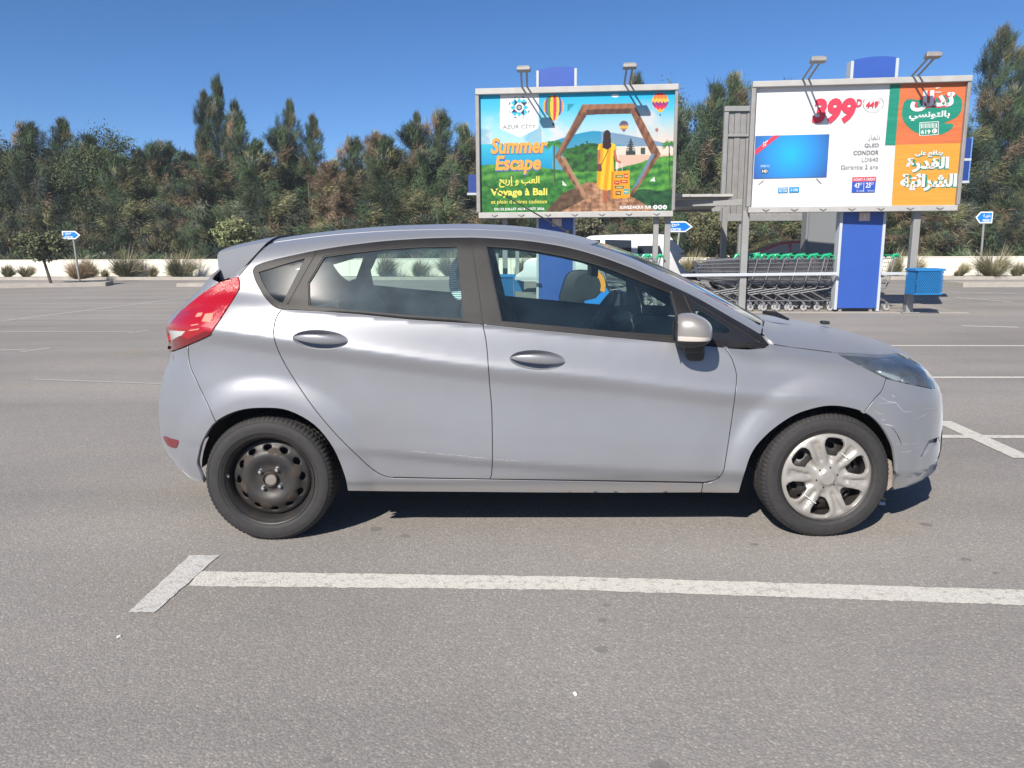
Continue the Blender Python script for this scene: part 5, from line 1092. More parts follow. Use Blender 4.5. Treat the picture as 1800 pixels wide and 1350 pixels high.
M_post = mat('galvanised_post', (0.29, 0.29, 0.285), 0.6, 0.25, noise=(4, 0.6, (0.23, 0.23, 0.225)))
M_blue = mat('deep_blue_panel', (0.022, 0.080, 0.36), 0.5, noise=(3, 0.7, (0.020, 0.070, 0.31)))
M_white = mat('white_edge_strip', (0.42, 0.45, 0.48), 0.55)
def board_frame(name, A, B, z0, z1, label, lamps, posts, fw=0.11):
    bd = Board(A, B, z0, z1); e = empty(name, (A[0], A[1], z0), rz=bd.yaw); bd.root = e; tag(e, label, 'billboard'); W, H = bd.W, bd.H
    for nm, c, s in (('frame_rail', (W / 2, -0.015, H + 0.0), (W + 0.1, 0.16, fw)), ('frame_rail', (W / 2, -0.01, 0.0), (W + 0.04, 0.13, fw)), ('frame_post', (-0.02, -0.01, H / 2), (0.075, 0.13, H - fw - 0.004)), ('frame_post', (W + 0.02, -0.01, H / 2), (0.06, 0.13, H - fw - 0.004))):
        b = MB(); b.box(c, s); b.build(nm, M_frame_l if nm == 'frame_rail' else M_frame, e, bevel=0.01)
    b = MB(); b.box((W / 2, 0.05, H / 2), (W, 0.06, H - 0.02)); b.build('backing_sheet', M_frame, e)
    for k in range(7):
        b = MB(); b.tube([(W * (0.08 + 0.14 * k) - 0.06, -0.085, 0.01), (W * (0.08 + 0.14 * k), -0.095, -0.018), (W * (0.08 + 0.14 * k) + 0.06, -0.085, 0.01)], 0.006, 5); b.build('lacing_loop', M_frame, e)
    for s, hx, hy, hz in lamps:
        lp = MB(); lp.box((hx, hy, hz), (0.24, 0.15, 0.065), Matrix.Rotation(-0.12, 3, 'X')); lp.box((hx, hy + 0.02, hz + 0.05), (0.20, 0.10, 0.025)); L = lp.build('floodlight', M_frame, e, bevel=0.012)
        for dx in (-0.05, 0.05):
            b = MB(); b.tube([(s + dx, 0.0, H + 0.05), (hx + dx, hy + 0.05, hz - 0.02)], 0.018, 6); b.build('lamp_arm', M_post, L)
    for s, wd in posts:
        b = MB(); b.box((s, 0.17, -z0 / 2 + 0.03 - 0.03), (wd, 0.14, z0 - 0.004)); b.box((s, 0.17, -z0 + 0.012), (0.30, 0.30, 0.02)); b.build('support_post', M_post, e, bevel=0.006)
    return bd
# --- travel billboard
YA0, YA1 = 15.40, 15.05
a0 = at(841, 385, YA0); a1 = at(838.5, 158, YA0); b0 = at(1184, 379, YA1); b1 = at(1190, 147.5, YA1)
zA0 = (a0[2] + b0[2]) / 2 + 0.05; zA1 = (a1[2] + b1[2]) / 2 - 0.055; XA0, XA1 = (a0[0] + a1[0]) / 2 + 0.03, (b0[0] + b1[0]) / 2 - 0.03
def lamp_for(bx, by, Yb, XY0, yaw, z0, hxpx, hypx, out=0.85):
    """board-space place of a lamp head seen at a pixel, standing out from the top rail"""
    p = at(hxpx, hypx, Yb - out); d = np.array([p[0] - XY0[0], p[1] - XY0[1]]); c, s = math.cos(yaw), math.sin(yaw); return (d[0] * c + d[1] * s, -d[0] * s + d[1] * c, p[2] - z0)
yawA = math.atan2(YA1 - YA0, XA1 - XA0); WA = math.hypot(XA1 - XA0, YA1 - YA0)
def spos(px, X0, X1, Y0, Y1, W):
    best = min(np.linspace(-0.1, 1.1, 601), key=lambda f: abs(proj([(X0 + (X1 - X0) * f, Y0 + (Y1 - Y0) * f, 4.0)])[0][0] - px)); return best * W
lA = []
for bx, hx, hy in ((922, 920.5, 122), (1101, 1107, 117)):
    q = lamp_for(bx, 0, 15.2, (XA0, YA0), yawA, zA0, hx, hy); lA.append((spos(bx, XA0, XA1, YA0, YA1, WA), *q))
bA = board_frame('travel_billboard', (XA0, YA0), (XA1, YA1), zA0, zA1, 'billboard with a woman in yellow, hexagon frame and hot air balloons', lA, [(WA * 0.925, 0.10), (WA * 0.985, 0.11)])
# painted poster: colours on a fine grid of the sheet
NX, NY = 430, 270
U, Vv = np.meshgrid(np.linspace(0, 1, NX), np.linspace(0, 1, NY)); v = Vv                     # v = 0 at the top
xl = 80 + 25 * v; xr_ = 1545 - 25 * v; PX = xl + (xr_ - xl) * U; yt = 275 - 30 * U; yb = 1165 - 20 * U; PY = yt + (yb - yt) * v
img = np.zeros((NY, NX, 3))
def vnoise(sc, seed, oct=4):
    r = np.random.default_rng(seed); out = np.zeros_like(PX); amp = 1.0
    for o in range(oct):
        g = r.random((64, 64)); a = PX / sc * 2**o; b = PY / sc * 2**o; i0, j0 = np.floor(b).astype(int), np.floor(a).astype(int); fb, fa = b - i0, a - j0; fb = fb * fb * (3 - 2 * fb); fa = fa * fa * (3 - 2 * fa)
        G = lambda i, j: g[i % 64, j % 64]
        out += amp * (G(i0, j0) * (1 - fa) * (1 - fb) + G(i0, j0 + 1) * fa * (1 - fb) + G(i0 + 1, j0) * (1 - fa) * fb + G(i0 + 1, j0 + 1) * fa * fb); amp *= 0.5
    return out / 1.9
def lin(c): c = np.array(c) / 255.0; return np.where(c <= 0.04045, c / 12.92, ((c + 0.055) / 1.055) ** 2.4)
def put(mask, c, a=1.0):
    m = (mask * a)[..., None] if mask.dtype != bool else (mask.astype(float) * a)[..., None]
    global img; img = img * (1 - m) + m * (lin(c) if not (isinstance(c, np.ndarray) and c.ndim == 3) else c)
def pin(poly): return inside(np.stack([PX.ravel(), PY.ravel()], 1), [tuple(p) for p in poly]).reshape(PX.shape)
def grad(t, c0, c1): t = np.clip(t, 0, 1)[..., None]; return lin(c0) * (1 - t) + lin(c1) * t
def disc_(cx, cy, rx, ry): return ((PX - cx) / rx)**2 + ((PY - cy) / ry)**2 < 1
n1, n2, n3 = vnoise(90, 1), vnoise(28, 2), vnoise(260, 3)
img = grad((PY - 260) / 250, (0, 185, 232), (120, 215, 240)); put(np.ones_like(PX, bool), grad((PX - 700) / 700, (160, 225, 245), (245, 205, 185)), 0.0)
w = np.clip((PY - 380) / 260, 0, 1); img = img * (1 - w[..., None] * 0.85) + grad((PX - 600) / 900, (195, 232, 245), (252, 214, 190)) * w[..., None] * 0.85
cl = np.clip((vnoise(150, 5) - 0.50) * 5, 0, 1) * np.clip((PY - 300) / 120, 0, 1) * (PY < 640); put(cl, (250, 225, 215), 0.55)
cl2 = np.clip((vnoise(120, 6) - 0.55) * 6, 0, 1) * (PX < 560) * (PY > 400) * (PY < 660); put(cl2, (80, 165, 200), 0.5)
put((PY > 640) & (PX < 700), grad((PY - 640) / 190, (60, 195, 225), (0, 150, 205)))
hill = 540 + 110 * np.abs((PX - 950) / 420)**1.4 * np.where(PX < 950, 1.1, 0.62); put((PY > hill) & (PX > 640), grad((PY - hill) / 170, (30, 150, 195), (90, 165, 190)))
put((PY > hill) & (PX > 1000) & (PY < hill + 80), (190, 160, 165), 0.35)
put((PY > 655) & (PX > 1080), (235, 220, 205)); put((PY > 720) & (PX > 1130), (225, 190, 170))
tree_top = 640 + 60 * n2 + 20 * n1 - 45 * np.exp(-((PX - 900) / 120)**2); put((PY > tree_top) & (PX > 720) & (PX < 1110), grad(n2 * 1.5 - 0.3, (10, 60, 40), (70, 135, 55)))
fld = 800 - 30 * np.sin(PX / 190) + 30 * n1 - 60 * np.clip((PX - 1100) / 420, 0, 1); put((PY > fld), grad(n2 * 1.3 - 0.2 + 0.25 * np.sin(PY / 11 + PX / 70), (25, 105, 50), (105, 175, 70)))
put((PY > 930) & (PX < 720), grad(n2 * 1.5 - 0.3, (15, 90, 45), (70, 150, 60))); put((PY > 1010 - 40 * n1) & (PX > 1230), grad(n2 * 1.6 - 0.4, (12, 50, 40), (50, 110, 60)))
path = (PX > 880 - (PY - 930) * 0.9) & (PX < 1060 + (PY - 930) * 1.6) & (PY > 930); put(path, grad(n2 * 1.6 - 0.3, (110, 75, 60), (215, 165, 125))); put(path & (np.abs(np.sin(PX / 17 + 3 * n1) * np.sin(PY / 10 + 3 * n1)) < 0.12), (120, 80, 60), 0.6)
put(pin([(590, 1160), (720, 1010), (840, 960), (880, 1060), (700, 1160)]), grad(n2 * 1.6 - 0.3, (70, 50, 40), (120, 95, 70)))
def palm(cx, cy, s, seed, trunk_y):
    r = np.random.default_rng(seed); put((np.abs(PX - cx - (PY - cy) * 0.02) < 5 * s) & (PY > cy) & (PY < trunk_y), (70, 85, 60))
    for a in np.linspace(-0.4, 3.5, 15):
        L = 110 * s * r.uniform(0.8, 1.1); t = np.linspace(0, 1, 9); xs = cx + np.cos(a) * L * t; ys = cy - np.sin(a) * L * t * 0.9 + 70 * s * t * t; top = [(x, y - 9 * s * (1 - q)) for x, y, q in zip(xs, ys, t)]; bot = [(x, y + 9 * s * (1 - q) + 5 * s * math.sin(q * 40)) for x, y, q in zip(xs, ys, t)][::-1]
        put(pin(top + bot), (35 + r.integers(0, 50), 105 + r.integers(0, 50), 60))
palm(655, 640, 1.0, 1, 930); palm(1500, 640, 0.8, 2, 1000); palm(925, 690, 0.5, 3, 870)
# temple
for k in range(7): yy = 600 + k * 14; put((np.abs(PX - 1220) < 6 + k * 5) & (np.abs(PY - yy) < 4), (45, 60, 65)); put((np.abs(PX - 1220) < 4 + k * 2) & (np.abs(PY - yy - 7) < 5), (60, 75, 75))
put((np.abs(PX - 1310) < 16) & (PY > 665) & (PY < 715), (70, 85, 80)); put((np.abs(PX - 1220) < 34) & (PY > 690) & (PY < 720), (50, 65, 62))
# hexagon frame
OUT = [(862, 345), (1240, 335), (1440, 715), (1250, 1010), (1215, 1050), (1225, 990), (1370, 715), (1222, 412), (895, 420), (700, 728), (895, 1035), (870, 1050), (662, 735)]
put(pin(OUT), grad(n2 * 1.2 + 0.35 * np.sin(PX / 9 + PY / 23), (95, 62, 50), (160, 110, 80)))
put(pin([(880, 388), (1222, 378), (1240, 335), (862, 345)]), (168, 118, 88), 0.55); put(pin([(893, 382), (1230, 372), (1218, 412), (898, 422)]), (70, 50, 48), 0.75); put(pin([(872, 398), (898, 420), (705, 735), (690, 725)]), (85, 60, 55), 0.7); put(pin([(700, 728), (735, 735), (900, 1030), (880, 1050)]), (185, 145, 115), 0.75); put(pin([(1222, 412), (1240, 372), (1400, 700), (1370, 715)]), (120, 80, 65), 0.5); put(pin([(1370, 715), (1400, 712), (1262, 960), (1228, 985)]), (70, 160, 195), 0.6)
# balloons
def balloon(cx, cy, rx, ry, cols, zig=False):
    body = disc_(cx, cy - ry * 0.12, rx, ry * 0.86) | pin([(cx - rx * 0.97, cy + ry * 0.05), (cx + rx * 0.97, cy + ry * 0.05), (cx + rx * 0.22, cy + ry), (cx - rx * 0.22, cy + ry)])
    a = np.arcsin(np.clip((PX - cx) / (rx * np.clip(np.sqrt(np.maximum(0.05, 1 - ((PY - cy + ry * 0.12) / (ry * 1.25))**2)), 0.2, 1)), -1, 1)); k = np.floor((a / math.pi + 0.5) * 9.99).astype(int)
    if zig: k = np.floor((PY - cy + ry) / (ry * 0.36) + 0.6 * np.abs(np.mod((PX - cx) / (rx * 0.42), 1) - 0.5) * 2).astype(int)
    for i in range(int(k.max()) + 1): put(body & (k == i), cols[i % len(cols)])
    put(disc_(cx, cy + ry * 1.28, rx * 0.1, ry * 0.09), (70, 55, 50))
RB = [(235, 120, 130), (240, 175, 70), (110, 90, 150), (70, 150, 90), (250, 200, 70), (230, 60, 90), (245, 205, 80), (80, 90, 160), (235, 150, 90), (250, 205, 150)]
balloon(646, 368, 77, 95, RB); balloon(1434, 330, 60, 72, [(235, 60, 90), (245, 130, 60), (250, 200, 80), (150, 60, 130), (230, 50, 100), (250, 190, 60)], True); balloon(1169, 504, 34, 40, [(110, 85, 110), (90, 80, 120), (140, 110, 110), (235, 190, 80), (200, 140, 90)], True); balloon(1410, 535, 12, 16, [(190, 130, 110), (160, 110, 110)])
put(pin([(750, 340), (805, 338), (750, 400)]), (40, 150, 175)); put(pin([(718, 912), (752, 955), (718, 952)]), (225, 240, 230)); put(pin([(1395, 885), (1398, 920), (1362, 918)]), (235, 240, 235)); put(disc_(1102, 280, 28, 12), (245, 245, 245))
# woman in the yellow dress, suitcase
put(pin([(985, 650), (1000, 690), (1000, 800), (990, 860), (975, 800), (978, 680)]) | pin([(1090, 650), (1112, 700), (1125, 760), (1152, 772), (1145, 785), (1110, 770), (1090, 710)]), (190, 110, 80)); put(pin([(1018, 980), (1050, 980), (1052, 1080), (1022, 1085)]), (175, 100, 70))
put(pin([(985, 640), (1020, 628), (1075, 628), (1110, 642), (1118, 680), (1096, 684), (1092, 740), (1100, 830), (1075, 985), (1030, 992), (972, 960), (978, 830), (998, 730), (998, 680), (975, 685)]), grad(0.5 + 0.6 * np.sin(PX / 9.0 + (PY - 700) * 0.01), (225, 160, 20), (255, 205, 50)))
put(disc_(1046, 570, 27, 36) | pin([(1020, 570), (1072, 570), (1078, 660), (1050, 682), (1012, 665)]), (45, 32, 40)); put(pin([(1054, 680), (1060, 680), (1010, 790), (1004, 790)]), (110, 60, 45)); put(pin([(975, 790), (1008, 785), (1008, 845), (978, 845)]), (110, 65, 55))
put(((np.abs(PX - 1119) < 3) | (np.abs(PX - 1158) < 3)) & (PY > 785) & (PY < 842), (225, 225, 225)); put(pin([(1080, 845), (1212, 838), (1216, 1045), (1078, 1055)]), (245, 165, 40)); put(pin([(1080, 845), (1095, 845), (1094, 1052), (1078, 1055)]), (215, 130, 30))
for (x, y, a, b, c) in ((1138, 882, 28, 11, (60, 110, 70)), (1188, 880, 14, 18, (210, 80, 50)), (1120, 930, 18, 14, (190, 45, 45)), (1172, 922, 26, 12, (200, 60, 50)), (1138, 965, 34, 11, (60, 110, 80)), (1188, 998, 18, 20, (60, 175, 180)), (1130, 1010, 20, 15, (120, 70, 40))): put((np.abs(PX - x) < a) & (np.abs(PY - y) < b), c); put((np.abs(PX - x) < a * 0.7) & (np.abs(PY - y) < b * 0.25), (235, 210, 150))
# white pennant behind the logo
put(pin([(246, 258), (536, 258), (536, 520), (392, 590), (246, 520)]), (248, 250, 250))
img = img * (0.96 + 0.06 * (np.sin(PX * 0.55) > 0)[..., None] * 0.5 + 0.02)
H_, W_ = bA.H, bA.W; vs = np.stack([U * W_, np.full_like(U, -0.003) - 0.006 * 0, (1 - Vv) * (H_ - 0.11) + 0.055], -1)
idx = np.arange(NX * NY).reshape(NY, NX); q = np.stack([idx[:-1, :-1], idx[1:, :-1], idx[1:, 1:], idx[:-1, 1:]], -1).reshape(-1, 4)
me = bpy.data.meshes.new('printed_poster'); me.vertices.add(NX * NY); me.vertices.foreach_set('co', vs.reshape(-1, 3).ravel()); me.loops.add(len(q) * 4); me.loops.foreach_set('vertex_index', q.ravel().astype(np.int32)); me.polygons.add(len(q)); me.polygons.foreach_set('loop_start', (np.arange(len(q)) * 4).astype(np.int32))
try: me.polygons.foreach_set('loop_total', np.full(len(q), 4, np.int32))
except Exception: pass
me.update(calc_edges=True); ca = me.color_attributes.new('Col', 'FLOAT_COLOR', 'POINT'); c4 = np.ones((NX * NY, 4), np.float32); c4[:, :3] = np.clip(img.reshape(-1, 3), 0, 1) * 0.62; ca.data.foreach_set('color', c4.ravel())
mp = bpy.data.materials.new('printed_banner'); mp.use_nodes = True; t = mp.node_tree; at_ = t.nodes.new('ShaderNodeAttribute'); at_.attribute_name = 'Col'; t.links.new(at_.outputs['Color'], t.nodes['Principled BSDF'].inputs['Base Color']); t.nodes['Principled BSDF'].inputs['Roughness'].default_value = 0.55; t.nodes['Principled BSDF'].inputs['Specular IOR Level'].default_value = 0.25
poster = mesh_obj('printed_poster', me, mp, bA.root)
def za(x, y):
    """zoom-picture place -> metres on the travel billboard"""
    v_ = (y - (275 - 30 * (x - 90) / 1440)) / (890 + 10 * (x - 90) / 1440); u_ = (x - (80 + 25 * v_)) / (1465 - 50 * v_); return u_ * W_, (1 - v_) * (H_ - 0.11) + 0.055
def ta(s, x0, x1, y0, y1, m, o=0.006, **k):
    a, b = za(x0, y1), za(x1, y0); return bA.text('lettering', s, a[0], a[1], b[1] - a[1], m, o, width=b[0] - a[0], par=poster, **k)
P_or, P_bl, P_ye, P_wh, P_gr = pm('orange', (0.60, 0.27, 0.04)), pm('navy_outline', (0.02, 0.10, 0.32)), pm('yellow', (0.58, 0.52, 0.09)), pm('white', (0.60, 0.60, 0.60)), pm('grey', (0.12, 0.12, 0.13))
ta('Summer', 180, 606, 592, 722, P_bl, 0.006, bold=0.055, shear=0.16); ta('Summer', 180, 606, 585, 715, P_or, 0.009, bold=0.035, shear=0.16)
ta('Escape', 216, 556, 730, 880, P_bl, 0.006, bold=0.055, shear=0.16); ta('Escape', 216, 556, 722, 872, P_or, 0.009, bold=0.035, shear=0.16)
ta(arabic('العب و إربح'), 246, 548, 880, 970, P_ye, bold=0.02); ta('Voyage à Bali', 184, 608, 972, 1050, P_ye, bold=0.03); ta("et plein d'autres cadeaux", 188, 608, 1058, 1105, P_ye, bold=0.008); ta('DU 22 JUILLET AU 8 AOÛT 2026', 214, 586, 1118, 1152, P_wh, bold=0.025); ta('SUIVEZ-NOUS SUR :', 1142, 1386, 1104, 1132, P_wh, bold=0.03)
for x, s in ((1402, 'f'), (1436, 'o'), (1470, 'd')):
    c = za(x, 1117); bA.flat('icon', [(c[0] + 0.042 * math.cos(a), c[1] + 0.042 * math.sin(a)) for a in np.linspace(0, 6.283, 16, endpoint=False)], P_wh, 0.006, poster); bA.text('icon_mark', s, c[0], c[1] - 0.022, 0.045, P_gr, 0.009, centre=True, bold=0.04, par=poster)
ta('AZUR CİTY', 268, 514, 484, 524, P_gr, bold=0.0)
P_cy, P_nv, P_sand = pm('cyan', (0.02, 0.38, 0.62)), pm('dark_navy', (0.02, 0.03, 0.08)), pm('sand', (0.35, 0.30, 0.26)); cx, cy = za(390, 365); S = (za(470, 365)[0] - cx)
def rot(pts, a): return [(cx + x * math.cos(a) - y * math.sin(a), cy + x * math.sin(a) + y * math.cos(a)) for x, y in pts]
for k in range(4):
    a = k * math.pi / 2; bA.flat('logo_petal', rot([(0, S * 0.35), (S * 0.20, S * 0.58), (0, S * 0.86), (-S * 0.20, S * 0.58)], a), P_cy, 0.006, poster); b = a + math.pi / 4
    bA.flat('logo_petal', rot([(-S * 0.24, S * 0.42), (S * 0.24, S * 0.42), (S * 0.24, S * 0.84)], b + 0.0), P_nv, 0.006, poster); bA.flat('logo_petal', rot([(-S * 0.24, S * 0.42), (S * 0.23, S * 0.85), (-S * 0.24, S * 0.85)], b), P_cy, 0.006, poster)
for k in range(8): b = k * math.pi / 4 + math.pi / 8; bA.flat('logo_tip', rot([(-S * 0.17, S * 0.93), (S * 0.17, S * 0.93), (S * 0.05, S * 1.03), (-S * 0.05, S * 1.03)], b), P_nv if k % 2 else P_sand, 0.006, poster)
bA.flat('logo_ring', [(cx + S * 0.27 * math.cos(a), cy + S * 0.27 * math.sin(a)) for a in np.linspace(0, 6.283, 20, endpoint=False)], P_nv, 0.006, poster); bA.flat('logo_eye', [(cx + S * 0.16 * math.cos(a), cy + S * 0.16 * math.sin(a)) for a in np.linspace(0, 6.283, 16, endpoint=False)], P_sand, 0.009, poster)
# --- television billboard
YB0, YB1 = 14.25, 13.85
a0 = at(1315, 371, YB0); a1 = at(1324.5, 144, YB0); b0 = at(1681, 370, YB1); b1 = at(1704, 134, YB1)
zB0 = (a0[2] + b0[2]) / 2 + 0.03; zB1 = (a1[2] + b1[2]) / 2 - 0.05; XB0, XB1 = (a0[0] + a1[0]) / 2 + 0.02, (b0[0] + b1[0]) / 2 - 0.03; yawB = math.atan2(YB1 - YB0, XB1 - XB0); WB = math.hypot(XB1 - XB0, YB1 - YB0); lB = []
for bx, hx, hy in ((1414, 1438, 106), (1605, 1640, 98)):
    q = lamp_for(bx, 0, 14.05, (XB0, YB0), yawB, zB0, hx, hy); lB.append((spos(bx, XB0, XB1, YB0, YB1, WB), *q))
bB = board_frame('television_billboard', (XB0, YB0), (XB1, YB1), zB0, zB1, 'white and orange billboard with a red 399 price and a blue television', lB, [(-0.02, 0.12), (WB * 0.838, 0.12)], 0.10)
WB, HB = bB.W, bB.H
def zb_(x, y):
    """zoom-picture place -> metres on the television billboard"""
    v_ = (y - (268 - 36 * (x - 180) / 1400)) / (800 + 22 * (x - 180) / 1400); l = 183 - 48 * v_; r_ = 1585 - 100 * v_; return (x - l) / (r_ - l) * WB, (1 - v_) * (HB - 0.10) + 0.05
def banner_mat(name, col):
    m = mat(name, col, 0.5, spec=0.3); t = m.node_tree; tc = t.nodes.new('ShaderNodeTexCoord'); mpg = t.nodes.new('ShaderNodeMapping'); mpg.inputs['Rotation'].default_value = (0, 0.7, 0); mpg.inputs['Scale'].default_value = (0.7, 1, 4); n = t.nodes.new('ShaderNodeTexNoise'); n.inputs['Scale'].default_value = 1.6; n.inputs['Detail'].default_value = 3
    bp = t.nodes.new('ShaderNodeBump'); bp.inputs['Strength'].default_value = 0.45; bp.inputs['Distance'].default_value = 0.05; t.links.new(tc.outputs['Object'], mpg.inputs[0]); t.links.new(mpg.outputs[0], n.inputs['Vector']); t.links.new(n.outputs[0], bp.inputs['Height']); t.links.new(bp.outputs[0], t.nodes['Principled BSDF'].inputs['Normal']); return m
sheet = bB.flat('banner_sheet', [(0, 0.045), (WB, 0.045), (WB, HB - 0.045), (0, HB - 0.045)], banner_mat('print_white_banner', (0.57, 0.575, 0.585)), -0.012)
P_org, P_sal, P_grn, P_red, P_crim = banner_mat('print_amber', (0.55, 0.245, 0.035)), banner_mat('print_salmon', (0.47, 0.125, 0.045)), banner_mat('print_green', (0.010, 0.19, 0.13)), pm('red', (0.62, 0.035, 0.07)), pm('crimson', (0.55, 0.03, 0.05)); P_tvb, P_tvn, P_bk, P_cyb = pm('tv_blue', (0.0, 0.22, 0.62)), pm('tv_navy', (0.012, 0.055, 0.22)), pm('black', (0.03, 0.03, 0.035)), pm('box_blue', (0.01, 0.22, 0.48)); P_bx = pm('royal', (0.02, 0.07, 0.36))
def fb_(name, pts, m, o): return bB.flat(name, [zb_(*p) for p in pts], m, o, sheet)
fb_('banner_field', [(1155, 236), (1584, 230), (1535, 634), (1112, 645)], P_sal, 0.000); fb_('banner_field', [(1112, 645), (1535, 634), (1482, 1058), (1076, 1066)], P_org, 0.000); fb_('banner_field', [(1088, 240), (1155, 238), (1112, 645), (1044, 645)], P_grn, 0.001)
fb_('speech_bubble', smooth_line([(1190, 345), (1160, 420), (1170, 490), (1240, 560), (1330, 582), (1410, 575), (1470, 545), (1488, 508), (1430, 500), (1500, 470), (1542, 420), (1548, 350), (1510, 308), (1480, 300), (1400, 330), (1290, 350)], True, 3), P_grn, 0.003)
def tb(s, x0, x1, y0, y1, m, o=0.006, **k):
    a, b = zb_(x0, y1), zb_((x0 + x1) / 2, y0); c = zb_(x1, y1); return bB.text('lettering', s, a[0], a[1], b[1] - a[1], m, o, width=c[0] - a[0], par=sheet, **k)
tb('399', 562, 850, 334, 506, P_red, bold=0.05, shear=0.12); tb('D', 858, 896, 340, 392, P_red, bold=0.03, shear=0.1); tb('449', 922, 1002, 356, 400, P_crim, bold=0.025, shear=0.12); tb('D', 1004, 1018, 352, 370, P_crim, shear=0.1)
ring = [(905, 360), (925, 340), (975, 345), (1020, 335), (1040, 360), (1030, 400), (990, 408), (1012, 415), (985, 430), (940, 425), (912, 400)]; rs = smooth_line(ring, True, 4); R2 = [zb_(*p) for p in rs]; cc = np.mean(R2, 0); n = len(R2)
raw('price_loop', [bB.local(*p, 0.005) for p in R2] + [bB.local(*(cc + (np.array(p) - cc) * 0.965), 0.005) for p in R2], [(i, (i + 1) % n, n + (i + 1) % n, n + i) for i in range(n)], P_bk, sheet); fb_('strike_line', [(925, 398), (1010, 352), (1011, 354), (926, 400)], P_crim, 0.009)
# the television: a blue screen glowing towards its middle is printed as nested rounds
tvm = bpy.data.materials.new('print_tv_screen'); tvm.use_nodes = True; t = tvm.node_tree; b_ = t.nodes['Principled BSDF']; b_.inputs['Roughness'].default_value = 0.5; tc = t.nodes.new('ShaderNodeTexCoord'); c1, c2 = zb_(420, 705), zb_(600, 705); vm = t.nodes.new('ShaderNodeVectorMath'); vm.operation = 'DISTANCE'; t.links.new(tc.outputs['Object'], vm.inputs[0]); vm.inputs[1].default_value = (c1[0], -0.003, c1[1]); rp = t.nodes.new('ShaderNodeValToRGB'); rp.color_ramp.elements[0].color = (0.0, 0.33, 0.78, 1); rp.color_ramp.elements[1].color = (0.015, 0.075, 0.28, 1); rp.color_ramp.elements[1].position = 0.72; t.links.new(vm.outputs['Value'], rp.inputs[0]); t.links.new(rp.outputs[0], b_.inputs['Base Color'])
fb_('printed_television', [(184, 585), (680, 573), (656, 862), (167, 872)], tvm, 0.003); fb_('red_ribbon', [(180, 680), (308, 582), (352, 580), (178, 716)], P_red, 0.006); tb('32"', 232, 264, 628, 660, P_wh, 0.009, bold=0.02, skew=0.5)
fb_('hd_badge', [(222, 808), (268, 806), (264, 836), (220, 838)], P_bk, 0.006); tb('HD', 226, 262, 812, 832, P_wh, 0.009, bold=0.03); tb('DVB-T2', 218, 276, 780, 794, P_wh, 0.006); fb_('tv_foot', [(232, 884), (238, 884), (202, 914), (197, 914)], P_gr, 0.003); fb_('tv_foot', [(585, 872), (592, 872), (622, 906), (617, 908)], P_gr, 0.003)
fb_('feature_box', [(332, 934), (398, 932), (396, 968), (330, 970)], P_cyb, 0.003); tb('ECRAN', 338, 390, 936, 948, P_wh, bold=0.02); tb('82 CM', 338, 388, 952, 965, P_wh, bold=0.02); fb_('feature_box', [(407, 931), (473, 929), (471, 966), (405, 968)], P_cyb, 0.003); tb('2 USB', 416, 462, 940, 958, P_wh, bold=0.02)
tb(arabic('تلفاز'), 932, 1010, 580, 620, P_gr); tb('QLED', 908, 1002, 634, 664, P_gr, bold=0.012); tb('CONDOR', 834, 1000, 682, 712, P_gr, bold=0.012); tb('LD540', 888, 996, 730, 758, P_gr, bold=0.0); tb('Garantie 2 ans', 750, 992, 778, 810, P_gr, bold=0.0)
fb_('credit_strip', [(826, 864), (982, 860), (980, 890), (824, 894)], P_red, 0.003); tb('ACHAT À CRÉDIT', 832, 974, 866, 888, P_wh, bold=0.02); fb_('credit_box', [(823, 895), (979, 891), (970, 966), (818, 968)], P_bx, 0.003)
tb('43', 836, 868, 902, 938, P_wh, bold=0.02); tb('DT', 869, 890, 902, 918, P_wh, bold=0.01); tb('25', 910, 942, 900, 936, P_wh, bold=0.02); tb('DT', 943, 964, 900, 916, P_wh, bold=0.01); tb('12 mois', 850, 892, 950, 962, P_wh); tb('24 mois', 922, 964, 949, 961, P_wh); fb_('credit_rule', [(899, 897), (902, 897), (898, 964), (895, 964)], P_wh, 0.006)
for dx, m, o, bo in ((6, P_crim, 0.006, 0.09), (0, P_wh, 0.010, 0.045)): tb(arabic('تدلل'), 1210 + dx / 2, 1490 + dx / 2, 285 + dx, 425 + dx, m, o, bold=bo)
tb('ﹽ', 1376, 1418, 264, 300, P_wh, 0.010, bold=0.02); tb(arabic('بالتونسي'), 1202, 1464, 420, 486, P_wh, bold=0.03)
fb_('code_plate', [(1272, 496), (1396, 488), (1392, 578), (1268, 586)], P_wh, 0.004); fb_('code_plate_field', [(1276, 500), (1392, 492), (1388, 574), (1272, 582)], P_grn, 0.006)
for k in range(13): x = 1280 + k * 8.2; fb_('code_bar', [(x, 504 - k * 0.3), (x + 3 + 2 * (k % 3 == 0), 504 - k * 0.3), (x + 3 + 2 * (k % 3 == 0), 536 - k * 0.3), (x, 536 - k * 0.3)], P_wh, 0.008)
tb('619', 1278, 1338, 544, 574, P_wh, 0.008, bold=0.03); c = zb_(1366, 553); r_ = zb_(1382, 553)[0] - c[0]
for k, m in ((1.0, P_wh), (0.62, P_red), (0.42, P_wh)): bB.flat('flag_round', [(c[0] + (0.12 * r_ if k < 0.5 else 0) + r_ * k * math.cos(a), c[1] + r_ * k * math.sin(a)) for a in np.linspace(0, 6.283, 16, endpoint=False)], m, 0.010 + 0.003 * (1 - k), sheet)
for s, x0, x1, y0, y1, b0_ in (('يدافع على', 1236, 1412, 684, 730, 0.03), ('القدرة', 1172, 1446, 728, 832, 0.045), ('الشرائية', 1130, 1492, 838, 960, 0.045)):
    tb(arabic(s), x0 + 2, x1 + 2, y0 + 6, y1 + 6, P_grn, 0.004, bold=b0_ + 0.05); tb(arabic(s), x0, x1, y0, y1, P_wh, 0.009, bold=b0_)
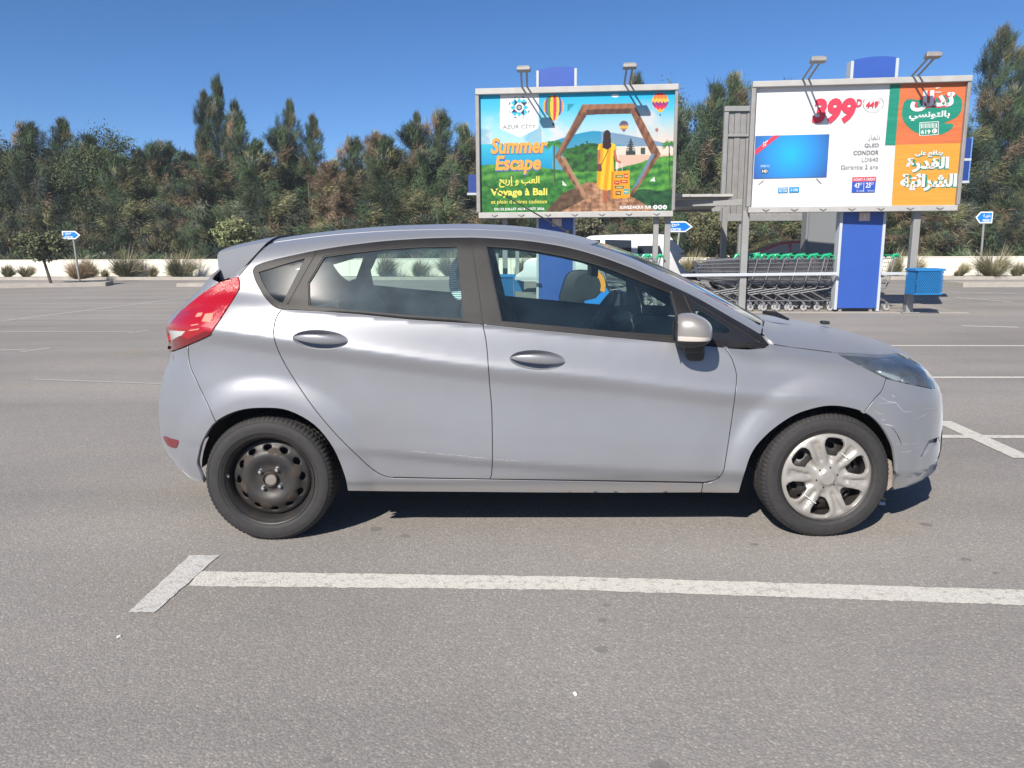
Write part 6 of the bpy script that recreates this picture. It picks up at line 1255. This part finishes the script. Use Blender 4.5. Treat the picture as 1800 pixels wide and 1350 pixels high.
# ------------------------------------------------------------------ blue pillars
def pillar(name, xl, xr, Y, topy, z_num, label, num=None, depth=0.22):
    A, B = at(xl, 460, Y), at(xr, 460, Y); W = B[0] - A[0]; ztop = at((xl + xr) / 2, topy, Y)[2]; e = empty(name, ((A[0] + B[0]) / 2, Y, 0), rz=LA * 0.6); tag(e, label, 'pillar')
    arc = [(-W / 2 + 0.035 + (W - 0.07) * k / 12, ztop - 0.02 - 0.14 * ((k / 12 - 0.62) ** 2)) for k in range(13)]
    b = MB(); b.prism([(-W / 2 + 0.035, 0.08), (W / 2 - 0.035, 0.08)] + arc[::-1], 0, 0.03); b.build('face_panel', M_blue, e)
    b = MB(); b.prism([(-W / 2 + 0.05, 0.08), (W / 2 - 0.05, 0.08)] + [(x * 0.97, z - 0.03) for x, z in arc[::-1]], 0.05, depth); b.build('core', M_post, e)
    for s in (-1, 1): b = MB(); b.box((s * (W / 2 - 0.012), depth / 2 - 0.02, ztop / 2 - 0.02), (0.05, depth, ztop - 0.08 if s > 0 else ztop - 0.14)); b.build('edge_strip', M_white, e, bevel=0.006)
    for s in (-1, 1): b = MB(); b.box((s * W * 0.35, 0.1, 0.045), (0.06, 0.12, 0.09)); b.build('foot', M_post, e)
    if num:
        z = at((xl + xr) / 2, z_num, Y)[2]; b = MB(); b.box((0.02, -0.012, z), (0.19, 0.012, 0.15)); pl = b.build('number_plate', mat('faded_number_plate', (0.55, 0.42, 0.38), 0.6), e, bevel=0.003)
        V, Fc = glyphs(num, 0.04); lo, hi = V.min(0), V.max(0); V = (V - (lo + hi) / 2) * (0.11 / (hi[1] - lo[1])); raw('number', [(a + 0.02, -0.022, b_2 + z) for a, b_2 in V], Fc, P_wh, pl)
    # dark arched top band behind the board foot
    return e
pillar('blue_pillar', 1473.5, 1549, 14.22, 97, 381, 'tall blue pillar numbered 1 between the carts and the blue bin', '1'); pillar('blue_pillar', 944, 1010, 15.62, 115, 391, 'blue pillar behind the travel billboard, seen through the front door window', '2')
# ------------------------------------------------------------------ shelter behind the boards
def beam(e, name, pts, wd, m, bev=0.006): 
    for i in range(len(pts) - 1):
        a, b = np.array(pts[i], float), np.array(pts[i + 1], float); d = b - a; L = np.linalg.norm(d); k = MB(); q = Vector(d).to_track_quat('X', 'Z').to_matrix(); k.box((a + b) / 2, (L, wd[0], wd[1]), q); k.build(name, m, e, bevel=bev)
sh = empty('cart_shelter', (4.6, 17.0, 0)); tag(sh, 'grey metal canopy roof with posts between the two billboards', 'shelter')
def rel(p): return np.array(p) - [4.6, 17.0, 0]
c0, c1 = at(1190, 356, 15.6), at(1308, 353, 15.4); zc = (c0[2] + c1[2]) / 2
for k in range(3):
    x0 = c0[0] + (c1[0] - c0[0]) * k / 3; x1 = c0[0] + (c1[0] - c0[0]) * (k + 1) / 3; b = MB(); b.box(rel(((x0 + x1) / 2, 17.2, zc + 0.05)), (x1 - x0 - 0.006, 3.5, 0.05), Matrix.Rotation(LA, 3, 'Z') @ Matrix.Rotation(-0.04, 3, 'X')); b.build('roof_sheet', M_frame_l, sh)
beam(sh, 'roof_beam', [rel((c0[0], 15.75, zc - 0.02)), rel((c1[0], 15.5, zc - 0.02))], (0.06, 0.12), M_post); beam(sh, 'roof_beam', [rel((c0[0] + 0.3, 18.8, zc - 0.02)), rel((c1[0] + 0.4, 18.6, zc - 0.02))], (0.06, 0.12), M_post)
for px, Y in ((1271, 18.2), (1240, 18.9)):
    p = at(px, 440, Y); 
    if px == 1271: beam(sh, 'post', [rel((p[0], Y, 0)), rel((p[0], Y, zc))], (0.12, 0.12), M_post)
# back of a further billboard: ribbed grey sheet
q0, q1 = at(1268, 388, 19.2), at(1420, 388, 19.2); zt = at(1268, 192, 19.2)[2]; zb2 = at(1300, 383, 19.2)[2]; rb_ = empty('billboard_back', (q0[0], 19.2, 0)); tag(rb_, 'ribbed grey back of a further billboard left of the television billboard', 'billboard'); Wq = q1[0] - q0[0] + 1.8
nr = 26
for k in range(nr):
    b = MB(); x0 = 0.06 + (Wq - 0.12) * k / nr; x1 = 0.06 + (Wq - 0.12) * (k + 1) / nr; b.box(((x0 + x1) / 2, 0, (zt + zb2) / 2), (x1 - x0 - 0.012, 0.04 + 0.03 * (k % 2), zt - zb2 - 0.1)); b.build('ribbed_sheet', M_frame, rb_)
for c, s in (((Wq / 2, -0.03, zt), (Wq + 0.1, 0.12, 0.12)), ((Wq / 2, -0.03, zb2), (Wq + 0.1, 0.12, 0.16)), ((0, -0.03, (zt + zb2) / 2), (0.10, 0.12, zt - zb2 - 0.15)), ((Wq / 2, -0.05, zb2 + (zt - zb2) * 0.76), (Wq, 0.05, 0.06))): b = MB(); b.box(c, s); b.build('frame_bar', M_post, rb_, bevel=0.008)
for x in (0.5, Wq - 0.5): b = MB(); b.box((x, 0.05, zb2 / 2 - 0.06), (0.12, 0.12, zb2 - 0.12)); b.build('support_post', M_post, rb_)
p0, p1 = at(1414, 430, 17.6), at(1479, 430, 17.6); ztq = at(1446, 366, 17.6)[2]; b = MB(); b.box((0, 0, ztq / 2 + 0.2), (p1[0] - p0[0], 0.25, ztq + 0.4)); b.box((-(p1[0] - p0[0]) / 2 - 0.02, -0.02, ztq / 2 + 0.2), (0.05, 0.30, ztq + 0.36)); o = b.build('grey_pillar', mat('grey_pillar_back', (0.17, 0.18, 0.19), 0.6), bevel=0.01); o.location = ((p0[0] + p1[0]) / 2, 17.6, 0); tag(o, 'plain grey pillar back standing behind the carts', 'pillar')
# blue side panels peeping out behind the boards
def side_panel(px0, px1, py0, py1, Y, label, rows):
    A, B = at(px0, py1, Y), at(px1, py0, Y); e = empty('sign_box', (A[0], Y, A[2])); W, H = B[0] - A[0], B[2] - A[2]; tag(e, label, 'sign')
    for k in range(rows): b = MB(); h = H / rows; b.box((W / 2, 0, h * (k + 0.5)), (W - 0.04, 0.05, h - 0.05)); b.build('blue_panel', mat('dark_blue_panel', (0.018, 0.045, 0.22), 0.4), e); b = MB(); b.box((W / 2, 0.02, h * k), (W + 0.02, 0.10, 0.045)); b.build('ledge', M_white, e)
    b = MB(); b.box((W - 0.01, 0.02, H / 2), (0.035, 0.09, H)); b.build('upright', M_white if rows == 1 else mat('pale_blue_edge', (0.10, 0.25, 0.55), 0.5), e); b = MB(); sd = 0.35 if rows == 1 else -0.35; b.box((W / 2 + sd, 0.06, H / 2), (W + 0.1, 0.05, 0.06)); b.build('bracket_arm', M_post, e)
side_panel(822, 846, 305, 341, 17.0, 'narrow dark blue sign box behind the left edge of the travel billboard', 1); side_panel(1676, 1709, 241, 320, 15.2, 'pair of dark blue sign boxes behind the right edge of the television billboard', 2)
# rails in front of the carts
def rail(pxs, pys, Y, label, posts=()):
    pts = [at(x, y, Y_) for x, y, Y_ in zip(pxs, pys, Y)]; e = empty('cart_rail', (pts[0][0], pts[0][1], 0)); tag(e, label, 'rail'); o = np.array([pts[0][0], pts[0][1], 0])
    beam(e, 'rail_bar', [p - o for p in pts], (0.045, 0.055), M_white)
    for f in posts: p = pts[0] + (pts[-1] - pts[0]) * f - o; beam(e, 'rail_post', [(p[0], p[1] + 0.05, 0), (p[0], p[1] + 0.05, p[2] - 0.03)], (0.05, 0.05), M_post)
rail((1196, 1474), (484, 481), (14.45, 14.12), 'white horizontal rail in front of the row of carts', (0.02,)); rail((1549, 1606), (481, 481), (14.12, 14.1), 'short white rail between the blue pillar and the blue bin', ()); rail((903, 945), (490, 489), (15.5, 15.45), 'short white rail seen through the front door window', ()); rail((1012, 1140), (488, 486), (15.4, 15.1), 'white rail seen through the windscreen', (0.98,))
# ------------------------------------------------------------------ shopping carts
M_wire = mat('zinc_wire', (0.22, 0.22, 0.235), 0.42, 0.55); M_green = mat('green_handle', (0.010, 0.36, 0.17), 0.35); M_cast = mat('grey_castor', (0.30, 0.30, 0.30), 0.6)
def make_cart():
    e = empty('shopping_cart'); b = MB(); L = 0.84; r = 0.0052
    def tp(f, s): return np.array([-L * f, s * (0.26 - 0.06 * f), 0.97 - 0.05 * f])
    def bt(f, s): return np.array([-0.10 - (L - 0.20) * f, s * (0.235 - 0.06 * f), 0.50 + 0.07 * f])
    for s in (-1, 1):
        for k in range(25): f = k / 24; b.tube([tp(f, s), bt(f, s)], r, 3, False)
        for k in range(7): t = k / 6; b.tube([tp(0, s) * (1 - t) + bt(0, s) * t, tp(1, s) * (1 - t) + bt(1, s) * t], r * (1.9 if k in (0, 6) else 1), 3, False)
    for k in range(9): s = -1 + k / 4; b.tube([tp(1, s), bt(1, s)], r, 3, False); b.tube([bt(0, s), bt(1, s)], r, 3, False)
    for k in range(10): f = k / 9; b.tube([bt(f, -1), bt(f, 1)], r, 3, False)
    for k in range(6): t = k / 5; b.tube([tp(1, -1) * (1 - t) + bt(1, -1) * t, tp(1, 1) * (1 - t) + bt(1, 1) * t], r, 3, False)
    b.build('basket', M_wire, e)
    b = MB()
    for s in (-1, 1):
        b.tube([(0.04, s * 0.26, 1.0), (-0.05, s * 0.255, 0.55), (-0.10, s * 0.25, 0.42), (-0.78, s * 0.19, 0.30), (-0.82, s * 0.18, 0.15)], 0.013, 5); b.tube([(-0.70, s * 0.20, 0.50), (-0.42, s * 0.22, 0.36), (-0.06, s * 0.26, 0.16)], 0.014, 5); b.tube([(-0.10, s * 0.25, 0.20), (-0.80, s * 0.19, 0.17)], 0.010, 5)
    b.tube([(-0.78, -0.19, 0.30), (-0.78, 0.19, 0.30)], 0.011, 5); b.tube([(-0.10, -0.25, 0.20), (-0.10, 0.25, 0.20)], 0.011, 5); b.build('chassis', M_wire, e)
    b = MB(); b.tube([(0.055, -0.27, 1.01), (0.055, 0.27, 1.01)], 0.019, 8)
    for s in (-1, 1): b.tube([(-0.045, s * 0.265, 0.955), (0.0, s * 0.272, 1.025), (0.055, s * 0.272, 1.035), (0.11, s * 0.268, 0.975)], [0.016, 0.030, 0.030, 0.014], 7)
    b.build('handle', M_green, e, smooth=True)
    for x, y in ((-0.06, -0.26), (-0.06, 0.26), (-0.82, -0.19), (-0.82, 0.19)):
        b = MB(); b.lathe([(0.012, -0.016), (0.052, -0.016), (0.060, -0.010), (0.060, 0.010), (0.052, 0.016), (0.012, 0.016)], 14, center=(x, y, 0.062)); w_ = b.build('wheel', M_cast, e, smooth=True); b = MB(); b.box((x, y, 0.115), (0.05, 0.05, 0.09)); b.build('fork', M_wire, w_, bevel=0.008)
    return e
def copy_tree(o, parent=None):
    c = o.copy(); COL.objects.link(c); c.parent = parent
    for ch in list(o.children): copy_tree(ch, c)
    return c
cart0 = make_cart(); used = [False]
ORD = ['first', 'second', 'third', 'fourth', 'fifth', 'sixth', 'seventh', 'eighth', 'ninth', 'tenth', 'eleventh', 'twelfth', 'thirteenth']
def cart(x, y, label, group, tilt=0.0):
    o = cart0 if not used[0] else copy_tree(cart0); used[0] = True; o.location = (x, y, 0.014); o.rotation_euler = (0, 0, LA * 0.55 + tilt); return tag(o, label, 'shopping cart', group)
for k in range(8): px = 1473 - k * 23.7; p = at(px, 458, 14.34 + 0.018 * k); cart(p[0], 14.62 + 0.018 * k, 'green-handled cart, %s left of the blue pillar in the front row' % ORD[k], 'front row of shopping carts')
for k in range(8): px = 1488 - k * 22.5; p = at(px, 456, 15.2); cart(p[0], 15.36, 'shaded green-handled cart, %s from the right in the rear row' % ORD[k], 'rear row of shopping carts')
for k in range(7): px = 1470 - k * 22; p = at(px, 456, 16.0); cart(p[0], 16.12, 'shaded cart deep under the canopy, %s from the right in the far row' % ORD[k], 'far row of shopping carts')
p = at(1571, 460, 14.35); cart(p[0], 14.62, 'single shopping cart sticking out right of the blue pillar', 'front row of shopping carts', 0.05)
for k in range(3): p = at(1160 - k * 21, 466, 15.0); cart(p[0], 15.35, 'shopping cart glimpsed over the windscreen pillar, %s from the right' % ORD[k], 'carts behind the travel billboard')
# ------------------------------------------------------------------ bins
M_bin = mat('sky_blue_bin', (0.012, 0.19, 0.48), 0.45, noise=(5, 0.6, (0.014, 0.16, 0.40)))
def bin_(px0, px1, py0, py1, Y, label, post=True):
    A, B = at(px0, py1, Y), at(px1, py0, Y); W = B[0] - A[0]; H = B[2] - A[2]; e = empty('litter_bin', ((A[0] + B[0]) / 2, Y, 0)); z0 = A[2]; tag(e, label, 'litter bin', 'blue litter bins'); D = W * 0.75
    b = MB()
    for y in (-D / 2, D / 2): b.box((0, y, z0 + H - 0.015), (W + 0.03, 0.025, 0.04)); b.box((0, y, z0 + 0.012), (W * 0.96, 0.02, 0.024))
    for x in (-1, 1): b.box((x * W / 2, 0, z0 + H - 0.015), (0.025, D - 0.03, 0.04)); b.box((x * W * 0.48, 0, z0 + 0.012), (0.02, D - 0.03, 0.024))
    b.build('rim', M_bin, e, bevel=0.004)
    m = MB(); 
    for y in (-D / 2, D / 2):
        for k in range(-9, 18):
            for sgn in (1, -1):
                x0 = -W / 2 + k * 0.036 * W / 0.6 * 1.25; n_ = 8; seg_ = []
                for j in range(n_ + 1):
                    t_ = j / n_; x = x0 + (sgn * t_ + (0 if sgn > 0 else 1)) * H * 0.55
                    if -W * 0.48 <= x <= W * 0.48: seg_.append((x, y, z0 + 0.03 + (H - 0.06) * t_))
                if len(seg_) > 1: m.tube([seg_[0], seg_[-1]], 0.0055, 3, False)
    for x in (-1, 1):
        for k in range(-6, 12):
            for sgn in (1, -1):
                y0 = -D / 2 + k * D / 10; seg_ = []
                for j in range(9):
                    t_ = j / 8; y = y0 + (sgn * t_ + (0 if sgn > 0 else 1)) * H * 0.5
                    if -D * 0.48 <= y <= D * 0.48: seg_.append((x * W * 0.485, y, z0 + 0.03 + (H - 0.06) * t_))
                if len(seg_) > 1: m.tube([seg_[0], seg_[-1]], 0.0055, 3, False)
    o = m.build('expanded_mesh', M_bin, e)
    b = MB(); b.box((0, 0, z0 + H * 0.48), (W * 0.86, D * 0.82, H * 0.88)); b.build('inner_liner', mat('blue_bin_liner', (0.006, 0.07, 0.20), 0.6), e, bevel=0.01)
    if post: b = MB(); b.box((-W * 0.20, D / 2 + 0.08, 0.55), (0.10, 0.10, 1.1)); b.build('bracket_post', M_post, e, bevel=0.005)
bin_(1598, 1651, 472, 517, 13.72, 'blue mesh litter bin on the grey post at right of the carts', False); bin_(858, 905, 483, 528, 14.9, 'blue mesh litter bin seen through the front door window'); bin_(905, 921, 492, 516, 21.0, 'smaller distant blue litter bin seen through the front door window')
# post beside the bin seen through the door window
p = at(888, 470, 15.62); e = empty('sign_post', (p[0], 15.62, 0)); tag(e, 'pale post seen through the front door window above the blue bin', 'post'); b = MB(); b.box((0, 0, zA0 / 2), (0.10, 0.10, zA0 - 0.02)); b.build('post', M_post, e, bevel=0.005); b = MB(); b.box((0, 0, 0.02), (0.24, 0.24, 0.03)); b.build('base_plate', M_post, e)
# child's ride-on cart
def ride(px, Y):
    p = at(px, 545, Y); e = empty('child_cart', (p[0], Y, 0.014)); tag(e, 'blue and orange child seat cart seen through the front door window', 'child cart'); M_o = mat('orange_plastic', (0.75, 0.30, 0.02), 0.4); M_b = mat('bright_blue_plastic', (0.01, 0.20, 0.62), 0.4)
    b = MB(); b.prism(smooth_line([(-0.45, 0.10), (0.42, 0.10), (0.46, 0.30), (0.36, 0.55), (0.15, 0.74), (-0.30, 0.74), (-0.46, 0.45)], True, 4), -0.20, 0.20); b.build('body', mat('dark_cart_shell', (0.012, 0.014, 0.018), 0.5), e, bevel=0.02, smooth=True)
    b = MB(); b.prism([(-0.05, 0.10), (0.42, 0.10), (0.455, 0.30), (0.36, 0.44), (0.27, 0.36), (0.16, 0.24), (-0.05, 0.19)], -0.222, -0.202); b.build('blue_skirt', M_b, e)
    b = MB(); R0, R1 = 0.255, 0.345; arc = [(R1 * math.cos(a), 0.47 + R1 * math.sin(a)) for a in np.linspace(-0.35, 1.45, 14)] + [(R0 * math.cos(a), 0.47 + R0 * math.sin(a)) for a in np.linspace(1.45, -0.35, 14)]; b.prism(arc, -0.23, -0.201); b.build('arch_trim', M_o, e)
    b = MB(); b.lathe([(0.001, -0.212), (0.245, -0.212), (0.245, -0.202)], 28, center=(0, 0, 0.47)); b.build('side_opening', M_black, e)
    for x in (-0.32, 0.32):
        for y in (-0.16, 0.16): b = MB(); b.lathe([(0.02, -0.02), (0.07, -0.02), (0.07, 0.02), (0.02, 0.02)], 14, center=(x, y, 0.072)); b.build('wheel', M_black, e)
ride(1030, 14.9)
# ------------------------------------------------------------------ direction signs
M_sblue = mat('sign_blue', (0.004, 0.17, 0.62), 0.35); M_swhite = mat('sign_white', (0.78, 0.80, 0.82), 0.4)
def sign(pts, Y, post, right, a_txt, l_txt, label, tall):
    x0, x1, y0, y1 = pts; A, B = at(x0, y1, Y), at(x1, y0, Y); W, H = B[0] - A[0], B[2] - A[2]; pb = at(post[0], post[1], Y); e = empty('direction_sign', (pb[0], Y, 0)); tag(e, label, 'sign', 'blue arrow signs'); ox, oz = A[0] - pb[0], A[2]
    tipw = 0.27 * W; o = [(0, 0), (W - tipw, 0), (W, H / 2), (W - tipw, H), (0, H)]
    if not right: o = [(W - x, z) for x, z in o][::-1]
    b = MB(); b.prism([(x + ox, z + oz) for x, z in o], 0.0, 0.02); pl = b.build('sign_plate', M_swhite, e); c = np.array([W / 2, H / 2]); ins = inset(np.array(o), 0.035); raw('sign_field', [(x + ox, -0.004, z + oz) for x, z in ins], [tuple(range(5))], M_sblue, pl)
    for s, h, zc_, wd in ((a_txt, 0.36, 0.66, 0.42), (l_txt, 0.24, 0.24, 0.46)):
        V, Fc = glyphs(s, 0.02); lo, hi = V.min(0), V.max(0); V = (V - (lo + hi) / 2) * (h * H / (hi[1] - lo[1])); V[:, 0] *= min(1.0, wd * W / (V[:, 0].max() * 2)); cx_ = W * (0.36 if right else 0.66); raw('lettering', [(a + ox + cx_, -0.008, z + oz + zc_ * H) for a, z in V], Fc, M_swhite, pl)
    tp = (ox + W * 0.55, 0.05, oz + H * 0.8); b = MB(); b.tube([(0, 0.05, 0), tp], 0.035, 10); b.build('post', M_post, e, smooth=True)
sign((110, 140, 406, 420.5), 26.3, (139, 497), True, arabic('خروج'), 'SORTIE', 'blue exit arrow sign on a leaning post at the far left', 1); sign((1170, 1218, 389, 408), 24.5, (1184, 495), True, arabic('خروج'), 'SORTIE', 'blue arrow sign behind the post between the two billboards', 1); sign((1714, 1746, 372, 392.5), 26.4, (1723, 490), False, 'E ' + arabic('مأوى'), 'PARKING E', 'blue parking E sign pointing left near the right edge', 1)
# ------------------------------------------------------------------ parked vehicles behind
def vehicle(name, X0, Y, L, prof, belt, cabin, width, m, label, flip=False, wheels=(0.18, 0.80), wr=0.30, panes=()):
    """prof: lower body outline (fraction of length, z); cabin: glasshouse outline; panes: side windows"""
    e = empty(name, (X0, Y, 0), rz=LA); tag(e, label, 'car' if 'van' not in name else 'van', 'vehicles parked behind the carts'); fx = (lambda f: L * (1 - f)) if flip else (lambda f: L * f)
    def lof(outline, w0, w1, zl, zh, nm, mm, bev):
        P = smooth_line(outline, True, 3); b = MB(); n = len(P); V = []
        for s in (-1, 1):
            for f, z in P: t_ = np.clip((z - zl) / (zh - zl), 0, 1); V.append((fx(f), s * (w0 + (w1 - w0) * t_), z))
        b.add(V, [tuple(range(n)), tuple(range(n, 2 * n))[::-1]] + [(i, n + i, n + (i + 1) % n, (i + 1) % n) for i in range(n)]); return b.build(nm, mm, e, bevel=bev, smooth=True, angle=40)
    body = lof(prof, width / 2, width / 2 - 0.02, 0.2, belt, 'body', m, 0.03); cab = lof(cabin, width / 2 - 0.02, width / 2 - 0.17, belt, max(z for f, z in cabin), 'cabin', m, 0.03); zt_ = max(z for f, z in cabin)
    for pane in panes:
        for s in (-1, 1):
            V = [(fx(f), s * (width / 2 - 0.02 - 0.15 * np.clip((z - belt) / (zt_ - belt), 0, 1) + 0.006), z) for f, z in pane]; raw('window', V, [tuple(range(len(V)))], mat('dark_car_glass', (0.02, 0.025, 0.035), 0.08), cab)
    for f in wheels:
        for s in (-1, 1): b = MB(); b.lathe([(0.02, -0.09), (wr * 0.68, -0.09), (wr * 0.93, -0.10), (wr, -0.06), (wr, 0.06), (wr * 0.93, 0.10), (0.02, 0.09)], 22, center=(fx(f), s * (width / 2 - 0.09), wr)); w_ = b.build('wheel', M_tyre, e, smooth=True); b = MB(); b.lathe([(0.01, s * 0.095), (wr * 0.6, s * 0.10)], 18, center=(fx(f), s * (width / 2 - 0.09), wr)); b.build('rim', M_frame, w_)
    return e
p = at(1020, 430, 20.5); q = at(1190, 430, 20.5)
vehicle('white_van', p[0] - 1.4, 21.0, q[0] - p[0] + 1.4, [(0.0, 0.3), (1.0, 0.3), (1.0, 0.8), (0.985, 1.0), (0.3, 0.98), (0.03, 0.86), (0.0, 0.6)], 0.98, [(0.22, 0.95), (0.985, 0.95), (0.97, 1.3), (0.93, 1.46), (0.8, 1.49), (0.5, 1.47), (0.40, 1.40)], 1.78, mat('white_van_paint', (0.62, 0.63, 0.65), 0.3, 0.1, coat=0.5), 'white van parked behind the bonnet, below the travel billboard', panes=[[(0.30, 1.02), (0.50, 1.02), (0.50, 1.36), (0.43, 1.36)], [(0.53, 1.02), (0.70, 1.02), (0.70, 1.34), (0.53, 1.36)], [(0.74, 1.0), (0.90, 1.0), (0.88, 1.2), (0.74, 1.2)]])
p = at(1232, 460, 20.0); q = at(1520, 460, 20.0)
vehicle('maroon_car', p[0], 20.6, q[0] - p[0], [(0.0, 0.3), (1.0, 0.3), (1.0, 0.7), (0.99, 0.88), (0.35, 0.90), (0.10, 0.76), (0.01, 0.62)], 0.90, [(0.24, 0.86), (0.97, 0.88), (0.90, 1.2), (0.75, 1.30), (0.58, 1.31), (0.46, 1.25), (0.36, 1.08)], 1.74, mat('dark_maroon_paint', (0.030, 0.008, 0.014), 0.2, 0.3, coat=1.0), 'dark maroon car parked behind the row of shopping carts', panes=[[(0.34, 0.92), (0.52, 0.92), (0.52, 1.22), (0.47, 1.2), (0.40, 1.08)], [(0.54, 0.92), (0.74, 0.92), (0.74, 1.23), (0.54, 1.24)], [(0.76, 0.93), (0.90, 0.93), (0.86, 1.15), (0.76, 1.2)]])

# ------------------------------------------------------------------ warm summer air
hz = MB(); hz.box((0, 220, 5.6), (808, 564, 13.4)); hzm = bpy.data.materials.new('thin_haze'); hzm.use_nodes = True; t = hzm.node_tree; t.nodes.clear(); ho = t.nodes.new('ShaderNodeOutputMaterial'); pv = t.nodes.new('ShaderNodeVolumePrincipled'); pv.inputs['Color'].default_value = (0.86, 0.92, 1.0, 1); pv.inputs['Density'].default_value = 0.0010; pv.inputs['Anisotropy'].default_value = 0.0; t.links.new(pv.outputs[0], ho.inputs['Volume'])
tag(hz.build('haze', hzm), kind='stuff')
